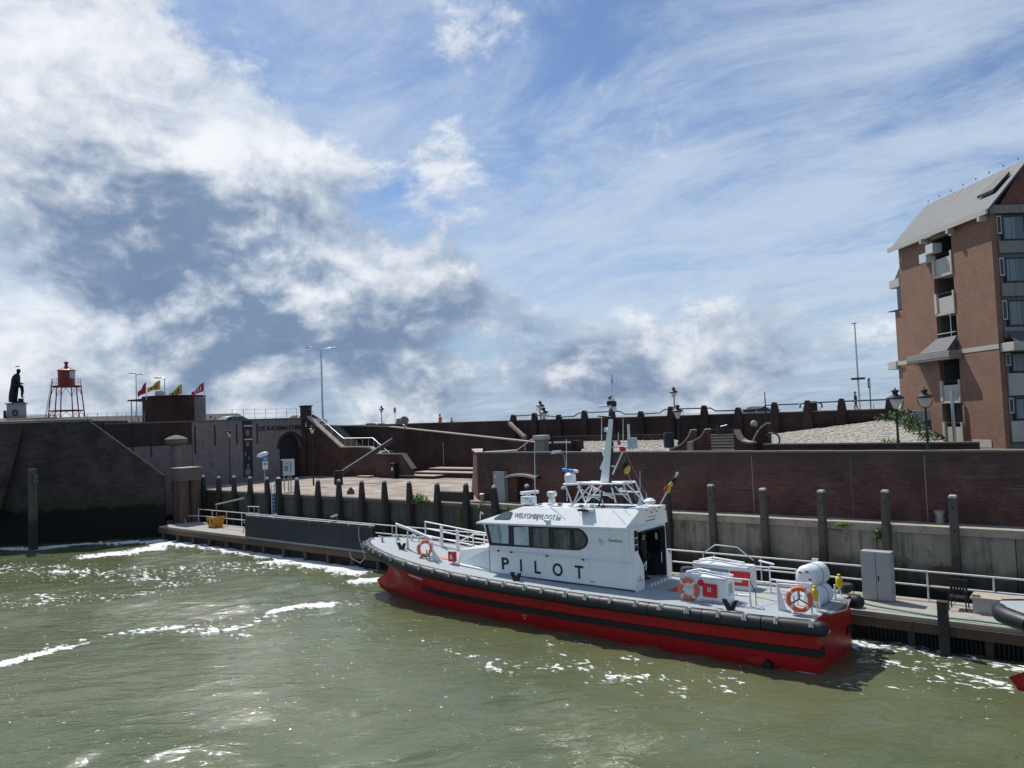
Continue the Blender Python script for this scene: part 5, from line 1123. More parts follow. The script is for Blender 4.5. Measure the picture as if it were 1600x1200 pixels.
def gull(label, c, s, rz, flying=False, group=None):
    t = thing('gull', label, 'gull', tuple(c), group); X = xform(c, rz, s)
    mb_ = MB(X); mb_.lathe([(.005, -.22), (.05, -.12), (.075, 0), (.06, .1), (.035, .16), (.04, .2), (.012, .25)], (0, 0, .12), 10, 'x'); mb_.build('body', 'gull_white', t, smooth=True)
    for s_ in (-1, 1):
        if flying: MB(X).add([(.06, s_*.03, .14), (-.06, s_*.03, .13), (-.02, s_*.28, .24), (.08, s_*.28, .25), (-.1, s_*.62, .16)], [(0,1,2,3), (3,2,4)]).build('wing', 'gull_grey', t, flip=False)
        else:
            MB(X).add([(.08, s_*.07, .16), (-.3, s_*.03, .12), (-.1, s_*.085, .09)], [(0,1,2)]).build('wing', 'gull_grey', t, flip=False); MB(X).tube([(0, s_*.03, .06), (0, s_*.03, 0)], .008, 4).build('leg', 'signal_yellow', t)
    return t
sp = stt.location; gt = SX @ Vector((.22*q, 0, zpt+.15+6.33*q)); gull('small gull standing on the head of the statue', gt, 1.3, math.atan2(_R0.y, _R0.x))
ad = dp(501.5, 549, 85)-_R0*1.65+Vector((0, 0, .63)); gull('gull perched on the left arm of the double road lamp', ad, 1.2, 2.0)
gull('gull gliding low in the sky above the casemate wall, left of its partner', dp(414, 582, 110), 1.0, 2.6, True, 'gulls flying over the casemates')
gull('gull gliding low in the sky above the casemate wall, right of its partner', dp(424, 581, 108), 1.0, 2.3, True, 'gulls flying over the casemates')
one('signal_pillar', MB().lathe([(.16, 10.0), (.16, dp(7, 642, 96).z), (.05, dp(7, 641, 96).z)], (dp(7.5, 650, 96).x, dp(7.5, 650, 96).y, 0), 10), 'navy_panel', 'dark blue pillar beside the statue pedestal', 'pillar', (dp(7.5, 650, 96).x, dp(7.5, 650, 96).y, 10.0))
# fences on top of the walls
def wire_fence(label, P0, P1, z0, h, n, rails):
    P0, P1 = Vector(P0), Vector(P1); t = thing('wire_fence', label, 'fence', tuple((P0+P1)/2))
    for i in range(n+1): p = P0.lerp(P1, i/n); MB().tube([(p.x, p.y, z0), (p.x, p.y, z0+h)], .022, 5).build('post', 'steel_grey', t)
    for r_ in rails: MB().tube([(P0.x, P0.y, z0+r_), (P1.x, P1.y, z0+r_)], .010, 4).build('wire', 'steel_grey', t)
wire_fence('thin wire fence on the casemate top between turret and stairs', (-64.6, 38.3, 0), (-64.6, 45.3, 0), 7.85, 2.05, 6, (1.2, 1.6, 2.0))
wire_fence('thin wire fence on the wall between lighthouse and turret', dp(137, 655, 66), dp(226, 655, 69), 7.85, 2.1, 6, (1.7, 2.05))
# ================================================================ cars
def car(label, P, ang, mat, group=None, hatch=True):
    t = thing('parked_car', label, 'car', tuple(P), group); X = xform(P, ang)
    sec = [(-2.1, .55), (-2.12, .85), (-1.95, 1.0), (-1.2, 1.38), (-.6, 1.47), (.3, 1.45), (1.05, 1.0), (1.9, .86), (2.12, .68), (2.12, .42), (1.95, .3), (-2.0, .3)]
    mb_ = MB(X); n_ = len(sec); rows = []
    for yy, k in ((-.86, .0), (-.80, 1), (.80, 1), (.86, 0)):
        rows.append([(x, yy*(1 if z < 1.02 else .80 if True else 1), z if k else min(z, .95)) for x, z in sec])
    for i in range(3):
        mb_.add(rows[i]+rows[i+1], [(j, (j+1) % n_, n_+(j+1) % n_, n_+j) for j in range(n_)])
    mb_.add(rows[0], [tuple(range(n_))]); mb_.add(rows[3], [tuple(range(n_-1, -1, -1))]); mb_.build('body', mat, t, bevel=0)
    for s_ in (-1, 1):
        for a_, b_ in (((-1.6, 1.04), (-.35, 1.04)), ((-.28, 1.04), (.85, 1.04))):
            x0_, x1_ = a_[0], b_[0]; tz = 1.37
            MB(X).add([(x0_, s_*.805, 1.03), (x1_, s_*.805, 1.03), (min(x1_, .35), s_*.665, tz), (max(x0_, -1.05), s_*.665, tz)], [(0,1,2,3)]).build('side_window', 'window_dark', t, flip=False)
        for wx in (-1.35, 1.35):
            w = MB(X); w.lathe([(.31, -.1), (.32, -.08), (.32, .08), (.31, .1)], (wx, s_*.78, .32), 18, 'y'); w = w.build('wheel', 'tyre', t, smooth=True)
            r_ = MB(X); r_.lathe([(.19, -.01), (.19, .02)], (wx, s_*.885, .32), 12, 'y'); r_.build('rim', 'galv', w)
        MB(X).b(2.0, 2.13, s_*.6-.16, s_*.6+.16, .62, .74).build('headlight', 'lamp_glass', t); MB(X).b(-2.14, -2.05, s_*.66-.12, s_*.66+.12, .72, .9).build('tail_light', 'sign_red', t)
    MB(X).add([(1.02, -.6, 1.04), (1.02, .6, 1.04), (.42, .55, 1.42), (.42, -.55, 1.42)], [(0,1,2,3)]).build('windscreen', 'window_dark', t, flip=False)
    MB(X).add([(-1.88, -.6, 1.06), (-1.88, .6, 1.06), (-1.3, .55, 1.37), (-1.3, -.55, 1.37)], [(0,1,2,3)]).build('rear_window', 'window_dark', t, flip=False)
    return t
q = yp(1181, 640, 59.2); car('silver car on the dike road behind the upper wall pilasters', (q.x, 59.2, 6.75), R(181), 'car_white')
q = dp(331, 656, 72); leaf_clump('shrub', 'dark bushy shrub on the casemate top beside the turret', 'shrub', (q.x, q.y, 7.9), .55, 1.55, 260, 'bush_leaf', 77, ls=.25)
q = xp(369, 657, -67.5); car('dark car with bright roof parked on the casemates above the banner', (-67.5, q.y, 7.86), R(90), 'car_silver')
q = xp(469, 657, -67.0); car('pale car parked on the casemates behind the stair newel', (-66.8, q.y+.6, 7.86), R(95), 'car_white')
q = yp(583, 663, 59.2); car('white car on the road behind the ramp wall beside the black lantern', (q.x, 59.2, 6.7), R(180), 'car_white')
# ================================================================ signs and fittings on the upper road
q = yp(617.5, 660, 56); sgn = thing('road_sign', 'grey rectangular road sign on a thin pole seen from behind', 'sign', (q.x, 56, 6.9)); zt_ = yp(617.5, 637, 56).z
MB().tube([(q.x, 56, 6.8), (q.x, 56, zt_)], .035, 6).build('pole', 'steel_grey', sgn); facing(MB(), (q.x, 56, zt_-.26), .26, .55, .03).build('plate', 'steel_grey', sgn)
q = yp(632, 657, 55.4); an = thing('anchor_wheel', 'old iron winch wheel on a stone block on the upper wall', 'monument', (q.x-.3, 55.3, 7.0))
mb = MB(); mb.lathe([(.44, -.12), (.46, -.08), (.46, .08), (.44, .12), (.2, .12), (.2, -.12)], (0, 0, 0), 18, 'y'); rr = Matrix.Translation((q.x+.1, 55.3, q.z)) @ Matrix.Rotation(R(30), 4, 'Z'); mb.v = [rr @ v for v in mb.v]; mb.build('wheel', 'concrete_grey', an, smooth=True)
MB().prism([(q.x-1.1, 7.0), (q.x+.5, 7.0), (q.x+.0, 8.2), (q.x-.35, q.z+.25), (q.x-.75, q.z+.2)], 'y', 54.95, 55.7).build('block', 'concrete_grey', an)
q = yp(1341, 640, 66); mp_ = thing('flag_mast', 'tall white mast with dark crossbar behind the upper wall', 'mast', (yp(1345, 642, 66).x, 66, 7.4))
MB().lathe([(.10, 7.3), (.05, yp(1334, 506, 66).z)], (yp(1341, 600, 66).x, 66, 0), 8).build('pole', 'white_rail', mp_, smooth=True)
a_, b_ = yp(1330.5, 592.5, 66), yp(1352, 594, 66); MB().b(a_.x, b_.x, 65.85, 65.98, a_.z-.08, a_.z+.10).build('crossbar', 'green_rail', mp_)
MB().b(yp(1334, 506, 66).x-.15, yp(1334, 506, 66).x+.2, 65.9, 66.1, yp(1334, 506, 66).z, yp(1334, 506, 66).z+.06).build('top_fitting', 'steel_grey', mp_)
q = yp(1361, 640, 66); ss = thing('bus_stop_pole', 'thin dark pole with narrow framed sign next to the white mast', 'sign', (q.x, 66, 7.4)); zt_ = yp(1360, 590, 66).z
MB().tube([(q.x, 66, 7.3), (q.x, 66, zt_)], .045, 6).build('pole', 'green_rail', ss); facing(MB(), (q.x-.02, 65.9, yp(1360, 599, 66).z), .20, .75, .05).build('frame', 'black_metal', ss); facing(MB(), Vector((q.x-.02, 65.9, yp(1360, 599, 66).z))-_F0*.06, .11, .6, .01).build('sheet', 'white_ink', ss)
wire_fence('thin rail fence behind the last pilasters of the upper wall', (yp(1255, 640, 57).x, 57, 0), (yp(1395, 640, 57).x, 57, 0), 6.9, 1.1, 5, (.85, 1.1))
q = yp(1271, 630, 56); one('stone_post', MB().taper((q.x, 56), 6.5, yp(1271, 627, 56).z, .55, .4), 'brick_dark', 'dark stone post behind the pilaster beside the white mast', 'post', (q.x, 56, 6.5), bevel=.05)
# ================================================================ people
def person(label, foot, H, face, bands, stride=.0, upto=0, arms=(.1, .1), fingers=False, name='person'):
    s_ = H/1.75; X = xform(foot, face, s_)
    f = stride
    v = [((0, 0, .98), (.135, .17)), ((0, 0, 1.18), (.12, .155)), ((.01, 0, 1.36), (.12, .18)), ((.015, 0, 1.46), (.07, .09)), ((.02, 0, 1.52), .055), ((.035, 0, 1.60), (.088, .075)), ((.03, 0, 1.69), (.085, .075))]
    e = [(0, 1), (1, 2), (2, 3), (3, 4), (4, 5), (5, 6)]
    for sd_, st_, ar_ in ((1, f, arms[0]), (-1, -f, arms[1])):
        n_ = len(v)
        v += [((0, sd_*.10, .88), .095), ((st_*.55+.02, sd_*.10, .50), .065), ((st_-.02, sd_*.10, .09), .045), ((st_+.02, sd_*.10, .035), .04), ((st_+.15, sd_*.11, .03), .032)]
        e += [(0, n_), (n_, n_+1), (n_+1, n_+2), (n_+2, n_+3), (n_+3, n_+4)]
        n_ = len(v)
        v += [((0, sd_*.19, 1.40), .065), ((-.02-st_*.3, sd_*.25, 1.12), .047), ((ar_-st_*.5, sd_*.24, .90), .034), ((ar_+.03-st_*.5, sd_*.24, .83), .03)]
        e += [(2, n_), (n_, n_+1), (n_+1, n_+2), (n_+2, n_+3)]
        if fingers:
            for k in range(4):
                m_ = len(v); bx_ = ar_+.03-st_*.5+(k-1.5)*.019
                v += [((bx_, sd_*.24, .78), .0095), ((bx_, sd_*.235, .745-.006*abs(k-1.5)), .0085), ((bx_, sd_*.225, .715-.008*abs(k-1.5)), .0075)]; e += [(n_+3, m_), (m_, m_+1), (m_+1, m_+2)]
            m_ = len(v); v += [((ar_+.075-st_*.5, sd_*.235, .82), .011), ((ar_+.09-st_*.5, sd_*.23, .785), .009)]; e += [(n_+3, m_), (m_, m_+1)]
    mt = banded('clothes', [(z*s_, c) for z, c in bands])
    t = skin(name, mt, None, v, e, X, 2, loc=foot); tag(t, label, 'person')
    skinm = 'skin_print'
    for part, pts, mat, r_ in (('nose', [((.115, 0, 1.605), .014), ((.13, 0, 1.59), .016)], skinm, 0),):
        MB(X).tube([p for p, r in pts], [r for p, r in pts], 6).build(part, mat, t)
    for sd_ in (-1, 1):
        MB(X).lathe([(.004, -.012), (.022, -.006), (.022, .006), (.004, .012)], (.02, sd_*.085, 1.60), 8, 'y').build('ear', skinm, t); MB(X).lathe([(.003, 0), (.011, .004), (.003, .008)], (.112, sd_*.032, 1.625), 6, 'x').build('eye', 'black_ink', t)
    MB(X).b(.108, .114, -.025, .025, 1.55, 1.556).build('mouth', 'timber_brown', t)
    hb = MB(X); hb.lathe([(.095, 0), (.10, .04), (.085, .085), (.045, .115), (.01, .12)], (.018, 0, 1.645), 12); hb.build('hair', bands[-1][2] if len(bands[-1]) > 2 else 'timber_black', t, smooth=True)
    return t
SK = (.42, .24, .17)
q = yp(1338, 643, 66.5); person('pedestrian in dark jacket and pale cap walking behind the upper wall', (q.x, 66.5, 7.4), 1.7, R(200), [(0, (.25, .05, .05)), (.09, (.22, .13, .10)), (.55, (.02, .02, .025)), (1.48, SK)], .16)
q = yp(688, 660, 56); person('pedestrian in an orange top behind the ramp wall, beside a smaller companion', (q.x, 56, 6.9), yp(688, 647, 56).z-6.9, R(190), [(0, (.03, .03, .04)), (.9, (.62, .16, .06)), (1.48, SK)], .1)
q = yp(706, 660, 57); person('shorter pedestrian in a pale pink top behind the ramp wall', (q.x, 57, 6.9), yp(706, 653, 57).z-6.9, R(200), [(0, (.05, .05, .06)), (.9, (.42, .22, .17)), (1.4, SK)], .1)
# ================================================================ pontoon
pt = thing('pontoon', 'long floating pontoon with pale deck and dark timber skirt alongside the quay', 'pontoon', (-28, 29, 0))
x = -57.2
while x < 8:
    MB().b(x+.008, x+3.992, 27.72, 30.45, .86, 1.0+random.uniform(-.004, .004)).build('deck_slab', 'deck_grey', pt, bevel=.01)
    MB().b(x+.004, x+3.996, 27.64+random.uniform(-.01, .01), 27.90, .52, .855).build('wale_beam', 'timber_brown', pt, bevel=.02)
    x += 4
MB().b(-57, 8, 27.95, 30.3, -.6, .85).build('float', 'under_dark', pt)
x = -56.8
while x < 8:
    MB().b(x, x+.22, 27.70, 27.94, -.5, .515).build('skirt_post', 'timber_brown' if x < -31 else 'timber_black', pt, bevel=.02); x += 2.2
for i in range(120):
    x = -7.4+i*.125; MB().lathe([(.05, -.3), (.05, .5)], (x, 27.86, 0), 6).build('rubber_rib', 'under_dark', pt)
MB().b(-57.4, 8, 27.70, 27.78, .50, .56).build('skirt_plank', 'timber_black', pt)
# navy screen panels, each its own board
sc = thing('screen_fence', 'dark navy panel screen along the pontoon edge ahead of the bow', 'screen', (-39, 27.8, 1.0))
edges = [-45.6, -44.0, -42.2, -40.5, -39.0, -37.4, -35.6, -34.2, -32.8]
for i in range(8): MB().b(edges[i]+.012, edges[i+1]-.012, 27.76, 27.80+random.uniform(-.006, .006), 1.005, 2.30).build('panel', 'navy_panel', sc)
for i in range(9): MB().b(edges[i]-.03, edges[i]+.03, 27.82, 27.89, 1.0, 2.36).build('post', 'black_metal', sc)
MB().tube([(-45.6, 27.85, 2.38), (-32.8, 27.85, 2.40)], .03, 6).build('top_rail', 'white_rail', sc)
# rear handrail of the pontoon
hr = thing('pontoon_railing', 'white two-bar railing along the back edge of the pontoon', 'railing', (-28, 30.2, 1.0))
for zz in (1.0+1.02, 1.0+.52): MB().tube([(-56.0, 30.2, zz), (8, 30.2, zz)], .032, 7).build('rail', 'white_rail', hr, smooth=True)
x = -56.0
while x < 8: MB().tube([(x, 30.2, .98), (x, 30.2, 2.02)], .028, 6).build('post', 'white_rail', hr); x += 2.0
MB().tube([(-56, 30.2, 1.52), (-57.1, 29.6, 1.5), (-56.4, 29.4, 1.0)], .03, 6).build('end_rail', 'white_rail', hr)
# gangway bar standing on the pontoon
a_, b_ = yp(337, 788.5, 29.6), yp(381, 778.5, 29.6)
gb = thing('loading_bar', 'pale diagonal bar on a thin post above the pontoon railing', 'bar', (a_.x, 29.6, 1.0)); MB().tube([a_, b_], .05, 6).build('bar', 'coping', gb); MB().tube([(a_.x+.1, 29.6, 1.0), (a_.x+.1, 29.6, a_.z)], .03, 6).build('post', 'steel_grey', gb)
# orange crate
ob_ = thing('orange_tub', 'orange plastic grit box with sloping lid on the pontoon', 'box', (-52.2, 29.4, 1.0))
MB().taper((-52.15, 29.4), 1.0, 1.55, .78, 1.0, .7, .85).build('body', 'orange_plastic', ob_, bevel=.04)
MB().prism([(-52.68, 1.56), (-51.6, 1.56), (-51.6, 1.78), (-52.6, 1.66)], 'y', 28.95, 29.85).build('lid', 'orange_plastic', ob_, bevel=.03)
for dx in (-.25, .25): MB().b(-52.15+dx-.04, -52.15+dx+.04, 28.93, 28.98, 1.25, 1.6).build('latch', 'timber_brown', ob_)
# small table / bench at the screen end
tb = thing('folding_table', 'small grey folding table on the pontoon beside the navy screen', 'table', (-46.4, 28.8, 1.0))
MB().b(-47.0, -46.0, 28.5, 29.1, 1.68, 1.73).build('table_top', 'cabinet_grey', tb)
for dx in (-.5, .4):
    MB().tube([(-46.5+dx-.15, 28.55, 1.0), (-46.5+dx+.2, 28.55, 1.68)], .022, 6).build('leg', 'black_metal', tb); MB().tube([(-46.5+dx+.2, 29.05, 1.0), (-46.5+dx-.15, 29.05, 1.68)], .022, 6).build('leg', 'black_metal', tb)
a_ = yp(391, 793, 30.6); fr_ = thing('gangway_frame', 'dark metal gangway frame behind the navy screen', 'frame', (a_.x, 30.9, 1.0))
for dx in (-.7, .0, .6): MB().tube([(a_.x+dx, 30.9, 1.0), (a_.x+dx, 30.9, a_.z+.0)], .035, 6).build('post', 'steel_grey', fr_)
MB().tube([(a_.x-.8, 30.9, a_.z), (a_.x+.7, 30.9, a_.z+.04)], .04, 6).build('bar', 'galv', fr_); MB().tube([(a_.x-.8, 30.9, a_.z-.45), (a_.x+.7, 30.9, a_.z-.42)], .03, 6).build('bar', 'steel_grey', fr_)
for u, v, l_ in ((428, 805, 'small white floodlight on the navy screen beside the ladder post'), (523, 806, 'small floodlight on a bent arm above the navy screen near the bow')):
    q = yp(u, v, 28.0); f_ = thing('floodlight', l_, 'lamp', (q.x, 28, 2.35)); MB().tube([(q.x+.15, 27.95, 2.3), (q.x+.15, 28, q.z), (q.x, 28, q.z+.05)], .022, 6).build('arm', 'steel_grey', f_)
    MB().add([(q.x-.28, 27.9, q.z-.02), (q.x+.1, 27.9, q.z+.1), (q.x+.1, 28.15, q.z+.1), (q.x-.28, 28.15, q.z-.02), (q.x-.26, 27.9, q.z-.1), (q.x+.12, 27.9, q.z+.02), (q.x+.12, 28.15, q.z+.02), (q.x-.26, 28.15, q.z-.1)], [(0,1,2,3), (4,5,6,7), (0,1,5,4), (1,2,6,5), (2,3,7,6), (3,0,4,7)]).build('head', 'gear_white', f_)
# steel cupboard
cb = thing('steel_cupboard', 'tall grey double-door steel cupboard on the pontoon behind the stern', 'cupboard', (-7.45, 29.5, 1.0))
MB().b(-7.95, -6.95, 29.3, 29.75, 1.02, 2.74).build('body', 'cabinet_grey', cb, bevel=.008)
for s_ in (0, 1): MB().b(-7.93+s_*.49, -7.46+s_*.49, 29.282, 29.297, 1.06, 2.70).build('door', 'cabinet_grey', cb)
MB().b(-7.40, -7.36, 29.262, 29.28, 1.72, 1.90).build('handle', 'black_metal', cb); MB().b(-7.47, -7.45, 29.285, 29.298, 1.06, 2.70).build('gap', 'frame_dark', cb)
# pile stub, chair, chest
sb_ = thing('pile_stub', 'short dark square timber stub at the pontoon edge near the second bow', 'pile', (-5.08, 27.55, 0))
MB().taper((-5.08, 27.50), -.5, 1.62, .30, .28).build('shaft', 'timber_black', sb_, bevel=.02); MB().b(-5.23, -4.93, 27.35, 27.65, 1.622, 1.66).build('cap', 'timber', sb_)
dp_ = zp(1083, 893, 1.0); one('pile_stub', MB().lathe([(.26, .0), (.26, 1.75), (.22, 1.8)], (-14.2, 28.1, 0), 14), 'timber_black', 'round black pile stub standing behind the cabin door', 'pile', (-14.2, 28.1, 0), smooth=True)
one('pile_stub', MB().lathe([(.26, .0), (.26, 1.7), (.22, 1.75)], (-8.2, 28.2, 0), 14), 'timber_black', 'round black pile stub standing behind the white raft canisters', 'pile', (-8.2, 28.2, 0), smooth=True)
ch = thing('garden_chair', 'black plastic garden chair on the pontoon against the white chest', 'chair', (-4.95, 29.5, 1.0))
MB().b(-5.2, -4.7, 29.2, 29.7, 1.40, 1.45).build('seat', 'plastic_black', ch, bevel=.02)
for i in range(6): MB().b(-5.2+i*.086, -5.14+i*.086, 29.68, 29.74, 1.45, 1.92).build('back_slat', 'plastic_black', ch)
MB().b(-5.22, -4.68, 29.67, 29.75, 1.88, 1.95).build('back_rail', 'plastic_black', ch, bevel=.01)
for dx in (-.24, .24):
    for y in (29.22, 29.68): MB().tube([(-4.95+dx*1.1, y, 1.0), (-4.95+dx, y, 1.42)], .022, 6).build('leg', 'plastic_black', ch)
    MB().tube([(-4.95+dx, 29.22, 1.42), (-4.95+dx, 29.22, 1.64), (-4.95+dx, 29.7, 1.66)], .022, 6).build('armrest', 'plastic_black', ch)
cs = thing('storage_chest', 'long low white chest with sandy lid on the pontoon', 'chest', (-3, 29.4, 1.0))
for i in range(3): MB().b(-4.5+i*1.7+.01, -2.8+i*1.7-.01, 29.1, 29.9, 1.0, 1.46).build('panel', 'cabinet_grey', cs)
MB().b(-4.55, .65, 29.04, 29.96, 1.463, 1.54).build('lid', 'coping', cs, bevel=.015); MB().b(-4.5, -4.3, 29.1, 29.3, 1.541, 1.62).build('lid_stop', 'coping', cs)
pts = []
for i in range(25):
    f = i/24; pts.append((-7.9+f*9, 28.1-.5*f+.05*math.sin(f*9), 1.06+.25*math.exp(-f*30)+.02*math.sin(f*17)))
one('mooring_rope', MB().tube(pts, .03, 6), 'rope_green', 'green mooring rope lying along the pontoon towards the stern', 'rope', (-4, 28, 1.0), smooth=True)
mb = MB(); mb.tube([(-34.0, 27.72, 2.3), (-33.85, 27.6, 1.7), (-33.5, 27.55, 1.1), (-33.2, 27.5, .7), (-33.7, 27.5, .35), (-34.4, 27.5, .55), (-34.6, 27.5, .9)], .025, 6)
one('hanging_rope', mb, 'rope', 'loose grey rope hanging from the navy screen beside the bow', 'rope', (-33.8, 27.6, 1.0), smooth=True)

# ================================================================ pilot boats
BYC = 25.15
def lerp_tab(tab, x):
    if x <= tab[0][0]: return tab[0][1]
    for (a, va), (b, vb) in zip(tab, tab[1:]):
        if x <= b:
            f = (x-a)/(b-a); return va+(vb-va)*f
    return tab[-1][1]
HW = [(-29.70, 0.0), (-29.62, .22), (-29.35, .55), (-28.7, 1.02), (-27.6, 1.45), (-26.1, 1.80), (-24.5, 1.97), (-22.5, 2.02), (-12, 2.02), (-9, 1.93), (-7.7, 1.80)]
FZ = [(-29.7, 2.15), (-28.6, 2.07), (-27.5, 1.97), (-26, 1.82), (-24.5, 1.67), (-22.5, 1.53), (-20, 1.43), (-16, 1.37), (-12, 1.40), (-7.7, 1.46)]
hwf = lambda x: lerp_tab(HW, x)
fzf = lambda x: lerp_tab(FZ, x)
def dkz(x): return fzf(x)+.19
STERN = -7.72
ROWS = [('t', -29.45, 1.0, .25, 1.0), ('s', -29.1, .99, .7, 1.15), ('s', -28.62, .975, 1.5, .86), ('s', -28.85, .96, 2.0, .58), ('s', -29.55, .95, 2.6, .30), ('s', -29.35, .93, 3.0, .0), ('s', -28.6, .75, 3.3, -.55)]
def row_pt(r, x):
    kind, xs, B, k, z = r
    xx = -29.7+(x-xs)*(STERN+29.7)/(STERN-xs)
    y = hwf(xx)*B*(1-math.exp(-max(0, x-xs)/k))
    zz = fzf(xx)-.05 if kind == 't' else z+(fzf(xx)-1.4)*max(0, z-.3)*.55
    return y, zz
def hull_y(x, z):
    pts = [row_pt(r, x) for r in ROWS]
    for (y0, z0), (y1, z1) in zip(pts, pts[1:]):
        if z1 <= z <= z0: f = (z0-z)/(z0-z1); return y0+(y1-y0)*f
    return pts[0][0]
def deckpx(u, v, dz=0.0, it=6):
    z = 1.6
    for _ in range(it): p = zp(u, v, z+dz); z = dkz(max(-29.6, min(-7.7, p.x)))
    return zp(u, v, z+dz)
def hull_parts(root, dx=0.0, near_only=False, paint='rubber', seg=1.9, ties=True, maxx=None):
    off = Vector((dx, 0, 0)); n_ = 64; mb_ = MB(Matrix.Translation(off))
    for sd_ in (-1, 1):
        rows = []
        for r in ROWS:
            row = []
            for i in range(n_+1):
                f = (i/n_)**1.35; x = r[1]+(STERN-r[1])*f; y, z = row_pt(r, x); row.append((x, BYC+sd_*y, z))
            rows.append(row)
        mb_.grid(rows)
    tr_ = [row_pt(r, STERN) for r in ROWS]
    mb_.add([(STERN, BYC-y, z) for y, z in tr_]+[(STERN, BYC+y, z) for y, z in tr_[::-1]], [tuple(range(2*len(tr_)))])
    mb_.build('hull', 'hull_red', root, smooth=True, auto=.8)
    # deck
    xs_ = [-29.62+(-7.72+29.62)*(i/40) for i in range(41)]
    MB(Matrix.Translation(off)).grid([[(x, BYC+f*hwf(x)*1.0, dkz(x)+.04*(1-f*f)) for f in (-1, -.6, -.2, .2, .6, 1)] for x in xs_]).build('deck', 'deck_paint', root, smooth=True)
    MB(Matrix.Translation(off)).grid([[(x, BYC-hwf(x), dkz(x)-.3) for x in xs_], [(x, BYC-hwf(x)-.02, dkz(x)+.01) for x in xs_]]).grid([[(x, BYC+hwf(x), dkz(x)-.3) for x in xs_], [(x, BYC+hwf(x)+.02, dkz(x)+.01) for x in xs_]]).b(-7.78, -7.70, BYC-1.8, BYC+1.8, dkz(-7.7)-.35, dkz(-7.7)+.005).build('sheer_plate', 'hull_red', root)
    # fender path, bow to stern, both sides joined round the stem
    path = []
    for sd_ in (1, -1):
        side = []
        x = -7.30
        while x > -29.69:
            side.append(Vector((x, BYC+sd_*(hwf(x)+.12), fzf(x)-.02))); x -= .12
        path = path + (side if sd_ == 1 else side[::-1])
    # even out the corner at the stem
    L = [0]
    for a, b in zip(path, path[1:]): L.append(L[-1]+(b-a).length)
    def at(s_):
        for i in range(len(path)-1):
            if L[i+1] >= s_: f = (s_-L[i])/max(1e-6, L[i+1]-L[i]); return path[i].lerp(path[i+1], f)
        return path[-1]
    tot = L[-1]; ns = int(tot/seg); rnd = random.Random(4)
    for i in range(ns):
        s0_, s1_ = tot*i/ns, tot*(i+1)/ns
        mid = at((s0_+s1_)/2)
        if maxx is not None and mid.x+dx > maxx: continue
        r_ = .235
        pts = [at(s0_+.012+(s1_-s0_-.024)*k/6)+off for k in range(7)]
        end0, end1 = (i == 0), (i == ns-1); rr = [r_*.95]+[r_]*5+[r_*.95]
        if end0 or end1:
            ds_ = [0, .02, .06, .11, .17, .23, .4, .8, 1.3, s1_-s0_-.012]; rr = [r_*max(.12, math.sqrt(max(0, 1-(1-min(1, d_/.23))**2))) for d_ in ds_]; rr[-1] = r_*.95
            if end1: pts = [at(s1_-d_)+off for d_ in ds_]
            else: pts = [at(s0_+d_)+off for d_ in ds_]
        MB().tube(pts, rr, 14).build('fender_segment', paint, root, smooth=True, auto=1.0)
        if ties:
            for ff in ((.26, .74) if mid.x > -26.5 else (.2, .5, .8)):
                s_ = s0_+(s1_-s0_)*(ff+rnd.uniform(-.05, .05)); c = at(s_)+off; d_ = (at(s_+.05)-at(s_-.05)).normalized()
                sd2 = Vector((d_.y, -d_.x, 0)); sd2 = sd2 if sd2.y*(1 if c.y > BYC else -1) > 0 else -sd2
                lash = MB()
                for w_ in (-.035, .0, .035):
                    lash.tube([c+d_*(w_+rnd.uniform(-.008, .008))+(sd2*math.cos(a)+Vector((0, 0, 1))*math.sin(a))*(r_+.012) for a in [R(x_) for x_ in range(95, 0, -19)]], .018, 5)
                for k in range(3): q_ = c+d_*rnd.uniform(-.05, .05)+(sd2*.6+Vector((0, 0, .8)))*(r_+.03); lash.tube([q_, q_+Vector((rnd.uniform(-.05, .05), 0, .05))+sd2*.06, q_+sd2*.12+Vector((rnd.uniform(-.06, .06), 0, -.12))], .024, 5)
                lash.build('lashing', 'rope', root)
    # black rubbing strake
    for sd_ in (-1, 1):
        xs2 = [-24.6+(STERN+.02+24.6)*(i/40) for i in range(41)]
        zc = lambda x: .62+(fzf(x)-1.40)*.45
        a = [[(x, BYC+sd_*(hull_y(x, zc(x)+o_)+e), zc(x)+o_) for x in xs2] for o_, e in ((.12, .0), (.11, .05), (-.11, .05), (-.12, .0))]
        MB(Matrix.Translation(off)).grid(a).build('rubbing_strake', 'strake_black', root)
        y1 = hull_y(STERN, .62); MB(Matrix.Translation(off)).b(STERN-.01, STERN+.05, BYC+sd_*(y1+.05) if sd_ < 0 else BYC+y1-.55, BYC-y1+.55 if sd_ < 0 else BYC+y1+.05, .51, .73).build('rubbing_strake_end', 'strake_black', root)
pboat = thing('pilot_boat', 'red and white pilot boat with black fenders moored along the pontoon', 'boat', (-18, BYC, 0))
hull_parts(pboat)
def W(): return MB()
def bp(mb, nm, mt, par=None, **k): return mb.build(nm, mt, par or pboat, **k)
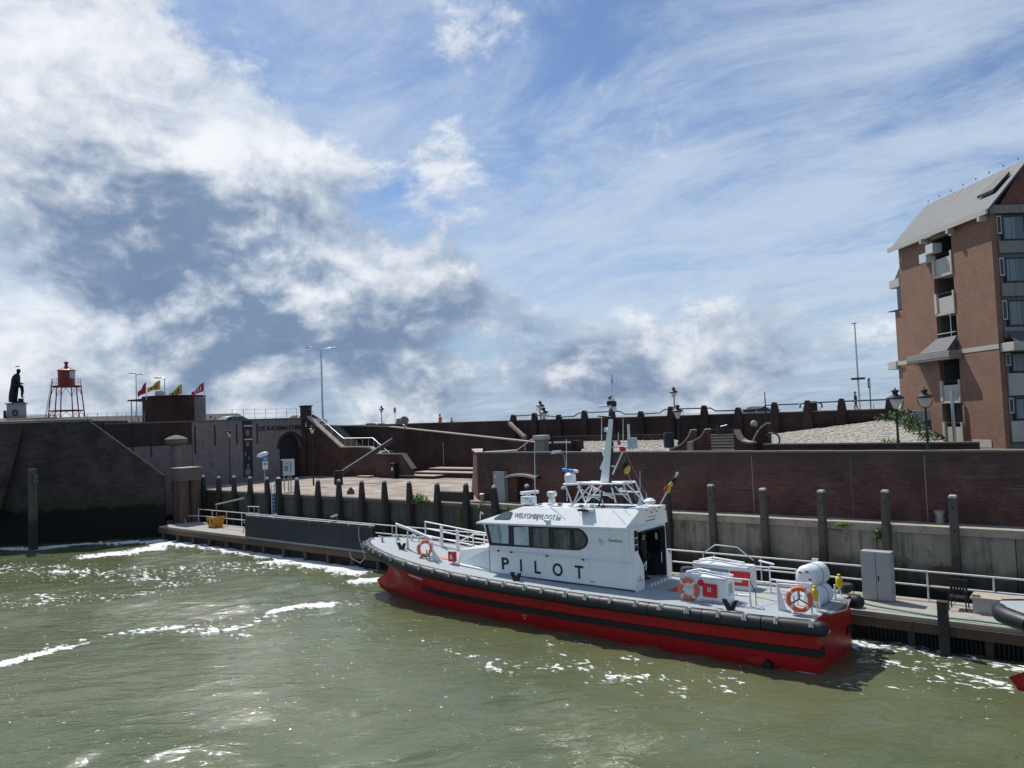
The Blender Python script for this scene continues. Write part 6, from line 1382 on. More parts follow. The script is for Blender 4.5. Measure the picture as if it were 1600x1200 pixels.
# exhaust, draught marks, hull letters
q = yp(1199, 1046, 23.2); bp(W().lathe([(.13, -.16), (.15, -.14), (.15, .12), (.10, .12), (.10, -.10)], (q.x, BYC-hull_y(q.x, .12)-.06, .10), 14, 'y'), 'exhaust', 'strake_black', smooth=True)
bp(W().prism([(q.x-.75, .28), (q.x-.15, .36), (q.x-.05, .26), (q.x-.2, .05), (q.x-.7, .12)], 'y', BYC-hull_y(q.x, .2)-.10, BYC-hull_y(q.x, .2)+.05), 'exhaust_guard', 'hull_red')
bp(W().b(q.x+.35, STERN-.02, BYC-hull_y(-8.5, .02)-.03, BYC-hull_y(-8.5, .02)+.05, -.02, .03), 'boot_strip', 'rope')
q = yp(819, 975, 23.2); xh = q.x; yy = BYC-hull_y(xh, .33)-.012
bp(W().tube([(xh-.1, yy, .39), (xh+.1, yy, .39), (xh, yy, .22)], .012, 5, closed=True), 'load_mark', 'white_ink')
q0 = yp(632, 886, 23.4)
for i in range(14): 
    xq = -25.35+i*.075; bp(W().b(xq, xq+.045, BYC-hull_y(xq, 1.28)-.02, BYC-hull_y(xq, 1.28)+.01, 1.235-.006*i, 1.31-.006*i), 'name_letter', 'ring_tape')
for i in range(9): bp(W().b(STERN+.005, STERN+.012, BYC-1.25+i*.09, BYC-1.19+i*.09, .98, 1.06), 'name_letter', 'ring_tape')

# ---- superstructure
CY0, CY1 = 24.05, 26.45
def sidewall(Y0, Y1, nm='house_side'):
    poly = [(-21.12, 1.62), (-14.2, 1.58), (-14.2, 2.45), (-14.42, 2.95), (-14.42, 3.87), (-21.42, 3.69), (-21.10, 2.75)]
    return bp(W().prism(poly, 'y', Y0, Y1), nm, 'hull_white')
sideN = sidewall(CY0, CY0+.05); sideF = sidewall(CY1-.05, CY1)
bp(W().add([(-21.12, CY0, 1.62), (-21.12, CY1, 1.62), (-21.10, CY1, 2.75), (-21.10, CY0, 2.75)], [(0,1,2,3)]), 'house_front', 'hull_white')
ws = bp(W().add([(-21.11, CY0+.03, 2.76), (-21.11, CY1-.03, 2.76), (-21.41, CY1-.03, 3.68), (-21.41, CY0+.03, 3.68)], [(0,1,2,3)]), 'windscreen', 'window_dark')
for i in range(4): y = CY0+.04+i*(CY1-CY0-.14)/3; bp(W().add([(-21.13, y, 2.76), (-21.13, y+.07, 2.76), (-21.44, y+.07, 3.68), (-21.44, y, 3.68)], [(0,1,2,3)]), 'windscreen_frame', 'frame_dark', ws)
# belt rail and base line
bp(W().tube([(-21.1, CY0-.05, 2.66), (-14.35, CY0-.05, 2.64)], .028, 8), 'grab_rail', 'gear_white', smooth=True)
for x in (-20.6, -19.9, -18.1, -16.4): bp(W().b(x-.03, x+.03, CY0-.07, CY0, 2.56, 2.63), 'rail_bracket', 'frame_dark')
bp(W().b(-21.1, -14.22, CY0-.03, CY0, 1.62, 1.67), 'base_strip', 'frame_dark')
# window band and panes (near side), mirrored on the far side
for Yb, sg_ in ((CY0, -1), (CY1, 1)):
    end = [(-16.78+.62*math.cos(t), 3.335+.435*math.sin(t)) for t in [R(-90+i*15) for i in range(13)]]
    poly = [(-21.30, 3.655), (-21.09, 2.785)]+end
    wb = bp(W().prism(poly, 'y', Yb+sg_*.012, Yb-sg_*.004), 'window_band', 'frame_dark')
    for (a, b) in ((-20.92, -20.02), (-19.74, -18.98), (-18.74, -17.98), (-17.70, -16.98)):
        sk_ = -.2 if a < -20.5 else 0
        pn_ = W().add([(a, Yb+sg_*.022, 2.90), (b, Yb+sg_*.022, 2.92), (b, Yb+sg_*.022, 3.68), (a+sk_, Yb+sg_*.022, 3.60)], [(0,1,2,3)])
        bp(pn_, 'pane', 'pane_sky' if a < -19.5 else 'pane_dim', wb)
    e2 = [(-16.74+.48*math.cos(t), 3.335+.35*math.sin(t)) for t in [R(-90+i*15) for i in range(13)]]
    bp(W().add([(x, Yb+sg_*.022, z) for x, z in e2], [tuple(range(13))]), 'pane', 'pane_dim', wb)
# lettering
def letters(s_, x0, x1, z, size, mat='black_ink', y=CY0-.012, off=.0, nm='lettering', wmul=None):
    return text(nm, s_, size, (x0, y, z), (1, 0, 0), (0, 0, 1), mat, pboat, offset=off, depth=.004, width=(x1-x0))
for s_, x0, x1 in (('P', -20.50, -20.11), ('I', -19.53, -19.44), ('L', -18.80, -18.49), ('O', -17.89, -17.41), ('T', -16.83, -16.43)):
    letters(s_, x0, x1, 1.86, .68, off=.012, nm='hull_letter')
letters('Vlaanderen', -15.28, -14.68, 3.34, .17, 'grey_ink')
letters('varen is', -15.2, -14.95, 3.24, .06, 'grey_ink') if False else None
em = W()
for (x, z, w_, h_) in ((-15.66, 3.42, .05, .04), (-15.60, 3.38, .04, .07), (-15.66, 3.34, .07, .035), (-15.56, 3.33, .06, .05), (-15.63, 3.28, .05, .04), (-15.55, 3.25, .03, .08), (-15.50, 3.36, .05, .03), (-15.48, 3.30, .03, .05), (-15.61, 3.22, .03, .05)): em.prism([(x-w_/2, z), (x, z+h_/2), (x+w_/2, z), (x+.01, z-h_/2)], 'y', CY0-.012, CY0-.004)
bp(em, 'emblem', 'grey_ink')
for x0_, x1_, z_ in ((-20.0, -19.9, 1.75), (-19.85, -19.7, 1.75), (-16.15, -15.95, 1.78)): bp(W().b(x0_, x1_, CY0-.01, CY0-.002, z_, z_+.035), 'stencil_mark', 'grey_ink')
bp(W().b(-21.135, -21.10, CY0-.008, CY0-.002, 1.64, 2.74), 'panel_seam', 'grille')
# aft end: jambs, door opening, interior
bp(W().prism([(CY0+.051, 1.56), (24.72, 1.56), (24.72, 2.42), (24.36, 2.95), (24.36, 3.86), (CY0+.051, 3.86)], 'x', -14.62, -14.205), 'aft_jamb', 'hull_white', bevel=.02)
bp(W().prism([(26.36, 1.56), (26.80, 1.56), (26.80, 2.52), (26.50, 2.80), (26.46, 3.86), (26.36, 3.86)], 'x', -14.62, -14.205), 'aft_jamb', 'hull_white', bevel=.02)
aw_ = bp(W().b(-14.203, -14.19, 24.10, 24.31, 3.05, 3.78), 'aft_window', 'window_dark')
for z in (3.28, 3.52): bp(W().b(-14.188, -14.18, 24.09, 24.32, z-.015, z+.015), 'window_bar', 'gear_white', aw_)
bp(W().b(-14.62, -14.21, 24.36, 26.36, 3.70, 3.86), 'lintel', 'hull_white')
bp(W().b(-16.3, -14.1, 24.73, 26.35, 1.56, 1.76), 'door_sill', 'deck_paint')
for i in range(6): bp(W().b(-14.11, -14.07, 24.95+i*.25, 25.02+i*.25, 1.62, 1.76), 'sill_rib', 'gear_white')
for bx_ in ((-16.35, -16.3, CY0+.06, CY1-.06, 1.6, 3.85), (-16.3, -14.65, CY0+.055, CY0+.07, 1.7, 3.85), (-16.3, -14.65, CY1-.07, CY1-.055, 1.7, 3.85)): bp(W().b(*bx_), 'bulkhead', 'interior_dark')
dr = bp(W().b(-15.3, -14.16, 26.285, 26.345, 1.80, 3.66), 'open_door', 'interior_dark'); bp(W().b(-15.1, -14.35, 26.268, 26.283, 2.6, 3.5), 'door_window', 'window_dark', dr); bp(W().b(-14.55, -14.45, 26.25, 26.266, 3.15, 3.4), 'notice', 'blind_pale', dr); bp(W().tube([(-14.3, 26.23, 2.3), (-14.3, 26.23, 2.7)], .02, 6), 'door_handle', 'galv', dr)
bp(W().tube([(-14.18, 26.34, 1.80), (-14.18, 26.34, 3.55), (-14.18, 26.28, 3.66), (-14.18, 24.42, 3.68)], .025, 6), 'door_trim', 'frame_dark', smooth=True)
bp(W().tube([(-14.12, 24.45, 2.40), (-14.05, 24.62, 2.62), (-14.12, 24.68, 2.30)], .018, 6), 'aft_grab_rail', 'gear_white', smooth=True)
bp(W().b(-14.20, -14.193, 24.25, 24.55, 1.95, 1.98).b(-14.20, -14.193, 24.36, 24.41, 2.02, 2.14), 'stencil_mark', 'grey_ink')
# roof shell
FN, FF, AN, AF = (-21.75, 23.98, 3.70), (-21.75, 26.52, 3.70), (-14.46, 23.98, 3.885), (-14.12, 26.52, 3.86)
fn, ff, an, af = (-19.62, 24.5, 4.44), (-19.62, 26.0, 4.44), (-14.10, 24.5, 4.52), (-13.92, 26.05, 4.52)
pn = (Vector(AN)-Vector(FN)).cross(Vector(an)-Vector(FN)); fn = (fn[0], fn[1], FN[2]-(pn.x*(fn[0]-FN[0])+pn.y*(fn[1]-FN[1]))/pn.z); ff = (ff[0], ff[1], fn[2])
low = [(p[0], p[1], p[2]-.07) for p in (FN, FF, AF, AN)]
rf_ = bp(W().add([FN, FF, AF, AN, fn, ff, af, an, *low], [(4,5,6,7), (0,3,7,4), (1,2,6,5), (0,1,5,4), (3,2,6,7), (8,9,10,11), (0,1,9,8), (1,2,10,9), (2,3,11,10), (3,0,8,11)]), 'roof', 'hull_white', bevel=.015)
def rs(u, v):       # pixel on the near roof slope
    A, B, C_ = Vector(FN), Vector(AN), Vector(an); n_ = (B-A).cross(C_-A).normalized(); d = ray(u, v); return CAM+d*((A-CAM).dot(n_)/d.dot(n_)), n_
nrm = rs(850, 805)[1]; nrm = nrm if nrm.y < 0 else -nrm
tri = [rs(*q)[0]+nrm*.008 for q in ((771.5, 810.5), (786, 801), (793, 799), (800, 799.5), (801.5, 802), (798, 811), (795, 812.5), (773, 812))]
rw_ = bp(W().add(tri, [tuple(range(8))]), 'roof_window', 'frame_dark', rf_); cc_ = sum(tri, Vector())/8
bp(W().add([cc_+(p-cc_)*.84+nrm*.006 for p in tri], [tuple(range(8))]), 'pane', 'window_green', rf_)
a_, b_ = rs(802.5, 808.5)[0]+nrm*.012, rs(875, 813)[0]+nrm*.012
xd = (b_-a_).normalized(); yd = nrm.cross(xd)
text('roof_lettering', 'WELKOMBIJVLOOT.be', .33, a_, xd, yd, 'grey_ink', pboat, depth=.004, width=(b_-a_).length)
for u0, v0, u1, v1 in ((899, 792, 913, 812), (957, 797, 979, 820), (975, 796, 985, 806)):
    p_, q_ = rs(u0, v0)[0]+nrm*.006, rs(u1, v1)[0]+nrm*.006; bp(W().tube([p_, q_], .006, 4), 'roof_seam', 'grille', rf_)
a_ = rs(919, 799)[0]; fl = bp(W().b(a_.x-.32, a_.x+.16, a_.y-.26, a_.y+.1, a_.z+.02, a_.z+.10), 'floodlight', 'frame_dark', bevel=.015); bp(W().b(a_.x+.02, a_.x+.28, a_.y-.22, a_.y+.08, a_.z+.0, a_.z+.11), 'floodlight_housing', 'gear_white', fl, bevel=.02)
a_ = rs(856, 814)[0]; bp(W().b(a_.x-.1, a_.x+.12, a_.y-.14, a_.y+.05, a_.z-.03, a_.z+.06), 'side_lamp', 'gear_white', bevel=.015)
# aft visor lettering and emblem blotches
A, B, C_ = Vector(AN), Vector(AF), Vector(af); na = (B-A).cross(C_-A).normalized(); na = na if na.x > 0 else -na
def av(u, v): d = ray(u, v); return CAM+d*((A-CAM).dot(na)/d.dot(na))+na*.008
for (u, v, w_, h_) in ((1012, 797, .22, .10), (1018, 800, .12, .08), (1023, 795, .07, .12), (1041, 795, .16, .09), (1026, 799, .06, .05), (1030, 793, .06, .08)):
    c = av(u, v); yd_ = Vector((0, 1, 0)); zd_ = na.cross(yd_).normalized(); zd_ = zd_ if zd_.z > 0 else -zd_
    bp(W().add([c+yd_*(w_*math.cos(t)*(.7+.3*math.sin(3*t)))+zd_*(h_*.6*math.sin(t)) for t in [i*2*math.pi/9 for i in range(9)]], [tuple(range(9))]), 'emblem', 'black_ink')
def small_print(u0, v0, u1, v1, n_, h_):
    for i in range(n_):
        c = av(u0+(u1-u0)*(i+.5)/n_, v0+(v1-v0)*(i+.5)/n_); bp(W().add([c+Vector((0, -.022, -h_/2)), c+Vector((0, .022, -h_/2)), c+Vector((0, .022, h_/2)), c+Vector((0, -.022, h_/2))], [(0,1,2,3)]), 'print_letter', 'grey_ink')
small_print(1012, 808, 1025, 805, 7, .05); small_print(1009, 814, 1024, 810, 9, .08)

# ---- gear on the roof
def yy_(u, v, y): return tuple(yp(u, v, y))
def bars(lst, nm, mat, r=.035, par=None):
    for pl in lst: bp(W().tube(pl, r, 7), nm, mat, par, smooth=True)
for Yt, lab in ((24.75, 'n'), (25.65, 'f')):
    k = (Yt-24.75)
    P_ = lambda u, v: (yp(u, v, 24.75).x, Yt, yp(u, v, 24.75).z)
    bars([[P_(880, 757), P_(974, 756)], [P_(883, 758), P_(895, 790)], [P_(895, 790), P_(907, 760)], [P_(902, 761), P_(938, 782)], [P_(921, 760), P_(898, 787)], [P_(906, 777), P_(938, 777)], [P_(935, 760), P_(943, 790)], [P_(961, 760), P_(987, 787)], [P_(974, 757), P_(988, 789)], [P_(946, 771), P_(982, 773)]], 'truss_bar', 'gear_white', .032)
for u in (880, 921, 974): a_ = yp(u, 756.5, 24.75); bars([[(a_.x, 24.75, a_.z), (a_.x, 25.65, a_.z)]], 'truss_cross_bar', 'gear_white', .032)
bp(W().b(yp(905, 757, 24.75).x, yp(960, 757, 24.75).x, 24.72, 25.68, yp(920, 757, 24.75).z+.02, yp(920, 757, 24.75).z+.05), 'truss_plate', 'gear_white')
bars([[yy_(942, 762, 24.72), yy_(939.5, 780, 24.72), yy_(935, 792, 24.72)], [yy_(952, 758, 24.9), yy_(960, 763, 24.9), yy_(968, 772, 25.0)]], 'cable', 'frame_dark', .03)
YM = 25.2
m0, m1 = yp(946, 757, YM), yp(955.5, 655, YM)
def frus(P0, w0, P1, w1, dy=.2, dyt=.12): return W().add([(P0.x-w0, YM-dy, P0.z), (P0.x+w0, YM-dy, P0.z), (P0.x+w0, YM+dy, P0.z), (P0.x-w0, YM+dy, P0.z), (P1.x-w1, YM-dyt, P1.z), (P1.x+w1, YM-dyt, P1.z), (P1.x+w1, YM+dyt, P1.z), (P1.x-w1, YM+dyt, P1.z)], [(0,3,2,1), (4,5,6,7), (0,1,5,4), (1,2,6,5), (2,3,7,6), (3,0,4,7)])
mast = bp(frus(m0, .19, m1, .09, .12, .07), 'mast', 'hull_white', bevel=.02)
bp(W().add([(m0.x+.195, YM-.06, m0.z), (m0.x+.225, YM-.03, m0.z), (m0.x+.225, YM+.1, m0.z), (m1.x+.092, YM-.04, m1.z), (m1.x+.115, YM-.02, m1.z), (m1.x+.115, YM+.05, m1.z)], [(0,1,4,3), (1,2,5,4), (0,3,5,2), (0,2,1), (3,4,5)]), 'cable_trunk', 'frame_dark', mast)
P2 = lambda u, v, y=YM: yp(u, v, y)
bp(W().add([P2(937, 733), P2(938, 729), P2(947, 707), P2(949, 712), P2(944, 728), P2(940, 734)], [tuple(range(6))]).add([P2(937, 733, YM-.08), P2(938, 729, YM-.08), P2(947, 707, YM-.08), P2(949, 712, YM-.08), P2(944, 728, YM-.08), P2(940, 734, YM-.08)], [tuple(range(6))]), 'mast_bracket', 'hull_white', mast)
bars([[P2(940, 701), P2(944, 714)], [P2(940, 701), P2(948, 702)]], 'mast_bracket', 'hull_white', .03, mast)
bars([[P2(957, 741), P2(974.5, 702)], [P2(954, 728), P2(961, 729)], [P2(956, 689), P2(992, 692)], [P2(957, 699), P2(984, 699)], [P2(984, 692), P2(984, 704)]], 'yard', 'gear_white', .032, mast)
bp(W().b(P2(983, 690).x, P2(993, 690).x, YM-.15, YM+.15, P2(988, 701).z, P2(988, 684).z), 'equipment_box', 'blind_pale', mast, bevel=.015)
bp(W().lathe([(.05, P2(982, 684).z), (.05, P2(982, 663).z)], (P2(982, 670).x, YM, 0), 8), 'aerial', 'gear_white', mast)
bp(W().b(P2(970, 698).x, P2(976, 698).x, YM-.1, YM+.1, P2(973, 705).z, P2(973, 698).z).b(P2(966, 690).x, P2(969, 690).x, YM-.05, YM+.05, P2(967, 695).z, P2(967, 688).z), 'signal_light', 'sign_red', mast)
for (u, vt, vb) in ((940, 652, 690), (973.5, 654, 690), (966, 675, 689), (885, 686, 741)):
    a_, b_ = P2(u, vt), P2(u, vb); bp(W().tube([b_, a_], [.018, .012], 6), 'aerial', 'gear_white', mast)
bars([[P2(934, 650), P2(956, 652)], [P2(941, 651), P2(956, 656)]], 'spreader', 'frame_dark', .03, mast)
bp(W().b(P2(945, 673).x, P2(949, 673).x, YM-.06, YM+.06, P2(946, 675).z, P2(946, 668).z), 'mast_lamp', 'gear_white', mast)
bp(W().lathe([(.09, P2(957, 654).z), (.10, P2(957, 644).z), (.08, P2(957, 638).z)], (P2(957.5, 650).x, YM, 0), 10), 'mast_head', 'frame_dark', mast, smooth=True)
for (u, v, r_, mt_) in ((952, 630, .10, 'frame_dark'), (959, 631, .11, 'frame_dark'), (955, 636, .09, 'gear_white'), (953, 622, .06, 'frame_dark'), (957, 625, .07, 'gear_white'), (960, 639, .09, 'gear_white'), (954, 641, .07, 'steel_grey')):
    a_ = P2(u, v); bp(W().lathe([(r_*.7, -r_), (r_, -r_*.6), (r_, r_*.6), (r_*.7, r_)], tuple(a_), 10), 'navigation_light', mt_, mast, smooth=True)
bars([[P2(955, 648), P2(955, 618)]], 'top_pole', 'steel_grey', .03, mast)
a_ = P2(943, 634.5); mbx = W(); mbx.lathe([(.01, -.28), (.045, -.18), (.05, .2), (.03, .28)], tuple(a_), 8, 'x'); bp(mbx, 'wind_vane', 'gear_white', mast, smooth=True)
bars([[P2(956.5, 620), P2(956, 586)], [P2(950, 597), P2(963, 596)]], 'whip_aerial', 'galv', .014, mast)
bars([[P2(962.5, 587), P2(962.5, 606)], [P2(957.2, 585), P2(957, 600)]], 'whip_aerial', 'galv', .010, mast)
a_ = P2(956, 596); bp(W().lathe([(.06, -.05), (.06, .05)], tuple(a_), 8), 'aerial_hub', 'galv', mast)
# dome, blue bar radar, searchlight, radar
a_ = yp(891, 746.5, 25.2); dm = bp(W().lathe([(.12, -.29), (.21, -.22), (.235, 0), (.22, .12), (.12, .2), (.02, .22)], tuple(a_), 16), 'radome', 'gear_white', smooth=True)
b0, b1 = yp(879, 733.5, 25.2), yp(902, 736.5, 25.2); bb_ = bp(W().tube([b0, b1], .06, 8), 'radar_bar', 'blue_paint', smooth=True); bp(W().tube([b0.lerp(b1, .8), b1+(b1-b0)*.02], .063, 8), 'bar_end', 'gear_white', bb_); bp(W().lathe([(.03, a_.z+.2), (.03, b0.z)], (a_.x, 25.2, 0), 6), 'radar_stem', 'gear_white')
a_ = yp(826, 781, 24.95); rd = bp(W().b(a_.x-.28, a_.x+.28, 24.75, 25.15, a_.z-.18, a_.z+.16), 'radar_base', 'gear_white', bevel=.05)
b0, b1 = yp(814, 770.5, 24.95), yp(841, 768, 24.95); bp(W().tube([b0, b1], .065, 8), 'scanner_bar', 'gear_white', rd, smooth=True); bp(W().lathe([(.09, -.1), (.09, .12)], (a_.x, 24.95, a_.z+.2), 8), 'scanner_post', 'gear_white', rd)
for dx in (-.2, .2): bp(W().tube([(a_.x+dx, 24.95, a_.z-.16), (a_.x+dx*1.1, 24.95, 4.44)], .03, 6), 'radar_leg', 'gear_white', rd)
for du, dv_ in ((-4, -3), (3, 2), (8, 6)): c = yp(826+du, 782+dv_, 24.74); bp(W().b(c.x-.05, c.x+.05, 24.72, 24.76, c.z-.03, c.z+.03), 'radar_fitting', 'cabinet_grey', rd)
a_ = yp(862, 775, 25.0); sl_ = bp(W().lathe([(.04, 4.45), (.14, 4.5), (.14, a_.z-.1), (.05, a_.z)], (a_.x, 25.0, 0), 10), 'searchlight_base', 'gear_white', smooth=True)
for dx in (-.075, .085): bp(W().lathe([(.09, -.12), (.115, -.08), (.115, .1), (.08, .14)], (a_.x+dx, 25.0, a_.z+.08), 12, 'y'), 'searchlight', 'gear_white', sl_, smooth=True)
for (u, vt, vb, y) in ((836, 688, 782, 24.9), (886, 762, 783, 24.8), (1000, 736, 784, 24.75), (1010, 770, 784, 25.0)): bp(W().tube([yy_(u, vb, y), yy_(u-(.8 if u < 900 else 0), vt, y)], [.02, .010], 6), 'whip_aerial', 'gear_white')
a_ = yp(1000, 785, 24.75); bp(W().lathe([(.12, -.1), (.05, .1), (.02, .16)], tuple(a_), 8), 'aerial_mount', 'gear_white')
a_ = yp(1015, 783, 25.3); bp(W().lathe([(.14, -.10), (.22, -.06), (.22, .02), (.12, .10), (.02, .12)], tuple(a_), 14), 'satellite_dome', 'gear_white', smooth=True)
bars([[yy_(751, 816, 24.9), yy_(750, 808, 24.9), yy_(751, 800, 24.9)], [yy_(751, 800, 24.9), yy_(755, 803, 24.9)]], 'horn', 'galv', .03)
bp(W().lathe([(.10, 4.46), (.10, 4.5)], (-15.7, 25.2, 0), 8), 'deck_fitting', 'frame_dark')
for i in range(9): x = -18.9+i*.5; bp(W().b(x, x+.12, 24.6, 24.75, 4.47, 4.52+.03*(i % 3)), 'cable_clip', 'gear_white' if i % 2 else 'grille')
bars([[(-16.2, 24.7, 4.53), (-15.2, 24.75, 4.56), (-14.5, 24.8, 4.56)]], 'roof_cable', 'frame_dark', .02)
# halyards, folded pennant, ensign
for a, b in (((971, 716), (997, 781)), ((976, 704), (1013, 780)), ((975, 712), (994, 783))): bp(W().tube([yy_(*a, 25.2), yy_(*b, 25.0)], .007, 4), 'halyard', 'rope')
bp(W().tube([yy_(955, 660, 25.2), yy_(967, 690, 25.2)], .008, 4), 'halyard', 'frame_dark')
def bundle(lab, stuff, staff=None):
    t = thing('furled_flag', lab, 'flag', tuple(Vector(stuff[0][1])))
    for mt_, c, r_ in stuff:
        mb_ = MB(); mb_.lathe([(r_*.2, -r_), (r_*.8, -r_*.6), (r_, 0), (r_*.75, r_*.6), (r_*.2, r_)], (0, 0, 0), 7); rr = Matrix.Translation(Vector(c)) @ Matrix.Rotation(R(35), 4, 'Y') @ Matrix.Diagonal((.75, .6, 1.25, 1)); mb_.v = [rr @ v for v in mb_.v]; mb_.build('cloth', mt_, t, smooth=True)
    return t
bundle('small black and yellow pennant furled on the mast halyard', (('flag_black', yy_(976, 728, 25.15), .13), ('flag_yellow', yy_(980.5, 734, 25.15), .15)))
a_, b_ = yp(1032, 787, 25.2), yp(1058, 740, 25.2); bp(W().tube([a_, b_], .028, 7), 'flag_staff', 'gear_white', smooth=True); bp(W().lathe([(.05, -.05), (.05, .05)], tuple(b_), 8), 'staff_top', 'gear_white')
bundle('black, yellow and red ensign furled round the staff on the cabin roof', (('flag_black', yy_(1053, 750, 25.2), .10), ('flag_yellow', yy_(1048, 757, 25.2), .11), ('flag_red', yy_(1041, 764, 25.2), .12), ('flag_yellow', yy_(1045, 765, 25.2), .10)))

# ---- forward trunk and bow fittings
tz = 2.62
bp(W().add([(-23.2, 24.2, 1.75), (-21.1, CY0+.02, 1.65), (-21.1, CY1-.02, 1.65), (-23.2, 26.1, 1.75), (-23.0, 24.35, 2.42), (-21.1, CY0+.06, 2.70), (-21.1, CY1-.06, 2.70), (-23.0, 26.0, 2.42)], [(0,1,5,4), (1,2,6,5), (2,3,7,6), (3,0,4,7), (4,5,6,7), (0,3,2,1)]), 'fore_trunk', 'hull_white', bevel=.03)
bp(W().tube([(-23.3, 24.12, dkz(-23.3)+.06), (-21.1, CY0-.04, dkz(-21.1)+.06)], .045, 8), 'trunk_rail', 'gear_white', smooth=True)
rb = bp(W().b(-23.50, -23.12, 24.02, 24.19, 1.90, 2.34), 'fire_box', 'sign_red', bevel=.03); bp(W().b(-23.36, -23.24, 24.008, 24.018, 2.02, 2.22), 'box_print', 'ring_tape', rb)
bp(W().add([(-24.6, 24.6, dkz(-24.6)+.05), (-24.1, 24.35, dkz(-24.1)+.05), (-23.9, 24.7, dkz(-24)+.05)], [(0,1,2)]), 'deck_mark', 'ring_orange')
def rail_run(foot_px, H_, rails, nm, extra=()):
    F_ = [deckpx(u, v) for u, v in foot_px]
    for p in F_: bp(W().tube([p-Vector((0, 0, .03)), p+Vector((0, 0, H_))], .034, 8), nm+'_post', 'gear_white', smooth=True)
    for h in rails: bp(W().tube([p+Vector((0, 0, h)) for p in F_], .034 if h == H_ else .026, 8), nm, 'gear_white', smooth=True)
    return F_
nb = [Vector((-27.75, 24.9, dkz(-27.75))), Vector((-26.7, 24.65, dkz(-26.7))), Vector((-25.6, 24.35, dkz(-25.6))), Vector((-24.35, 23.95, dkz(-24.35)))]
for i, p in enumerate(nb):
    bp(W().taper((p.x, p.y), p.z-.02, p.z+.85, .10 if i in (1, 2) else .05, .05), 'bow_rail_post', 'gear_white', bevel=.01)
for h, r_ in ((1.0, .045), (.92, .03)): bp(W().tube([p+Vector((0, 0, h)) for p in nb], r_, 8), 'bow_rail', 'gear_white', smooth=True)
p = nb[3]; bp(W().add([p+Vector((0, 0, .55)), p+Vector((.55, .02, 0)), p+Vector((.0, 0, 0)), p+Vector((0, .05, .55)), p+Vector((.55, .07, 0)), p+Vector((0, .05, 0))], [(0,1,2), (3,4,5), (0,1,4,3)]), 'rail_gusset', 'gear_white')
for dx in (-.28, -.12): bp(W().lathe([(.03, p.z), (.03, p.z+.5)], (p.x+dx, p.y-.1, 0), 8), 'gas_bottle', 'coping')
fbx = [Vector((-27.2, 26.3, 0)), Vector((-26.2, 26.35, 0)), Vector((-25.2, 26.4, 0)), Vector((-24.2, 26.45, 0)), Vector((-23.0, 26.5, 0)), Vector((-21.9, 26.5, 0))]
for p in fbx: p.z = dkz(p.x)
for p in fbx: bp(W().tube([p, p+Vector((0, 0, 1.0))], .034, 8), 'far_rail_post', 'gear_white', smooth=True)
for h in (1.0, .68, .34): bp(W().tube([p+Vector((0, 0, h)) for p in fbx], .032, 8), 'far_rail', 'gear_white', smooth=True)
for i in (1, 2): p = fbx[i]+Vector((.3, -.25, 0)); bp(W().b(p.x-.06, p.x+.06, p.y-.06, p.y+.06, p.z, p.z+.95), 'fender_stanchion', 'gear_white', bevel=.02)
sr = [Vector((-23.9, 25.2, dkz(-23.9)+.75)), Vector((-23.0, 25.2, 2.95)), Vector((-21.3, 25.2, 2.95))]
bp(W().tube(sr, .03, 8), 'trunk_handrail', 'gear_white', smooth=True); bp(W().tube([(-23.9, 25.2, dkz(-23.9)), sr[0]], .03, 8), 'trunk_handrail_post', 'gear_white', smooth=True); bp(W().tube([(-22.4, 25.2, 2.5), (-22.4, 25.2, 2.95)], .03, 8), 'trunk_handrail_post', 'gear_white', smooth=True)
def life_ring(label, c, n, mat='ring_orange', r=.30, grp='orange lifebuoys on the pilot boat', cross=False):
    t = thing('lifebuoy', label, 'lifebuoy', tuple(c), grp); n = Vector(n).normalized(); u_ = Vector((0, 0, 1)); a = u_.cross(n).normalized(); b = n.cross(a)
    c = Vector(c); tube_r = .075
    MB().tube([c+(a*math.cos(th_)+b*math.sin(th_))*r for th_ in [i*2*math.pi/28 for i in range(28)]], tube_r, 10, closed=True).build('ring', mat, t, smooth=True)
    for k in range(4):
        mid = R(45+90*k); MB().tube([c+(a*math.cos(mid+d_)+b*math.sin(mid+d_))*r for d_ in (-.14, -.07, 0, .07, .14)], tube_r+.004, 10).build('tape', 'ring_tape', t, smooth=True)
    MB().tube([c+(a*math.cos(th_)+b*math.sin(th_))*(r+.085+.02*math.cos(4*th_)) for th_ in [i*2*math.pi/32 for i in range(32)]], .010, 5, closed=True).build('grab_line', 'rope', t)
    if cross:
        for k in range(3): th_ = R(90+120*k); MB().tube([c, c+(a*math.cos(th_)+b*math.sin(th_))*r], .022, 5).build('strap', 'frame_dark', t)
    return t
p = nb[2]; life_ring('lifebuoy hung upright on the near bow rail', tuple(yp(664, 857, 24.25)), (1, -.45, 0))
p = fbx[4]; life_ring('lifebuoy on the far bow rail ahead of the windscreen', (p.x+.1, p.y-.05, p.z+.55), (.3, -1, 0))
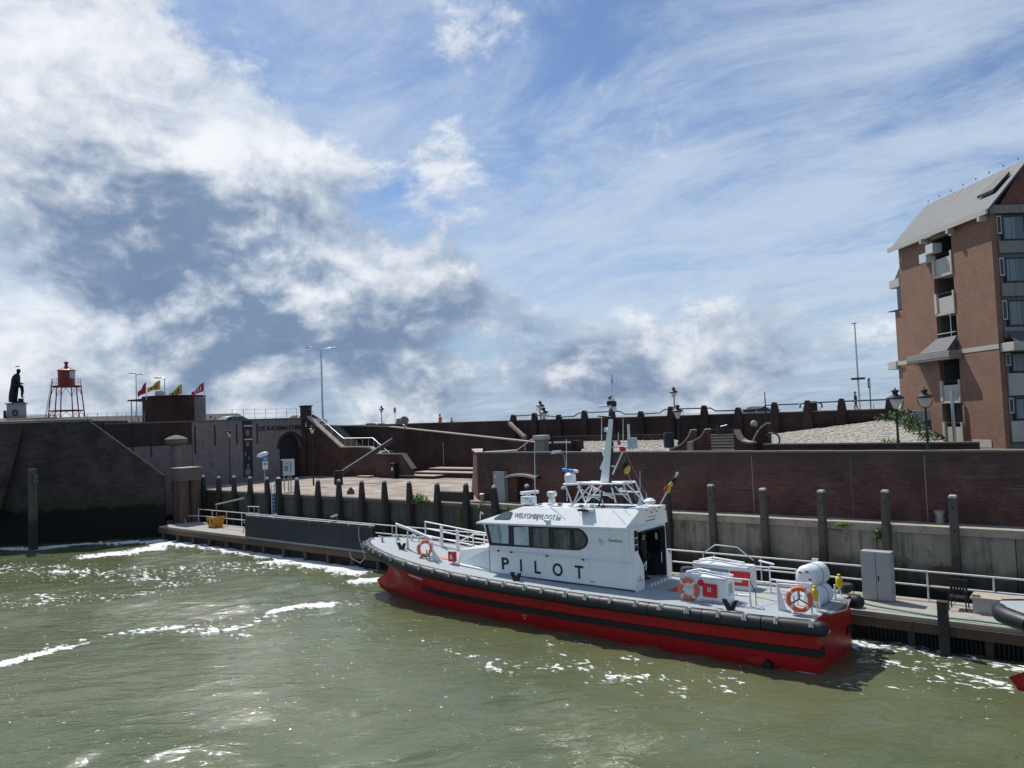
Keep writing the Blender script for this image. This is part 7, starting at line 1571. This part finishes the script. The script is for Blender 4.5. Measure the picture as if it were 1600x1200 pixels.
# V-shaped bitts
def bitt(c, s_=1.0):
    c = Vector(c); bp(W().add([c+Vector((-.32, -.07, .42))*s_, c+Vector((-.18, -.07, .42))*s_, c+Vector((.0, -.07, .14))*s_, c+Vector((.18, -.07, .42))*s_, c+Vector((.32, -.07, .42))*s_, c+Vector((.12, -.07, 0))*s_, c+Vector((-.12, -.07, 0))*s_]+[c+q*s_ for q in (Vector((-.32, .07, .42)), Vector((-.18, .07, .42)), Vector((0, .07, .14)), Vector((.18, .07, .42)), Vector((.32, .07, .42)), Vector((.12, .07, 0)), Vector((-.12, .07, 0)))], [(0,1,2,6), (2,3,4,5), (2,5,6), (7,8,9,13), (9,10,11,12), (9,12,13)]+[(i, (i+1) % 7, 7+(i+1) % 7, 7+i) for i in range(7)]), 'mooring_bitt', 'strake_black', bevel=.015)
for x, y in ((-10.35, 23.35), (-19.25, 23.45), (-26.8, 24.35)): bitt((x, y, dkz(x)-.02), .85)
for x, y in ((-28.6, 24.75), (-28.4, 25.6)): bp(W().lathe([(.05, 0), (.05, .22), (.09, .24), (.05, .28)], (x, y, dkz(x)), 8), 'deck_fitting', 'steel_grey', smooth=True)
bp(W().tube([(-27.9, 26.0, dkz(-27.9)), (-27.9, 26.0, dkz(-27.9)+.25), (-27.75, 26.0, dkz(-27.9)+.3), (-27.6, 26.0, dkz(-27.9)+.2)], .06, 8), 'vent_pipe', 'gear_white', smooth=True)

# ---- aft deck
def deck_box(X0, X1, Y0, Y1, h, near):
    z = dkz(-11.5)-.02; b = bp(W().b(X0, X1, Y0, Y1, z, z+h), 'engine_box', 'hull_white', bevel=.03)
    bp(W().b(X0+.02, X1-.05, Y0-.02, Y1+.02, z+h+.003, z+h+.06), 'box_lid', 'gear_white', b, bevel=.02); return b, z
nbx, z0 = deck_box(-12.40, -10.70, 23.95, 24.55, .80, True)
fbx_, _ = deck_box(-12.95, -10.80, 26.05, 26.75, .80, False)
bp(W().b(-11.55, -11.05, 23.89, 23.945, z0+.22, z0+.66), 'hose_box', 'sign_red', nbx, bevel=.01); bp(W().b(-11.36, -11.25, 23.882, 23.888, z0+.40, z0+.54), 'box_sign', 'ring_tape', nbx); bp(W().b(-11.33, -11.28, 23.878, 23.881, z0+.43, z0+.51), 'box_sign_print', 'sign_red', nbx)
bp(W().lathe([(.10, -.04), (.12, 0), (.06, .03)], (-11.62, 23.93, z0+.66), 10, 'y'), 'hose_coupling', 'sign_red', nbx, smooth=True)
text('boat_name', 'SCHONEVELD', .10, (-11.66, 23.943, z0+.05), (1, 0, 0), (0, 0, 1), 'grey_ink', pboat, depth=.003, width=.80)
for i in range(8): bp(W().b(-10.698, -10.690, 24.05, 24.40, z0+.3+i*.05, z0+.325+i*.05), 'louvre', 'grille', nbx)
bp(W().b(-12.385, -12.30, 23.94, 23.948, z0+.70, z0+.74), 'box_label', 'grey_ink', nbx)
gr = bp(W().b(-12.6, -11.55, 26.03, 26.047, z0+.15, z0+.72), 'grille_panel', 'grille', fbx_)
for i in range(12): bp(W().b(-12.56+i*.085, -12.53+i*.085, 26.015, 26.03, z0+.17, z0+.70), 'grille_bar', 'cabinet_grey', gr)
bp(W().add([(-11.50, 26.02, z0+.70), (-10.72, 26.0, z0+.72), (-10.76, 25.98, z0+.22), (-11.44, 26.0, z0+.20)], [(0,1,2,3)]), 'red_cover', 'sign_red', fbx_); bp(W().add([(-11.40, 26.0, z0+.42), (-11.05, 25.99, z0+.42), (-11.05, 25.98, z0+.33), (-11.40, 25.98, z0+.33)], [(0,1,2,3)]), 'cover_stripe', 'ring_tape', fbx_)
life_ring('lifebuoy with white pouch on the near white engine box', (-12.07, 23.90, z0+.40), (0, -1, 0))
bp(W().b(-12.3, -11.85, 23.895, 23.945, z0+.32, z0+.46), 'line_pouch', 'ring_tape', nbx, bevel=.02)
zt = z0+.86
for Yr, x0_, x1_, x2_ in ((23.98, -12.4, -11.9, -9.95), (26.15, -12.95, -12.4, -10.1)):
    bars([[(x0_, Yr, zt), (x1_, Yr, zt+.13), (x1_+.5, Yr, zt+.12), (x1_+1.2, Yr, zt+.04), (x2_, Yr, zt+.06), (x2_+.02, Yr, z0)], [(x0_, Yr+.5, zt), (x1_, Yr+.5, zt+.13), (x1_+1.2, Yr+.5, zt+.04), (x1_+1.2, Yr, zt+.04)], [(-10.8 if Yr > 26 else -10.7, Yr, z0+.38), (x2_+.01, Yr, z0+.40)], [(x1_, Yr, zt+.13), (x1_, Yr+.5, zt+.13)]], 'deck_rail', 'gear_white', .034)
bars([[(-12.95, 27.0, z0), (-12.95, 27.0, z0+1.05), (-12.45, 27.0, z0+1.4), (-11.6, 27.0, z0+1.38), (-11.0, 27.0, z0+.95)]], 'boarding_arch', 'galv', .025)
bars([[(-10.1, 26.6, z0+.95), (-10.75, 26.9, z0+.97)], [(-10.1, 26.2, z0+.93), (-9.2, 26.2, z0+.93), (-9.2, 26.2, z0)], [(-10.1, 26.2, z0+.5), (-9.2, 26.2, z0+.5)]], 'deck_rail', 'gear_white', .034)
bars([[(-9.95, 24.0, z0+.9), (-9.8, 24.1, z0+.5), (-9.85, 24.2, z0)], ], 'safety_line', 'frame_dark', .015)
bp(W().tube([(-9.8, 24.15, z0+.35), (-9.4, 24.8, z0+.12), (-9.1, 25.5, z0+.15), (-9.2, 26.2, z0+.45)], .012, 5), 'safety_chain', 'grille')
for x, y in ((-10.35, 24.8), (-10.1, 25.3), (-9.4, 24.6)): bp(W().b(x, x+.22, y, y+.14, dkz(x)+.042, dkz(x)+.047), 'deck_mark', 'signal_yellow')
bp(W().b(-13.3, -12.55, 24.75, 25.6, dkz(-13)+.036, dkz(-13)+.055), 'deck_hatch', 'sign_red'); 
bp(W().add([(-9.05, 23.95, z0), (-8.8, 23.95, z0), (-9.02, 23.95, z0+.75), (-9.05, 24.1, z0), (-8.8, 24.1, z0), (-9.02, 24.1, z0+.75)], [(0,1,2), (3,4,5), (0,1,4,3), (1,2,5,4)]), 'rail_gusset', 'gear_white')
bars([[(-9.02, 23.95, z0), (-9.02, 23.95, z0+.98), (-8.35, 23.9, z0+1.0), (-7.95, 24.0, z0+1.0)], [(-8.5, 23.88, z0), (-8.5, 23.88, z0+.6)], [(-8.0, 23.95, z0), (-8.0, 23.95, z0+1.0)], [(-9.02, 24.0, z0+.88), (-8.3, 24.0, z0+.9)]], 'stern_rail', 'gear_white', .034)
life_ring('lifebuoy with dark straps on the stern rail beside the white canisters', (-8.28, 23.72, z0+.55), (.25, -1, .05), r=.32, cross=True)
# raft canisters
def canister(lab, c, L_, r_, rz_):
    t = thing('raft_canister', lab, 'life raft', (c[0], c[1], c[2]-r_), 'white raft canisters at the stern'); X = Matrix.Translation(Vector(c)) @ Matrix.Rotation(rz_, 4, 'Z')
    prof = [(.02, -L_/2), (r_*.6, -L_/2), (r_*.86, -L_/2+.06)]
    n_ = 7
    for i in range(n_):
        x0_ = -L_/2+.1+(L_-.2)*i/n_; w_ = (L_-.2)/n_; prof += [(r_*.93, x0_), (r_, x0_+w_*.2), (r_, x0_+w_*.75), (r_*.93, x0_+w_*.95)]
    prof += [(r_*.86, L_/2-.06), (r_*.6, L_/2), (.02, L_/2)]
    MB(X).lathe(prof, (0, 0, 0), 22, 'x').build('shell', 'gear_white', t, smooth=True, auto=1.2)
    MB(X).lathe([(r_*1.02, -.03), (r_*1.02, .03)], (0, 0, 0), 22, 'x').build('band', 'cabinet_grey', t, smooth=True)
    for k in range(4): a = R(40+80*k); MB(X).b(-L_/2-.012, -L_/2+.0, r_*.55*math.cos(a)-.05, r_*.55*math.cos(a)+.05, r_*.55*math.sin(a)-.015, r_*.55*math.sin(a)+.03).build('end_label', 'frame_dark', t)
    return t
canister('lower white ribbed raft canister standing at the stern', (-8.22, 25.30, z0+.38), 1.05, .34, R(84))
canister('upper white ribbed raft canister on top of the other', (-8.36, 25.36, z0+1.00), 1.10, .355, R(80))
cr = W(); 
bars([[(-8.7, 24.75, z0), (-8.7, 24.75, z0+.7)], [(-8.0, 24.7, z0), (-8.0, 24.7, z0+.6)], [(-8.6, 26.0, z0), (-8.6, 26.0, z0+.7)], [(-7.9, 26.0, z0), (-7.9, 26.0, z0+.6)], [(-8.7, 24.75, z0+.06), (-8.6, 26.0, z0+.06)], [(-8.0, 24.7, z0+.06), (-7.9, 26.0, z0+.06)]], 'raft_cradle', 'gear_white', .035)
bp(W().add([(-9.0, 26.2, z0+.2), (-8.75, 26.2, z0+.2), (-8.45, 26.2, z0+1.35), (-8.65, 26.2, z0+1.35), (-9.0, 26.26, z0+.2), (-8.75, 26.26, z0+.2), (-8.45, 26.26, z0+1.35), (-8.65, 26.26, z0+1.35)], [(0,1,2,3), (4,5,6,7), (0,1,5,4), (1,2,6,5), (2,3,7,6), (3,0,4,7)]), 'stern_post', 'gear_white')
for (u, v, y, l_) in ((1273, 927, 24.3, 'yellow float light between the stern lifebuoy and the canisters'), (1311, 908, 26.6, 'yellow float light behind the white canisters')):
    q = yp(u, v, y); t = thing('float_light', l_, 'light', (q.x, y, q.z-.2), 'yellow float lights')
    MB().lathe([(.06, -.22), (.09, -.18), (.11, -.08), (.11, .08), (.08, .13), (.05, .15), (.05, .22), (.02, .24)], tuple(q), 12).build('body', 'signal_yellow', t, smooth=True)
    bars([[(q.x+.05, y+.05, z0), (q.x, y, q.z-.2)]], 'light_bracket', 'gear_white', .02)
bp(W().b(-7.95, -7.5, 24.2, 26.3, dkz(-7.7)-.02, dkz(-7.7)+.03), 'stern_plate', 'steel_grey')
bars([[(-7.5, 24.3, dkz(-7.7)+.02), (-7.35, 25.2, dkz(-7.7)-.05), (-7.5, 26.2, dkz(-7.7)+.05)]], 'stern_bar', 'galv', .025)
# crew member in the doorway
person('crew member in black with a white collar standing in the cabin doorway', (-14.6, xp(1004, 838, -14.6).y, 1.77), 1.78, R(10), [(0, (.012, .012, .014)), (1.47, (.45, .45, .45)), (1.50, SK)], .03, arms=(.12, .06), fingers=True)

# ================================================================ second boat, bow only in view
b2 = thing('second_boat', 'red-hulled boat bow with black fender entering beside the pontoon', 'boat', (2, BYC, 0))
DX2 = yp(1538, 978, BYC).x+30.05
hull_parts(b2, DX2, ties=False, seg=2.6, maxx=16)
for x, y in ((-28.3, 24.9),): MB().lathe([(.16, dkz(x)), (.15, dkz(x)+.22), (.19, dkz(x)+.25), (.17, dkz(x)+.30)], (x+DX2, y, 0), 12).build('bollard', 'steel_grey', b2, smooth=True)
c = Vector((-28.55+DX2, BYC-hwf(-28.55)-.12, fzf(-28.55)))
for dx in (-.08, .14): MB().tube([(c.x, c.y+.12, c.z+.30), (c.x+dx*.4, c.y-.26, c.z+.12), (c.x+dx*1.4, c.y-.30, c.z-.2)], .05, 6).build('fender_strap', 'ring_orange' if dx > 0 else 'coping', b2)
MB().tube([(c.x+.2, c.y+.35, c.z+.35), (c.x, c.y-.1, c.z+.33), (c.x-.05, c.y-.28, c.z+.16)], .03, 6).build('lashing', 'rope', b2)
